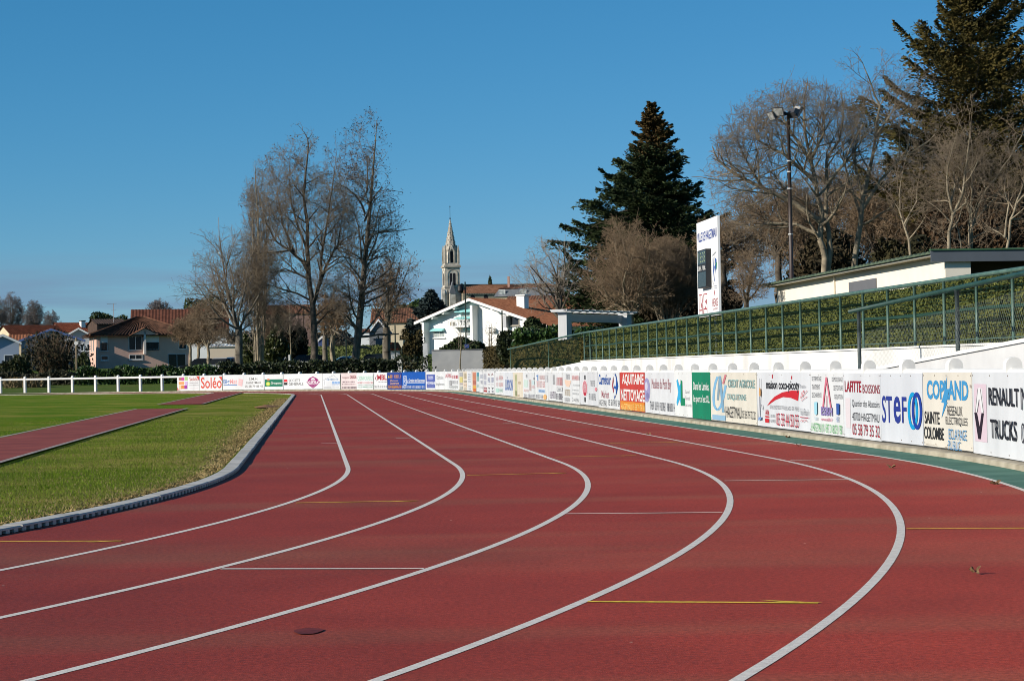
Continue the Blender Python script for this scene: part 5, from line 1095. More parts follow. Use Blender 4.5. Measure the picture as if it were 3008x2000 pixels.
class Tree:
    """recursive branching; collects tapered segments, thick ones for the trunk part, thin ones for the crown"""
    def __init__(s, seed, env=None, levels=4, ratio=(0.62, 0.58, 0.55, 0.55), angle=(50, 50, 50, 55), kids=(10, 8, 7, 5), up=(0.02, 0.05, 0.03, 0.02), wob=(0.05, 0.15, 0.21, 0.28), start=(0.35, 0.22, 0.18, 0.1), tip=0.006, rr=(0.45, 0.5, 0.55, 0.6), lead=0.22):
        s.r = random.Random(seed); s.env = env; s.__dict__.update(levels=levels, ratio=ratio, angle=angle, kids=kids, up=up, wob=wob, start=start, tip=tip, rr=rr, lead=lead); s.S = []; s.tips = []
    def branch(s, p, d, Ln, r, lev):
        R = s.r; n = (9, 6, 4, 3, 2)[min(lev, 4)]; st = Ln/n; k = s.kids[lev] if lev < s.levels else 0; st0 = s.start[min(lev, 3)]
        per = k/max(1, n*(1-st0)); acc = R.random()*0.6; side = R.uniform(0, 6.28); rend = max(s.tip, r*(0.14 if lev else s.lead))
        for i in range(n):
            w = s.wob[min(lev, 3)]
            d = nrm3((d[0]+R.gauss(0, w), d[1]+R.gauss(0, w), d[2]+R.gauss(0, w)+s.up[min(lev, 3)]))
            q = (p[0]+d[0]*st, p[1]+d[1]*st, p[2]+d[2]*st)
            r2 = r + (rend-r)*((i+1)/n)/max(1e-6, 1) if False else r*(1-(i+1)/n) + rend*(i+1)/n
            r1 = r*(1-i/n) + rend*i/n
            if s.env and lev > 0 and not s.env(q):
                if R.random() < 0.75: s.tips.append(q); return
            s.S.append((*p, *q, r1, r2))
            t = (i+1)/n
            if k and t > st0:
                acc += per
                while acc >= 1:
                    acc -= 1; side += 2.4 + R.uniform(-0.5, 0.5); s.child(p, q, d, Ln, r2, lev, t, side)
            p = q
        s.tips.append(p)
    def child(s, p, q, d, Ln, r, lev, t, side):
        R = s.r; f = R.random(); o = (p[0]+(q[0]-p[0])*f, p[1]+(q[1]-p[1])*f, p[2]+(q[2]-p[2])*f)
        a = math.radians(s.angle[lev])*R.uniform(0.75, 1.25)
        u = nrm3((d[1], -d[0], 0.001)); v = (d[1]*u[2]-d[2]*u[1], d[2]*u[0]-d[0]*u[2], d[0]*u[1]-d[1]*u[0])
        ca, sa, cb, sb_ = math.cos(a), math.sin(a), math.cos(side), math.sin(side)
        nd = tuple(d[i]*ca + (u[i]*cb + v[i]*sb_)*sa for i in range(3))
        L2 = Ln*s.ratio[lev]*(1.12-0.55*t)*R.uniform(0.75, 1.2)
        s.branch(o, nd, L2, max(s.tip, min(r*0.85, r*s.rr[lev]*1.25)), lev+1)
def ell(cx, cy, cz_, rx, ry, rz, low=None):
    def f(q):
        if low is not None and q[2] < low: return False
        return ((q[0]-cx)/rx)**2 + ((q[1]-cy)/ry)**2 + ((q[2]-cz_)/rz)**2 < 1
    return f
def finish(t, name, label, base, bark, twig, thick=0.035, group='bare winter trees', pods=0, podm=None, podsize=0.06, cat='tree', part='seed_pods'):
    root = thing(name, base, label, cat, group)
    S = np.array(t.S); big = S[:, 6] > thick
    segs_mesh('trunk', S[big], 7, bark, root, True); segs_mesh('crown', S[~big], 3, twig, root)
    if pods and len(t.tips):
        rng = np.random.default_rng(len(t.tips)); P = np.array(t.tips); P = P[rng.integers(0, len(P), pods)] + rng.normal(0, 0.05, (pods, 3))
        V, F = leaf_quads(rng, P, podsize, 1.3); np_mesh(part, V, F, podm or M_POD, root)
    return root
def X(px, Y): return at(px, 1000, Y).x
def Z(px, py, Y): return at(px, py, Y).z
def env_px(px0, px1, ytop, ybot, Y, low=None):
    cx = X((px0+px1)/2, Y); rx = (px1-px0)/2*Y/FPX; zt, zb = Z((px0+px1)/2, ytop, Y), Z((px0+px1)/2, ybot, Y)
    return ell(cx, Y, (zt+zb)/2, rx, rx, (zt-zb)/2, low)
def limbs_tree(seed, px, Y, yfork, r, limbs, env, zb=None, **kw):
    """a trunk up to yfork, then given limbs: (px tip, py tip, depth offset, radius)"""
    x = X(px, Y); zb = hz(x, Y) - 0.1 if zb is None else zb; t = Tree(seed, env, **kw); R = t.r
    zf_ = Z(px, yfork, Y); n = 6; p = (x, Y, zb)
    for i in range(n):
        q = (x + R.gauss(0, 0.03), Y + R.gauss(0, 0.03), zb + (zf_-zb)*(i+1)/n); t.S.append((*p, *q, r*(1.25-0.3*i/n if i else 1.5), r*(1.25-0.3*(i+1)/n))); p = q
    for tx, ty, dy, rr_ in limbs:
        e = at(tx, ty, Y+dy); v = Vector(e) - Vector(p); L_ = v.length
        d = v.normalized(); d0 = nrm3((d.x*0.85, d.y*0.85, d.z+0.15))
        o = (p[0], p[1], p[2] - R.uniform(0, 0.6))
        t.branch(o, d0, L_*1.02, rr_, 1)
    return t, (x, Y, zb+0.1)
def stem_tree(seed, Y, stems, env=None, auto=10, auto_len=2.6, z_to_ground=True, **kw):
    """stems: (list of (px, py) up the stem, base radius, depth drift); side limbs spring along each stem"""
    t = Tree(seed, env, **kw); R = t.r; base = None
    for pts, r0, dd, rooted in stems:
        n = len(pts); P = [at(px, py, Y + dd*i/(n-1)) for i, (px, py) in enumerate(pts)]
        if rooted: P[0].z = min(P[0].z, hz(P[0].x, P[0].y) - .1) if z_to_ground else P[0].z
        if base is None: base = P[0].copy()
        Q = []                                  # resample with a little wander
        for a, b in zip(P, P[1:]):
            m = max(2, int((b-a).length/.7))
            for i in range(m): Q.append(a.lerp(b, i/m) + Vector((R.gauss(0, .02), R.gauss(0, .05), 0)))
        Q.append(P[-1]); N_ = len(Q)-1; rad = lambda i: max(.012, r0*(1 - .86*(i/N_)**.85))
        for i in range(N_): t.S.append((*Q[i], *Q[i+1], rad(i)*(1.25 if rooted and i == 0 else 1), rad(i+1)))
        side = R.uniform(0, 6.28)
        for k in range(auto):
            f = .30 + .68*(k+.5)/auto + R.uniform(-.02, .02); i = min(N_-1, int(f*N_)); d = (Q[i+1]-Q[i]).normalized(); side += 2.4 + R.uniform(-.5, .5)
            a = math.radians(R.uniform(38, 68)); u = d.cross(Vector((0, 1, .01))).normalized(); v = d.cross(u)
            nd = d*math.cos(a) + (u*math.cos(side) + v*math.sin(side))*math.sin(a)
            t.branch(tuple(Q[i]), nrm3(tuple(nd)), auto_len*(1.25-.75*f)*R.uniform(.75, 1.25), min(rad(i)*.6, .07), 1)
        t.branch(tuple(Q[-1]), nrm3(tuple((Q[-1]-Q[-2]))), auto_len*.5, rad(N_), 2)
    return t, tuple(base)
DEN = dict(kids=(10, 10, 8, 6))
# tall bare trees behind the far fence -------------------------------------------------
Y = 151
t, b = stem_tree(3, Y, [([(924, 1100), (922, 960), (918, 890), (908, 812), (903, 730), (903, 657), (893, 580), (900, 500), (906, 425)], .33, 0, True),
    ([(920, 895), (938, 838), (958, 780), (982, 734), (1010, 705), (1034, 690)], .16, 1.0, False), ([(940, 836), (942, 760), (960, 660), (975, 560), (985, 470)], .13, -1.2, False),
    ([(906, 800), (888, 768), (850, 735), (806, 706), (782, 655), (768, 600)], .14, -.8, False), ([(904, 740), (880, 680), (856, 600), (850, 520), (852, 450)], .11, 1.5, False),
    ([(910, 822), (875, 805), (837, 790), (800, 802), (770, 800)], .09, 1.2, False), ([(918, 885), (872, 862), (832, 850), (786, 836), (750, 850), (720, 838)], .09, -1.0, False),
    ([(862, 745), (830, 660), (815, 570), (820, 500)], .09, 1.5, False), ([(922, 910), (892, 900), (865, 930), (842, 925)], .07, .6, False), ([(925, 930), (955, 905), (985, 880)], .06, 1, False), ([(990, 730), (1005, 640), (1015, 560)], .07, .8, False)],
    env_px(665, 1065, 355, 1050, Y), auto=16, auto_len=3.7, kids=(10, 7, 5, 3), ratio=(.6, .6, .62, .6), tip=.0065)
finish(t, 'bare_tree', 'broad bare tree with a thick dark forked trunk, biggest crown behind the far fence', b, M_BARKD, M_TWIG, pods=2600, podsize=0.05)  # dark bark also carries the shade on the trunk's near side
Y = 156
env4 = lambda q, a=env_px(955, 1190, 340, 1060, Y), c=env_px(1008, 1158, 318, 790, Y): a(q) if q[2] < Z(1037, 560, 156) else c(q) or a(q) and q[0] < X(1110, 156)
t = Tree(8, env4, kids=(52, 8, 6, 4), ratio=(.30, .58, .58, .58), angle=(66, 46, 46, 50), start=(.20, .2, .18, .1), rr=(.30, .5, .55, .6), lead=.06)
x = X(1037, Y); zb = hz(x, Y)-0.1; top = at(1092, 345, Y)
v = Vector(top) - Vector((x, Y, zb)); t.up = (0.0, .03, .03, .03); t.wob = (.022, .16, .22, .28)
t.branch((x, Y, zb), nrm3(tuple(v)), v.length, 0.34, 0)
for tx, ty, z0, dy in ((1185, 560, 760, 2), (1160, 480, 640, -2), (1170, 640, 830, 3), (985, 450, 620, -2), (970, 560, 760, 2), (1180, 720, 850, -2), (965, 660, 830, 3), (1130, 420, 560, 1)):
    k = (1090-z0)/(1090-345); o = (x+(top.x-x)*k, Y, zb+(top.z-zb)*k); v = Vector(at(tx, ty, Y+dy)) - Vector(o); t.branch(o, nrm3(tuple(v)), v.length*0.95, 0.085, 1)
finish(t, 'bare_tree', 'tallest bare tree, straight pale trunk leading to a leaning top full of dark seed pods', (x, Y, zb+.1), M_BARK, M_TWIG, pods=6500, podsize=0.05)
Y = 150
t, b = limbs_tree(5, 701, Y, 960, 0.27, [(535, 790, 2, .11), (575, 745, -2, .11), (640, 665, 1, .12), (700, 640, 3, .11), (745, 700, -2, .10), (770, 860, 2, .09), (525, 880, -3, .09), (600, 830, 4, .09), (660, 720, -4, .09)], env_px(505, 800, 632, 1010, Y), ratio=(.6, .56, .56, .56), kids=(10, 11, 7, 5), tip=.0065)
for tx, ty, z0 in ((600, 1005, 1010), (770, 930, 975), (640, 985, 985)):
    o = at(703, z0, Y); v = (Vector(at(tx, ty, Y)) - o); t.branch(tuple(o), nrm3((v.x, v.y, v.z+0.2)), v.length, 0.07, 1)
finish(t, 'bare_tree', 'spreading bare tree with a lichen-grey trunk at the left of the tall group', b, M_BARK, M_TWIG)
Y = 172                                                       # fastigiate poplar-like tree, several upright stems
t = Tree(12, env_px(708, 815, 465, 1090, Y), kids=(13, 6, 5, 3), ratio=(.30, .55, .55, .55), angle=(26, 26, 36, 45), up=(.02, .18, .08, .05), wob=(.03, .09, .16, .24), start=(.25, .15, .15, .1), lead=.08)
for dx, ty, r in ((0, 475, .20), (-14, 560, .13), (14, 540, .13), (24, 640, .11), (-22, 660, .11), (6, 600, .12)):
    x = X(762+dx*.35, Y); z0 = hz(x, Y)-.1; e = at(762+dx, ty, Y+dx*.05); v = Vector(e)-Vector((x, Y, z0)); t.branch((x, Y, z0), nrm3(tuple(v)), v.length, r, 0)
finish(t, 'poplar_tree', 'narrow upright poplar with several pale stems between the spreading and the broad tree', (X(762, Y), Y, 0.7), M_BARKL, M_TWIG, thick=.03, pods=900, podsize=.06)
Y = 163
t, b = limbs_tree(17, 1135, Y, 960, 0.30, [(1090, 800, 2, .10), (1130, 770, -2, .11), (1180, 750, 2, .11), (1225, 800, -1, .10), (1240, 860, 3, .09), (1105, 870, -3, .09), (1205, 720, 2, .09), (1165, 820, -3, .09)], env_px(1062, 1255, 715, 985, Y), ratio=(.6, .5, .5, .5), kids=(10, 11, 8, 6))
finish(t, 'bare_tree', 'shorter bare tree with a knobbly leaning trunk left of the gate pier', b, M_BARK, M_TWIG, pods=700, podsize=.08, podm=M_DRYLEAF, part='dead_leaves')
for k, (px, Y, lab) in enumerate(((954, 170, 'darker of two pollarded trunks with sawn pale knuckles'), (976, 168, 'paler of two pollarded trunks, with an orange sawn scar'))):
    t, b = limbs_tree(21+k, px, Y, 985, 0.20, [(px-45, 905, 1, .07), (px-15, 870, -1, .07), (px+20, 880, 1, .07), (px+45, 915, -1, .07), (px+5, 850, 2, .06)], env_px(px-70, px+70, 840, 1000, Y), kids=(10, 11, 9, 6))
    finish(t, 'pollarded_tree', lab, b, M_BARK if k == 0 else M_BARKL, M_TWIGB, pods=900, podsize=.08, podm=M_DRYLEAF, part='dead_leaves')
for k, (px, Y, hw, yt, lab) in enumerate(((558, 186, 62, 930, 'low spreading brown-twigged tree beside the pink house'), (582, 190, 60, 905, 'low brown-twigged tree with two crossing pale stems'), (612, 184, 75, 880, 'fullest low brown-twigged tree in front of the cream building'), (820, 190, 70, 905, 'small brown-twigged tree behind the broad tree'))):
    t, b = limbs_tree(31+k, px, Y, 1010, 0.13, [(px-hw, yt+60, 1, .06), (px-hw*.6, yt+15, -1, .06), (px, yt, 1, .07), (px+hw*.5, yt+20, -1, .06), (px+hw, yt+70, 1, .06), (px-hw*.3, yt+50, 3, .05)], env_px(px-hw-8, px+hw+8, yt-10, 1030, Y), kids=(10, 14, 10, 7), tip=.009)
    finish(t, 'small_tree', lab, b, M_BARKL, M_TWIGB, thick=.03)
for k, (px, Y, yt, lab) in enumerate(((850, 166, 870, 'slim young tree with a white-painted foot'), (748, 168, 960, 'slender pale sapling beside the poplar'), (1350, 146, 930, 'lone slender sapling in front of the grey garden wall'), (1432, 147, 965, 'left of the two staked saplings at the right end of the grey wall'), (1440, 146, 950, 'right of the two staked saplings at the right end of the grey wall'))):
    x = X(px, Y); z0 = hz(x, Y)-.1; t = Tree(41+k, None, levels=2, kids=(14, 6, 0, 0), ratio=(.32, .45, .5, .5), start=(.45, .2, .2, .1), tip=.005)
    v = Vector(at(px+2, yt, Y)) - Vector((x, Y, z0)); t.branch((x, Y, z0), nrm3(tuple(v)), v.length, .065, 0)
    root = finish(t, 'sapling', lab, (x, Y, z0+.1), M_BARKL, M_TWIGP, thick=.02)
    if k == 0:
        mb = MB(); mb.tube([(x, Y, z0), (x, Y, z0+1.9)], .085, 7); mb.build('painted_foot', M_FRAME, root)
# right of the middle ------------------------------------------------------------------
Y = 100
t, b = limbs_tree(51, 1648, Y, 915, .15, [(1515, 770, 1, .065), (1545, 735, -1, .065), (1580, 700, 1, .07), (1620, 690, -1, .07), (1655, 700, 1, .07), (1690, 760, -1, .06), (1500, 830, 2, .06), (1600, 760, 2, .06)], env_px(1488, 1712, 682, 945, Y), kids=(8, 8, 6, 4), tip=.005)
finish(t, 'bare_tree', 'small vase-shaped bare tree beside the left post of the pergola', b, M_BARKD, M_TWIGP, thick=.02)
Y = 106
L_ = [(1700, 800, 2, .08), (1725, 730, -2, .08), (1770, 680, 1, .09), (1820, 645, -1, .09), (1870, 635, 2, .09), (1930, 640, -2, .09), (1985, 670, 1, .09), (2030, 740, -1, .08), (2045, 820, 2, .08), (1740, 850, -3, .07), (1800, 740, 4, .08), (1900, 720, -4, .08), (1990, 780, 3, .08), (1850, 800, -5, .07)]
t, b = limbs_tree(55, 1851, Y, 910, .20, L_, env_px(1680, 2062, 622, 960, Y), kids=(10, 13, 9, 7), ratio=(.6, .5, .48, .5), tip=.0055)
finish(t, 'bare_tree', 'dense round brown bare tree rising behind the right post of the pergola', b, M_BARKL, M_TWIGB, thick=.024)
Y = 109
t = Tree(58, env_px(1870, 2065, 690, 1010, Y), kids=(14, 9, 7, 5), angle=(35, 40, 45, 50), start=(.15, .2, .15, .1), tip=.0055)
x = X(1962, Y); z0 = hz(x, Y)-.1
for k in range(11):
    px = 1890 + k*15 + t.r.uniform(-6, 6); v = Vector(at(px + (px-1962)*.5, t.r.uniform(720, 800), Y+t.r.uniform(-2, 2))) - Vector((x+(px-1962)*.004, Y, z0)); t.branch((x+(px-1962)*.004, Y, z0), nrm3(tuple(v)), v.length, .06, 0)
finish(t, 'multi_stem_tree', 'multi-stemmed bare thicket between the round tree and the scoreboard', (x, Y, z0), M_BARKL, M_TWIGB, thick=.02)
Y = 80
t, b = limbs_tree(61, 2196, Y, 860, .10, [(2125, 800, 1, .045), (2150, 750, -1, .05), (2190, 735, 1, .05), (2235, 750, -1, .05), (2275, 800, 1, .045), (2210, 790, 2, .045)], env_px(2110, 2292, 725, 905, Y), kids=(9, 10, 8, 5), tip=.0045)
finish(t, 'bare_tree', 'small brown bare tree between the scoreboard and the shed', b, M_BARKD, M_TWIGB, thick=.016)
Y = 88                                                        # big trees behind the shed
t, b = stem_tree(65, Y, [([(2416, 815), (2425, 758), (2409, 704), (2414, 624), (2394, 535), (2380, 459), (2367, 401), (2362, 312), (2368, 262)], .18, 0, True), ([(2421, 812), (2438, 736), (2434, 682), (2425, 624), (2429, 535), (2427, 468), (2465, 414), (2479, 334), (2470, 275)], .15, .8, True),
    ([(2407, 650), (2327, 593), (2228, 548), (2153, 508), (2108, 470), (2092, 430)], .13, -.8, False), ([(2394, 535), (2362, 504), (2300, 454), (2229, 414), (2200, 350)], .11, -1.2, False), ([(2385, 480), (2330, 400), (2290, 330), (2270, 290)], .09, 1, False), ([(2405, 690), (2340, 660), (2264, 655), (2206, 669), (2150, 650)], .09, 1.2, False),
    ([(2430, 540), (2480, 480), (2530, 420), (2560, 350)], .08, -1, False), ([(2380, 470), (2420, 390), (2425, 300)], .08, -1, False), ([(2240, 552), (2190, 470), (2160, 400)], .07, -.6, False), ([(2330, 596), (2280, 520), (2230, 470)], .06, .8, False)],
    env_px(2075, 2620, 228, 830, Y), auto=15, auto_len=3.0, kids=(10, 6, 4, 2), ratio=(.6, .6, .62, .6), tip=.0055)
finish(t, 'bare_tree', 'big wide bare tree with a curved grey double stem behind the floodlight mast', b, M_BARKL, M_TWIG, thick=.026)
t, b = stem_tree(68, 90, [([(2494, 800), (2519, 700), (2532, 624), (2534, 570), (2554, 504), (2572, 414), (2581, 312), (2560, 250), (2541, 205)], .16, 0, True), ([(2533, 612), (2586, 530), (2640, 470), (2675, 450), (2729, 414), (2760, 380)], .09, -1, False), ([(2530, 640), (2500, 560), (2480, 470), (2470, 400)], .08, .8, False), ([(2575, 400), (2620, 330), (2640, 270)], .06, -.6, False), ([(2534, 575), (2510, 480), (2520, 380), (2500, 290)], .08, .6, False)],
    None, auto=12, auto_len=2.5, kids=(10, 6, 4, 2), ratio=(.6, .6, .62, .6), tip=.0052)
# lean the trunk to the right
finish(t, 'bare_tree', 'bare tree with smooth grey leaning stems right of the big wide tree', b, M_BARKL, M_TWIG, thick=.024)
for k, (Y, stems, lab) in enumerate(((84, [([(2670, 780), (2670, 704), (2648, 646), (2642, 590), (2644, 535), (2660, 470)], .075, .5, True), ([(2655, 660), (2690, 590), (2700, 520)], .045, -.4, False)], 'thin crooked bare tree above the middle of the shed'),
    (82, [([(2770, 760), (2790, 680), (2800, 628), (2782, 560), (2782, 504), (2800, 430), (2812, 380)], .10, 0, True), ([(2800, 630), (2825, 570), (2836, 512), (2845, 430), (2850, 360)], .075, -.5, False), ([(2792, 600), (2805, 540), (2800, 470)], .05, .6, False), ([(2845, 760), (2815, 680), (2800, 640)], .06, .3, True)], 'pale twin-stemmed bare tree above the shed corner'),
    (83, [([(2836, 760), (2850, 690), (2867, 624), (2898, 557), (2943, 495), (2985, 430), (3010, 370)], .085, 0, True), ([(2853, 760), (2852, 640), (2853, 557), (2856, 450), (2853, 350)], .075, .6, True), ([(2842, 740), (2848, 620), (2838, 580), (2840, 470), (2830, 390)], .055, -.6, True), ([(2870, 640), (2920, 580), (2950, 560)], .04, .5, False)], 'bare tree with three close pale stems above the dark porch'),
    (81, [([(2934, 760), (2970, 646), (2987, 593), (3005, 539), (3030, 440)], .085, 0, True), ([(2950, 700), (2962, 600), (2950, 560), (2960, 480)], .05, .5, False), ([(2985, 600), (3020, 560), (3050, 500)], .05, -.4, False)], 'pale bare tree leaning right at the picture edge'))):
    t, b = stem_tree(71+k, Y, stems, None, auto=9, auto_len=2.3, kids=(8, 5, 4, 2), ratio=(.6, .6, .6, .6), tip=.005)
    finish(t, 'pale_stemmed_tree', lab, b, M_BARKL, M_TWIG, thick=.02)
# deeper brown wood behind them
for k, (px, Y, hw, yt, bk) in enumerate(((2130, 112, 120, 640, M_TWIGB), (2290, 118, 150, 525, M_TWIGB), (2440, 122, 160, 480, M_TWIGB), (2580, 116, 140, 470, M_TWIGB), (2710, 120, 140, 440, M_TWIGB), (2840, 114, 130, 470, M_TWIGB), (2960, 118, 140, 430, M_TWIGB), (2370, 128, 150, 600, M_TWIGB), (2650, 130, 160, 560, M_TWIGB), (2900, 128, 150, 600, M_TWIGB))):
    t, b = limbs_tree(81+k, px, Y, 740, .18, [(px+hw*f, yt+g, d, .08) for f, g, d in ((-1, 120, 1), (-.7, 50, -2), (-.3, 5, 2), (.1, 0, -2), (.5, 30, 2), (.85, 80, -1), (1, 150, 1), (-.9, 200, 3), (.2, 120, 4), (.7, 190, -3))], env_px(px-hw-15, px+hw+15, yt-15, 860, Y), kids=(10, 12, 9, 6), tip=.011)
    labs = ('brown-twigged tree just right of the scoreboard panel', 'brown-twigged tree behind the lower floodlight mast', 'brown-twigged tree filling the gap under the big wide tree', 'brown-twigged tree behind the leaning grey stems', 'russet-twigged tree behind the thin crooked tree', 'russet-twigged tree behind the pale twin stems', 'russet-twigged tree at the right picture edge', 'deep brown tree low behind the floodlight mast', 'deep brown tree low behind the shed middle', 'deep brown tree low behind the dark porch')
    finish(t, 'woodland_tree', labs[k], b, M_BARKD, bk, thick=.03, group='brown woodland trees on the bank', pods=1600 if k > 3 else 0, podm=M_DRYLEAF, podsize=.08, part='dead_leaves')
# far away ------------------------------------------------------------------------------
for k, (px, Y, hw, yt, yf, lab) in enumerate(((-8, 430, 36, 866, 965, 'distant bare tree cut by the left picture edge'), (37, 440, 36, 858, 965, 'rounded distant bare tree above the brown roof'), (98, 430, 36, 882, 965, 'open-crowned distant bare tree left of the white gable'), (152, 450, 30, 912, 970, 'smallest of the distant bare trees on the left'), (470, 400, 46, 876, 925, 'hazy distant bare tree behind the brick-red roof'))):
    t, b = limbs_tree(101+k, px, Y, yf, .30, [(px+hw*f, yt+g, d, .16) for f, g, d in ((-1, 45, 2), (-.6, 14, -2), (0, 0, 2), (.6, 16, -2), (1, 48, 2), (-.2, 30, 4), (-.8, 65, -2), (.85, 70, 2))], env_px(px-hw-3, px+hw+3, yt-3, 990, Y), kids=(9, 12, 8, 6), tip=.018)
    finish(t, 'distant_tree', lab, b, M_BARK, mat('twig_far', (0.15, 0.13, 0.125), 0.9, var=.2, scale=.5), thick=.07, group='distant bare trees on the skyline')

# ------------------------------------------------------------------ evergreens
def needle_mat(name, a, b, sc=.8):
    return mat(name, a, 0.85, col2=b, scale=sc, spec=0.12)
M_NDL = needle_mat('needle_dark', (0.014, 0.024, 0.010), (0.052, 0.070, 0.026))
M_NDLO = needle_mat('needle_olive', (0.026, 0.026, 0.008), (0.105, 0.080, 0.022), .6)
M_NDLB = needle_mat('needle_blue', (0.014, 0.024, 0.024), (0.055, 0.075, 0.070))
M_NDLT = needle_mat('needle_top', (0.05, 0.036, 0.012), (0.12, 0.075, 0.028))
def conifer(seed, name, label, px, Y, ytop, zb, rad, droop, mats, nwh, per, fol, size, trunk_r, tipup=0.25, cat='tree', sidebias=None, split=None, z0frac=0.03, gap=0.0, bushy=1.0):
    """rad(t): branch reach at height fraction t"""
    rng = np.random.default_rng(seed); R = random.Random(seed); x = X(px, Y); zt = Z(px, ytop, Y); H = zt-zb
    root = thing(name, (x, Y, zb), label, cat, 'evergreen trees'); S = []; P = []; D = []
    for i in range(14): S.append((x, Y, zb+H*i/14, x, Y, zb+H*(i+1)/14, trunk_r*(1-i/14)+.02, trunk_r*(1-(i+1)/14)+.02))
    for i in range(nwh):
        t = z0frac + (1-z0frac)*((i+R.random()*.7)/nwh)**0.92; z = zb + H*t; a0 = R.uniform(0, 6.28)
        for j in range(per):
            if R.random() < gap: continue
            a = a0 + j*6.283/per + R.uniform(-.35, .35); r = rad(t)*R.uniform(.52, 1.24)
            if sidebias: r *= sidebias(a, t)
            if r < .15: r = .15
            d = np.array([math.cos(a), math.sin(a), 0.0]); n = 6; p = np.array([x, Y, z]); dz = droop(t)
            for k in range(n):
                f = (k+1)/n; q = np.array([x, Y, z]) + d*r*f + np.array([0, 0, r*(dz*f + tipup*f*f*f)]) + rng.normal(0, .03*r, 3)*f
                S.append((*p, *q, max(.012, .05*r*(1-k/n)*.5), max(.01, .05*r*(1-f)*.5)))
                m = max(1, int(fol*r/n*(0.5+.8*f)*bushy)); 
                along = p + (q-p)*rng.random((m, 1)); lat = np.array([-d[1], d[0], 0.0]); w = r*.26*(1.15-abs(f-.55))*rng.normal(0, .62, (m, 1))
                pts = along + lat*w + np.stack([np.zeros(m), np.zeros(m), -np.abs(w[:, 0])*.28 - rng.random(m)*size*1.4 + size*.5], axis=1) + rng.normal(0, size*.25, (m, 3))
                P.append(pts); D.append(np.tile(d*.8 + np.array([0, 0, .15]), (m, 1)) + lat*np.sign(w)*.8); p = q
    segs_mesh('trunk', S, 5, M_BARKD, root)
    P = np.concatenate(P); D = np.concatenate(D)
    groups = [(np.ones(len(P), bool), mats[0])] if split is None else (lambda e: [(e <= zb+H*split, mats[0]), (e > zb+H*split, mats[1])])(P[:, 2] + rng.normal(0, H*.045, len(P)))
    for msk, m in groups:
        V, F = leaf_quads(rng, P[msk], size, 1.7, D[msk]); np_mesh('crown', V, F, m, root)
    return root
def interp(pts): return lambda t: float(np.interp(t, [p[0] for p in pts], [p[1] for p in pts]))
# great conifer in the middle (about 20 m)
conifer(7, 'conifer_tree', 'great dark conifer with a pointed olive top behind the round bare tree', 1928, 150, 300, 3.9,
        interp(((0, 6.4), (.22, 6.3), (.40, 5.4), (.50, 4.3), (.62, 3.0), (.72, 2.2), (.78, 1.75), (.82, 1.45), (.88, 1.1), (.95, .6), (1, .15))), interp(((0, -.28), (.5, -.16), (.8, .05), (1, .4))),
        (M_NDL, M_NDLT), 50, 8, 62, .085, .34, .26, gap=.13, sidebias=lambda a, t: (1.22 if math.cos(a) < -.35 and .35 < t < .78 else 1.0) * (1.15 if math.cos(a) > .5 and .35 < t < .5 else 1), split=.80, bushy=3.2)
# open olive conifer at the top right
conifer(9, 'conifer_tree', 'tall open olive-brown conifer running out of the top of the picture', 2865, 112, -60, 6.0,
        interp(((0, 5.2), (.2, 6.2), (.42, 6.0), (.55, 5.2), (.65, 4.4), (.75, 3.2), (.85, 2.5), (.93, 1.7), (1, .4))), interp(((0, -.05), (.5, .02), (.8, .22), (1, .5))),
        (M_NDLO, M_NDL), 24, 7, 70, .072, .26, .38, split=None, gap=.27, z0frac=.18, bushy=3.6, sidebias=lambda a, t: 1.12 if math.cos(a) > .3 else 1.0)
conifer(13, 'blue_spruce', 'bluish spruce leaning over the left end of the white house', 1268, 222, 850, 3.4, interp(((0, 2.6), (.4, 2.5), (.7, 1.6), (1, .15))), lambda t: -.12, (M_NDLB,), 20, 8, 46, .17, .2, .22, bushy=1.6)
for k, (px, Y, yt, r, m, lab) in enumerate(((300, 360, 920, 3.0, M_NDL, 'dark pine clump behind the orange roof, left of the antenna'), (332, 365, 922, 3.2, M_NDL, 'dark pine clump behind the orange roof, right of the antenna'), (600, 330, 868, 3.4, M_NDL, 'dark distant conifer behind the low brown-twigged trees'), (1215, 330, 884, 3.2, needle_mat('needle_green', (.02, .04, .012), (.06, .10, .03)), 'green distant tree left of the blue spruce'), (1441, 645, 816, 1.4, needle_mat('needle_faint', (.03, .045, .02), (.07, .09, .04)), 'small dark tree poking over the church roof'))):
    x = X(px, Y); zb = hz(x, Y); zt = Z(px, yt, Y); rng = np.random.default_rng(200+k); H = zt-zb; n = 5200
    u = rng.normal(size=(n, 3)); u /= np.linalg.norm(u, axis=1, keepdims=True); rr_ = rng.random((n, 1))**.4
    lump = 1 + .22*np.sin(u[:, :1]*5+k)*np.cos(u[:, 2:]*4)
    P = np.array([x, Y, zb+H*.62]) + u*rr_*lump*np.array([r, r, H*.38])
    root = thing('evergreen_tree', (x, Y, zb), lab, 'tree', 'evergreen trees'); V, F = leaf_quads(rng, P, .22, 1.5); np_mesh('crown', V, F, m, root)
    segs_mesh('trunk', [(x, Y, zb-.2, x, Y, zb+H*.6, .25, .12)], 6, M_BARKD, root)

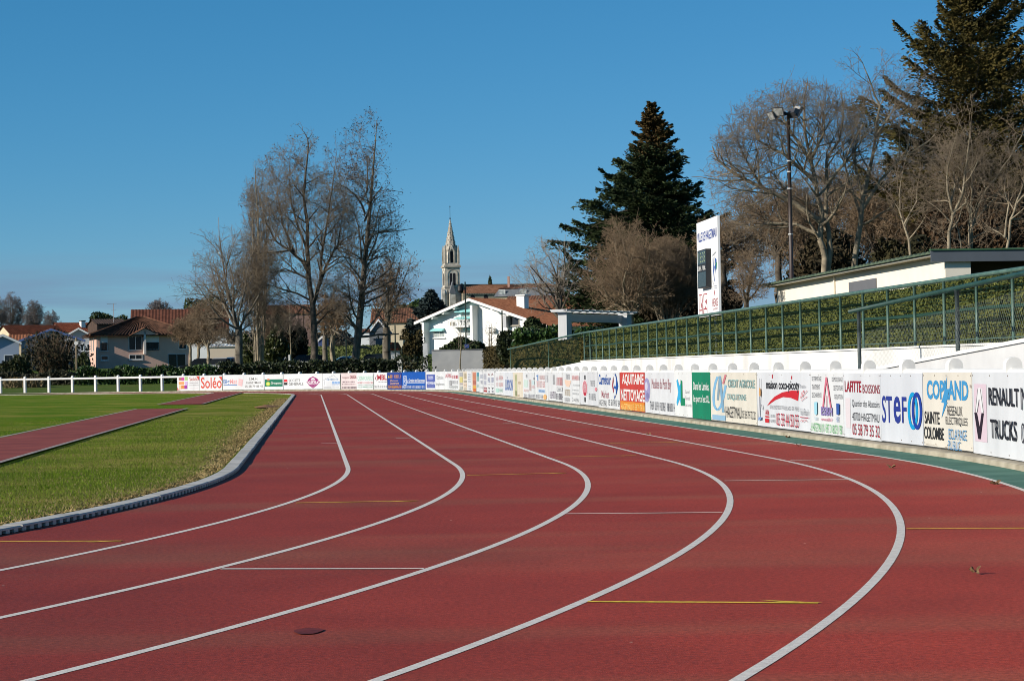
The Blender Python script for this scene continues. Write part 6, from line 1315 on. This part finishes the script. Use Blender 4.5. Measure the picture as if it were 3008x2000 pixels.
# ------------------------------------------------------------------ shrubs and hedges (leaf faces spread through the volume)
def shrub_pts(rng, n, c, r, lump=.25, shell=.35):
    u = rng.normal(size=(n, 3)); u[:, 2] = np.abs(u[:, 2])*np.where(rng.random(n) < .85, 1, -1); u /= np.linalg.norm(u, axis=1, keepdims=True)
    ph = rng.uniform(0, 6.28, 6); L_ = 1 + lump*(np.sin(u[:, 0]*4+ph[0])*np.cos(u[:, 2]*3+ph[1]) + .5*np.sin(u[:, 1]*7+ph[2]+u[:, 2]*5))
    return np.array(c) + u*(rng.random(n)**shell*L_)[:, None]*np.array(r)
def shrub(name, label, px0, px1, ytop, Y, m, size=.10, n=5000, stems=8, zb=None, cat='shrub', ry=None, twigs=0, twm=None, group=None, flat=.3):
    xc = X((px0+px1)/2, Y); rx = (px1-px0)/2*Y/FPX; zb = hz(xc, Y) if zb is None else zb; zt = Z((px0+px1)/2, ytop, Y); rng = np.random.default_rng(abs(hash(label)) % 9999 if False else sum(map(ord, label)))
    root = thing(name, (xc, Y, zb), label, cat, group)
    P = shrub_pts(rng, n, (xc, Y, zb+(zt-zb)*.30), (rx, ry or min(rx, 1.6), (zt-zb)*.70)); P[:, 2] = np.maximum(P[:, 2], zb+.02)
    V, F = leaf_quads(rng, P, size, 1.3); np_mesh('foliage', V, F, m, root)
    R = random.Random(len(label)); S = []
    for k in range(stems + twigs):
        x0 = xc + R.uniform(-.5, .5)*rx*.5; p = (x0, Y, zb-.05); d = nrm3((R.uniform(-.7, .7)*rx/(zt-zb+.1), R.uniform(-.4, .4), 1)); L_ = (zt-zb)*R.uniform(.7, 1.05)
        for i in range(4):
            q = tuple(p[j]+d[j]*L_/4 for j in range(3)); S.append((*p, *q, .03*(1-i/5), .03*(1-(i+1)/5))); p = q; d = nrm3((d[0]+R.gauss(0, .15), d[1]+R.gauss(0, .15), d[2]))
    segs_mesh('stem', S, 4, twm or M_BARKD, root); return root
M_LAUREL = mat('laurel_leaf', (0.012, 0.030, 0.007), 0.45, col2=(0.055, 0.105, 0.020), scale=2.5, spec=0.35)
M_HEDGE = mat('hedge_leaf', (0.010, 0.016, 0.006), 0.5, col2=(0.040, 0.052, 0.018), scale=1.6, spec=0.3)
M_HEDGEB = mat('hedge_brown', (0.028, 0.022, 0.010), 0.8, col2=(0.075, 0.058, 0.026), scale=1.2, spec=0.15)
M_CYP = mat('cypress_hedge', (0.045, 0.050, 0.012), 0.85, col2=(0.115, 0.085, 0.028), scale=0.9, spec=0.1, stretch=(2.2, 2.2, .35))
M_MAGN = mat('magnolia_leaf', (0.018, 0.030, 0.008), 0.4, col2=(0.075, 0.085, 0.025), scale=2, spec=0.4)
def hedge(name, label, a, b, wid, zb, zt, m, size, dens, cat='hedge', rough=.10, group=None, inner=True, gaps=None):
    """hedge between ground points a and b: leaves over a dark core"""
    a, b = Vector(a), Vector(b); d = (b-a); Ln = d.length; d.normalize(); n_ = Vector((-d.y, d.x, 0)); rng = np.random.default_rng(sum(map(ord, label)))
    zb_ = zb if callable(zb) else (lambda t: zb); zt_ = zt if callable(zt) else (lambda t: zt)
    root = thing(name, (a+b)/2 + Vector((0, 0, zb_(.5))), label, cat, group)
    area = Ln*(zt_(.5)-zb_(.5))*2 + Ln*wid; N_ = int(area*dens); u = rng.random(N_); f = rng.random(N_); side = rng.random(N_)
    if gaps is not None: k = np.array([rng.random() < gaps(v) for v in u]); u, f, side = u[k], f[k], side[k]
    zbv = np.array([zb_(t) for t in u]); ztv = np.array([zt_(t) for t in u]); H = ztv-zbv
    top = side < .28; w = np.where(top, rng.uniform(-.5, .5, len(u)), np.where(rng.random(len(u)) < .72, -.5, .5)); h = np.where(top, 1.0, f)
    wob = .5+.5*np.sin(u*Ln*1.9+np.sin(u*Ln*.7)*2)
    P = np.array(a) + np.outer(u*Ln, np.array(d)) + np.outer(w*wid, np.array(n_)) + rng.normal(0, rough, (len(u), 3)); P[:, 2] = zbv + h*H*(1+rough*.6*(wob-.5)) + rng.normal(0, rough*.6, len(u))
    P[:, 2] = np.maximum(P[:, 2], zbv)
    V, F = leaf_quads(rng, P, size, 1.3); np_mesh('foliage', V, F, m, root)
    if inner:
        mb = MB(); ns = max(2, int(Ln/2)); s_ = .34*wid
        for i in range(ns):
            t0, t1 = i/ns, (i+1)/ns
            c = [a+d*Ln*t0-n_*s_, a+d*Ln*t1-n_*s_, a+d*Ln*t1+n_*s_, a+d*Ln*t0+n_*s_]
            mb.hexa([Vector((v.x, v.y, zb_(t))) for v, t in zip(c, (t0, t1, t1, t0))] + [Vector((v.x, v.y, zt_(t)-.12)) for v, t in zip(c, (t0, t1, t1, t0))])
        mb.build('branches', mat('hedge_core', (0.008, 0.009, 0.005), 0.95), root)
    return root
# hedge behind the far fence, in the lengths that differ
def P_(px, Y, z=0): v = at(px, 1000, Y); return (v.x, v.y, z)
hedge('hedge', 'leafy green hedge in front of the pink house behind the open rail fence', P_(228, 147), P_(640, 147), 1.3, .35, lambda t: 1.52+.14*math.sin(t*23), M_LAUREL, .10, 150)
hedge('hedge', 'dark brownish hedge between the leafy hedge and the broad tree', P_(643, 147), P_(905, 147), 1.2, .35, lambda t: 1.72+.08*math.sin(t*17), M_HEDGE, .09, 150)
hedge('hedge', 'very dark hedge behind the coloured boards, right of the broad trunk', P_(908, 147), P_(1165, 147), 1.2, .35, lambda t: 1.80+.05*math.sin(t*19), M_HEDGE, .09, 150)
hedge('hedge', 'thin leggy dark hedge in front of the low cream wall', P_(1168, 147), P_(1262, 147), .8, .3, 1.95, M_HEDGE, .10, 75, inner=False, rough=.16)
hedge('hedge', 'low dark hedge and mesh at the far left behind the open rails', P_(-220, 150), P_(226, 150), 1.2, .35, lambda t: 1.15+.3*math.sin(t*9)**2, mat('hedge_far_left', (0.024, 0.025, 0.011), .7, col2=(.045, .045, .02), scale=1.5), .10, 130)
a_, b_ = T(14, 11.6), T(74.4, 11.6)
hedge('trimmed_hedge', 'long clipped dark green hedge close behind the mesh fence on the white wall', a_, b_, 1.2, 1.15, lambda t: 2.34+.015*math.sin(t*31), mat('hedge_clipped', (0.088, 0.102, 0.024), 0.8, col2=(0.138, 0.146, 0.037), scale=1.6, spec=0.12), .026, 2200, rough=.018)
a_, b_ = T(74.6, 11.5), T(104, 11.5)
hedge('trimmed_hedge', 'tall trimmed olive-brown hedge behind the two-post end of the mesh fence', a_, b_, 1.3, 0.0, 2.10, M_CYP, .06, 620, rough=.05)
hedge('trimmed_hedge', 'short dark trimmed hedge right of the grey garden wall', P_(1452, 138), P_(1508, 132), 1.4, 0.0, lambda t: 2.46-.05*t, mat('cypress_dark', (.028, .026, .009), .85, col2=(.085, .062, .02), scale=.8, stretch=(2.5, 2.5, .3)), .07, 420, rough=.06)
shrub('laurel_hedge', 'bright green laurel hedge between the white house and the pergola', 1492, 1700, 958, 118, M_LAUREL, .11, 15000, zb=1.4, cat='hedge', ry=2.2)
shrub('laurel_hedge', 'green laurel bush seen under the pergola lintel', 1690, 1835, 962, 124, M_LAUREL, .11, 9000, zb=2.0, cat='hedge', ry=2.0)
shrub('dark_bush', 'dark clipped bush with bare feet left of the laurel hedge', 1462, 1530, 974, 126, M_HEDGE, .10, 4200, zb=1.4)
shrub('dark_bush', 'dark flat-topped evergreen above the laurel hedge', 1528, 1640, 946, 128, M_NDL, .12, 6500, zb=2.2)
shrub('juniper_bush', 'spreading dark juniper in front of the white house', 1308, 1425, 996, 190, M_NDL, .15, 6500, zb=2.0, ry=2.5)
shrub('magnolia_tree', 'glossy green evergreen with a dark trunk right of the poplar', 775, 845, 955, 176, M_MAGN, .14, 5200, stems=5, zb=1.3, cat='tree')
shrub('magnolia_tree', 'smaller glossy evergreen with rusty leaves behind the poplar stems', 708, 758, 985, 178, M_MAGN, .13, 3600, stems=4, zb=.9, cat='tree')
shrub('dark_bush', 'almost black evergreen mass left of the broad trunk', 838, 905, 962, 190, needle_mat('yew_black', (.006, .008, .004), (.02, .022, .012)), .16, 5200, zb=1.8)
shrub('round_tree', 'round brown-green clipped tree on a thin stem by the low cream wall', 1174, 1246, 970, 168, mat('oak_leaf', (.030, .026, .008), .8, col2=(.085, .065, .02), scale=2), .11, 4200, stems=3, zb=1.25, cat='tree')
shrub('wild_bush', 'large dark bush with bare twigs in front of the grey gabled house', 60, 252, 972, 166, mat('wild_leaf', (.012, .013, .006), .8, col2=(.05, .045, .02), scale=.8), .11, 4200, stems=18, zb=.2, ry=2.5, twigs=420, twm=M_TWIGB)
shrub('wild_bush', 'low green bush with pale stems at the left edge behind the rails', -20, 95, 1048, 160, mat('wild_leaf_green', (.02, .028, .008), .8, col2=(.06, .065, .02), scale=1), .12, 4200, stems=10, zb=.1, twigs=40, twm=M_TWIGP)
shrub('wild_bush', 'leafy dark bush right of the round sign', 222, 262, 1035, 162, M_MAGN, .12, 2600, zb=.1)
for k, (a, b, lab) in enumerate(((18, 48, 'left tuft of dry grass behind the rails'), (52, 80, 'middle tuft of dry grass behind the rails'), (82, 128, 'widest tuft of dry grass behind the rails'))):
    rng = np.random.default_rng(400+k); xc = X((a+b)/2, 143); P = np.stack([rng.normal(xc, (b-a)*.008, 900), rng.normal(143, .3, 900), .38+rng.random(900)*.55], axis=1)
    V, F = leaf_quads(rng, P, .05, 4, np.tile([0, 0, 1.0], (900, 1))); tag(np_mesh('grass_tuft', V, F, mat('dry_tuft', (.14, .10, .05), .9, col2=(.26, .20, .10), scale=4)), lab, 'grass tuft', 'dry grass tufts')
shrub('shrubbery', 'brown bare shrubs along the foot of the cream building', 690, 760, 1035, 182, M_HEDGEB, .10, 2600, zb=1.0, twigs=60, twm=M_TWIGB)
shrub('dark_thicket', 'dark mossy undergrowth beneath the trees behind the shed', 2560, 2760, 700, 104, mat('moss_dark', (.014, .014, .005), .9, col2=(.05, .042, .014), scale=.7), .14, 9000, zb=4.2, ry=2.0, twigs=80, twm=M_TWIGB)
shrub('dark_thicket', 'russet undergrowth beneath the pale stems at the right edge', 2740, 3060, 560, 108, mat('russet_under', (.030, .017, .008), .9, col2=(.085, .048, .022), scale=.8), .13, 15000, zb=4.6, ry=2.0, twigs=140, twm=M_TWIGB)
shrub('dark_thicket', 'dark undergrowth behind the double grey stem', 2300, 2580, 690, 110, mat('under_dark', (.02, .016, .007), .9, col2=(.06, .045, .02), scale=.8), .13, 9000, zb=4.0, ry=2.0, twigs=100, twm=M_TWIGB)
shrub('dark_thicket', 'dark undergrowth left of the scoreboard under the thicket', 1880, 2070, 850, 116, mat('under_brown', (.016, .012, .006), .9, col2=(.05, .036, .018), scale=.8), .13, 7000, zb=3.6, ry=2.0, twigs=120, twm=M_TWIGB)
shrub('dark_thicket', 'low dark bush beside the leg of the scoreboard', 2115, 2180, 850, 92, mat('under_black', (.012, .010, .006), .9, col2=(.035, .025, .015), scale=.9), .09, 3200, zb=3.3)
# ivy-like bank planting on the slope behind the car park
rng = np.random.default_rng(77); n = 26000; px = rng.uniform(800, 1245, n); Yy = rng.uniform(188, 230, n)
P = np.array([(X(a, y), y, back(X(a, y), y)+rng.random()*.25) for a, y in zip(px, Yy)])
V, F = leaf_quads(rng, P, .16, 1.3); tag(np_mesh('bank_planting', V, F, mat('bank_leaf', (.040, .055, .010), .7, col2=(.13, .15, .035), scale=.7)), kind='stuff')
# distant wood closing the horizon
rng = np.random.default_rng(78); n = 60000; xx = rng.uniform(-260, 330, n); yy = 640 + rng.random(n)*60 + np.abs(xx)*.1
hh = 7 + 3*np.sin(xx*.05) + 2*np.sin(xx*.17+1) + 2.0*np.sin(xx*.41); P = np.stack([xx, yy, np.array([back(a, b) for a, b in zip(xx, yy)]) - 1 + rng.random(n)**.7*hh], axis=1)
V, F = leaf_quads(rng, P, .7, 1.3); tag(np_mesh('distant_wood', V, F, mat('wood_far', (.05, .045, .035), .95, col2=(.10, .085, .06), scale=.1)), kind='stuff')

# ------------------------------------------------------------------ grass blades and litter near the kerb
rng = np.random.default_rng(5); N_ = 260000
dd = -.22 - 12*rng.random(N_)**1.6; qq = rng.uniform(6, 52, N_)
keep = ~((dd < -2.9) & (dd > -4.5) & (qq > S0)); dd, qq = dd[keep], qq[keep]
P = np.array([tuple(C(a, b)) for a, b in zip(qq, dd)])
ok = np.array([-80 < proj(p)[0] < 3088 and p[1] > 5 for p in P]); P, dd = P[ok], dd[ok]
sl_ = np.array([SL(p[0], p[1]) for p in P]); ok = ~((sl_[:, 1] < -2.86) & (sl_[:, 1] > -4.55) & (sl_[:, 0] > 10)); P, dd = P[ok], dd[ok]
n = len(P); h = rng.uniform(.010, .026, n); base = np.array([.026+.06*smooth(.3, 12, -v) for v in dd]); a = rng.uniform(0, 6.28, n); lean = rng.normal(0, .5, (n, 2))*h[:, None]
w_ = .003; e = np.stack([np.cos(a)*w_, np.sin(a)*w_, np.zeros(n)], axis=1); P[:, 2] = base
Vt = np.stack([P-e, P+e, P+np.stack([lean[:, 0], lean[:, 1], h], axis=1)], axis=1).reshape(-1, 3)
near = (dd > -1.1) & (rng.random(n) < np.interp(dd, [-1.1, -.25], [0, .75])); idx = np.arange(n*3).reshape(-1, 3)
M_BLADE = mat('grass_blade', (.085, .145, .008), .7, col2=(.19, .27, .024), scale=1.2, spec=.04); M_STRAW = mat('straw_blade', (.16, .12, .05), .8, col2=(.34, .27, .13), scale=6, spec=.15)
def sub(I): return Vt[I.ravel()], np.arange(len(I)*3).reshape(-1, 3)
mixd = near | (rng.random(n) < np.where(dd > -2.9, .22, .10))
tag(np_mesh('grass_blades', *sub(idx[~mixd]), M_BLADE), kind='stuff'); tag(np_mesh('dry_grass_blades', *sub(idx[mixd]), M_STRAW), kind='stuff')
# straw fringe along the kerb
n = 17000; qq = 14 + 70*rng.random(n)**.8; dd = -.19 - np.abs(rng.normal(0, .13, n))*np.interp(qq, [14, 22, 30], [.45, .6, 1.3]); P = np.array([tuple(C(a, b)) for a, b in zip(qq, dd)]); P[:, 2] = .027
D = rng.normal(0, .6, (n, 3)); D[:, 2] = np.abs(D[:, 2])*.6
V, F = leaf_quads(rng, P+np.array([0, 0, .010]), .008, 4.0, D); tag(np_mesh('kerb_straw', V, F, mat('kerb_straw', (.17, .12, .05), .9, col2=(.40, .30, .14), scale=3, spec=.03)), kind='stuff')
# sandy worn patch near the far kerb corner
q0 = gp(815, 1199); rng = np.random.default_rng(9)
mb = MB(); c = mb.pt((q0.x-.35, q0.y, .12)); ring = [mb.pt((q0.x-.35+.36*math.cos(a)*(1+.2*math.sin(3*a)), q0.y+1.5*math.sin(a), .05)) for a in np.linspace(0, 6.28, 22)[:-1]]
for i in range(21): mb.f.append([c, ring[i], ring[(i+1) % 21]])
tag(mb.build('bare_soil', mat('soil', (.32, .14, .06), .95, col2=(.22, .13, .05), scale=5)), kind='structure')
# ------------------------------------------------------------------ cars in the lot beyond the hedge
M_TYRE = mat('tyre_black', (.015, .015, .016), .85); M_RIM = mat('rim_silver', (.5, .5, .52), .35, metal=.6); M_CGL = mat('car_glass', (.012, .016, .02), .08, spec=.8)
M_LAMPR = mat('tail_red', (.25, .01, .01), .3); M_LAMPW = mat('head_clear', (.6, .6, .6), .15)
def car(label, px, Y, yaw, col, Ln=4.2, H=1.5, estate=False):
    p = at(px, 1000, Y); z = hz(p.x, p.y); M = yawM((p.x, p.y, z), R_(yaw)); root = thing('parked_car', (p.x, p.y, z), label, 'car', 'cars parked beyond the hedge')
    h = Ln/2; w_ = .86; paint = mat('paint_car_%s' % '_'.join('%d' % int(c*1000) for c in col), col, .25, spec=.6)
    def loft(mb, prof):                                       # prof: (x, z, half width)
        n = len(prof); A = [mb.pt((x, -w, zz)) for x, zz, w in prof]; B = [mb.pt((x, w, zz)) for x, zz, w in prof]
        mb.f.append(A); mb.f.append(B[::-1])
        for i in range(n): mb.f.append([A[i], B[i], B[(i+1) % n], A[(i+1) % n]])
    mb = MB(M); loft(mb, [(-h, .35, w_-.06), (-h+.02, .62, w_), (-h+.10, .82, w_-.02), (-h+.9, .92, w_), (h-1.15, .95, w_), (h-.1, .90, w_-.03), (h, .66, w_-.02), (h-.02, .32, w_-.06), (h-.5, .22, w_-.05), (-h+.5, .22, w_-.05)]); mb.build('body', paint, root)
    rx = h-.15 if estate else h-.75
    mb = MB(M); mb.hexa([(-h+.95, -w_+.04, .90), (rx+.1, -w_+.04, .93), (rx+.1, w_-.04, .93), (-h+.95, w_-.04, .90), (-h+1.75, -w_+.20, H-.06), (rx-.35, -w_+.20, H-.05), (rx-.35, w_-.20, H-.05), (-h+1.75, w_-.20, H-.06)]); mb.build('window', M_CGL, root)
    mb = MB(M); mb.hexa([(-h+1.68, -w_+.17, H-.08), (rx-.28, -w_+.17, H-.07), (rx-.28, w_-.17, H-.07), (-h+1.68, w_-.17, H-.08), (-h+1.95, -w_+.26, H), (rx-.5, -w_+.26, H), (rx-.5, w_-.26, H), (-h+1.95, w_-.26, H)])
    for x0, x1 in ((-h+2.45, -h+2.53), (rx-.75, rx-.62)):
        for s_ in (-1, 1): mb.hexa([(x0, s_*(w_-.03), .93), (x1, s_*(w_-.03), .93), (x1, s_*(w_-.07), .93), (x0, s_*(w_-.07), .93), (x0, s_*(w_-.19), H-.07), (x1, s_*(w_-.19), H-.07), (x1, s_*(w_-.23), H-.07), (x0, s_*(w_-.23), H-.07)])
    mb.build('roof', paint, root)
    for x in (-h+.78, h-.80):
        for s_ in (-1, 1):
            mb = MB(M); mb.tube([(x, s_*(w_-.18), .31), (x, s_*(w_+.01), .31)], .31, 14); wl = mb.build('wheel', M_TYRE, root)
            mb = MB(M); mb.tube([(x, s_*(w_-.02), .31), (x, s_*(w_+.02), .31)], .19, 10); mb.build('rim', M_RIM, wl)
    for s_ in (-1, 1):
        mb = MB(M); mb.box(-h-.01, -h+.06, s_*.72-.14, s_*.72+.14, .62, .76); mb.build('headlight', M_LAMPW, root)
        mb = MB(M); mb.box(h-.06, h+.012, s_*.70-.12, s_*.70+.12, .66, .82); mb.build('tail_light', M_LAMPR, root)
car('black parked car with its roof above the hedge, left of the broad trunk', 890, 178, 5, (.012, .013, .016), 4.6, 1.62, True)
car('white parked car between the broad trunk and the straight pale trunk', 1008, 180, 10, (.72, .72, .71), 4.0, 1.45)
car('dark green-black parked car right of the straight pale trunk', 1090, 176, 0, (.010, .016, .016), 4.3, 1.62)
car('blue parked car beside the spreading tree trunk', 688, 184, 70, (.05, .10, .22), 4.1, 1.55)
car('silver parked car in front of the cream building', 648, 182, 75, (.42, .43, .44), 4.1, 1.5)
car('black parked car under the low brown-twigged trees', 586, 188, 10, (.015, .016, .02), 4.4, 1.5)
car('pale grey parked car behind the magnolia, left of the black one', 820, 182, 8, (.5, .52, .54), 4.1, 1.45)
# ------------------------------------------------------------------ lamps, poles, signs
M_LP = mat('lamp_green', (.012, .032, .026), .5)
for px, Y, yt, lab, head in ((1369, 152, 828, 'tall dark green street lamp with a hanging head in front of the white house', True), (1476, 154, 912, 'plain dark pole in front of the right half of the white house', False), (1017, 168, 938, 'thin green lamp pole left of the straight pale trunk', False), (1161, 166, 955, 'thin green lamp pole right of the knobbly tree', False)):
    x = X(px, Y); z0 = hz(x, Y); zt = Z(px, yt, Y); root = thing('street_lamp' if head else 'metal_pole', (x, Y, z0), lab, 'street lamp' if head else 'pole')
    mb = MB(); mb.tube([(x, Y, z0-.1), (x, Y, z0+1.2), (x, Y, z0+1.21), (x, Y, zt)], [.085, .085, .06, .05], 8); mb.build('pole', M_LP, root)
    if head:
        mb = MB(); mb.tube([(x, Y, zt-.25), (x-.28, Y, zt-.12), (x-.34, Y, zt-.22)], .035, 6); mb.build('arm', M_LP, root)
        mb = MB(); mb.tube([(x-.34, Y, zt-.15), (x-.34, Y, zt-.30), (x-.34, Y, zt-.65), (x-.34, Y, zt-.80)], [.05, .20, .24, .12], 10); mb.build('lamp_head', mat('lamp_black', (.012, .012, .014), .5), root)
        mb = MB(); mb.box(x-.12, x+.22, Y-.09, Y-.06, Z(px, 1022, Y), Z(px, 1011, Y)); mb.build('sign_plate', mat('sign_blue', (.03, .06, .22), .5), root)
x, Y = X(224, 158), 158; root = thing('round_sign', (x, Y, .1), 'round white sign seen from behind on a wooden pole', 'sign')
mb = MB(); mb.tube([(x, Y, 0), (x, Y, Z(224, 992, Y))], .075, 7); mb.build('pole', mat('pole_wood', (.22, .17, .11), .9), root)
mb = MB(); mb.tube([(x, Y-.10, Z(222, 1008, Y)), (x, Y-.07, Z(222, 1008, Y))], .155, 18); mb.build('disc', mat('sign_back', (.6, .6, .58), .5), root)
x, Y = X(1180, 164), 164; root = thing('yield_sign', (x, Y, .6), 'pale triangular yield sign seen from behind beside the round clipped tree', 'sign')
mb = MB(); mb.tube([(x, Y, .3), (x, Y, Z(1180, 1000, Y))], .035, 7); mb.build('pole', M_LP, root)
mb = MB(); zt = Z(1178, 999, Y); mb.prism([(x-.36, zt), (x+.30, zt), (x-.03, zt-.62)], Y-.06, Y-.04, 'y'); mb.build('triangle_plate', mat('sign_cream', (.68, .64, .50), .6), root)
mb = MB(); a = at(860, 1064, 160); b = at(960, 1064, 160); mb.box(a.x, b.x, 160, 160.06, a.z-.05, a.z+.05)
fr = thing('lot_barrier', (a.x, 160, .6), 'white low barrier rail along the car park edge', 'barrier'); mb.build('rail', M_FRAME, fr)
for i in range(5):
    x = a.x + (b.x-a.x)*i/4; mb = MB(); mb.box(x-.04, x+.04, 160.07, 160.14, .2, a.z+.08); mb.build('post', M_FRAME, fr)
# ------------------------------------------------------------------ fallen leaves on the track
M_LEAF = mat('fallen_leaf', (.10, .055, .025), .9, col2=(.26, .16, .08), scale=40)
for k, (px, py, sz, lab) in enumerate(((2865, 1686, .025, 'largest curled dead leaf on the outer lane near the lower right'), (2925, 1428, .045, 'dark dead leaf just inside the outermost white line at the right'), (2618, 1375, .042, 'flat dead leaf on the outer lane under the big diamond board'), (2347, 1314, .04, 'pale dead leaf on the outer lane under the grey-white red-number board'), (2315, 1287, .04, 'small dark leaf on the green strip under the white pink-letter board'), (1905, 1280, .045, 'tiny dead leaf on the lane below the red board'), (1452, 1176, .07, 'speck of dead leaf far along the outer lane'))):
    g = gp(px, py); R = random.Random(k); mb = MB(Matrix.Translation((g.x, g.y, .012)) @ Matrix.Rotation(R.uniform(0, 3), 4, 'Z'))
    n = 9; pts = [(sz*math.cos(a)*(1+.35*math.cos(5*a)), sz*.7*math.sin(a)*(1+.3*math.cos(5*a)), .012+.018*math.sin(2*a+k)+.012*(k % 2)) for a in np.linspace(0, 6.28, 21)[:-1]]
    c = mb.pt((0, 0, .004)); ids = [mb.pt(q) for q in pts]
    for i in range(len(ids)): mb.f.append([c, ids[i], ids[(i+1) % len(ids)]])
    i0 = mb.pt((sz*1.1, 0, .015)); i1 = mb.pt((sz*1.9, .01, .004)); i2 = mb.pt((sz*1.1, .006, .015)); mb.f.append([i0, i1, i2])
    tag(mb.build('fallen_leaf', M_LEAF), lab, 'leaf', 'dead leaves on the track')
flush_text()
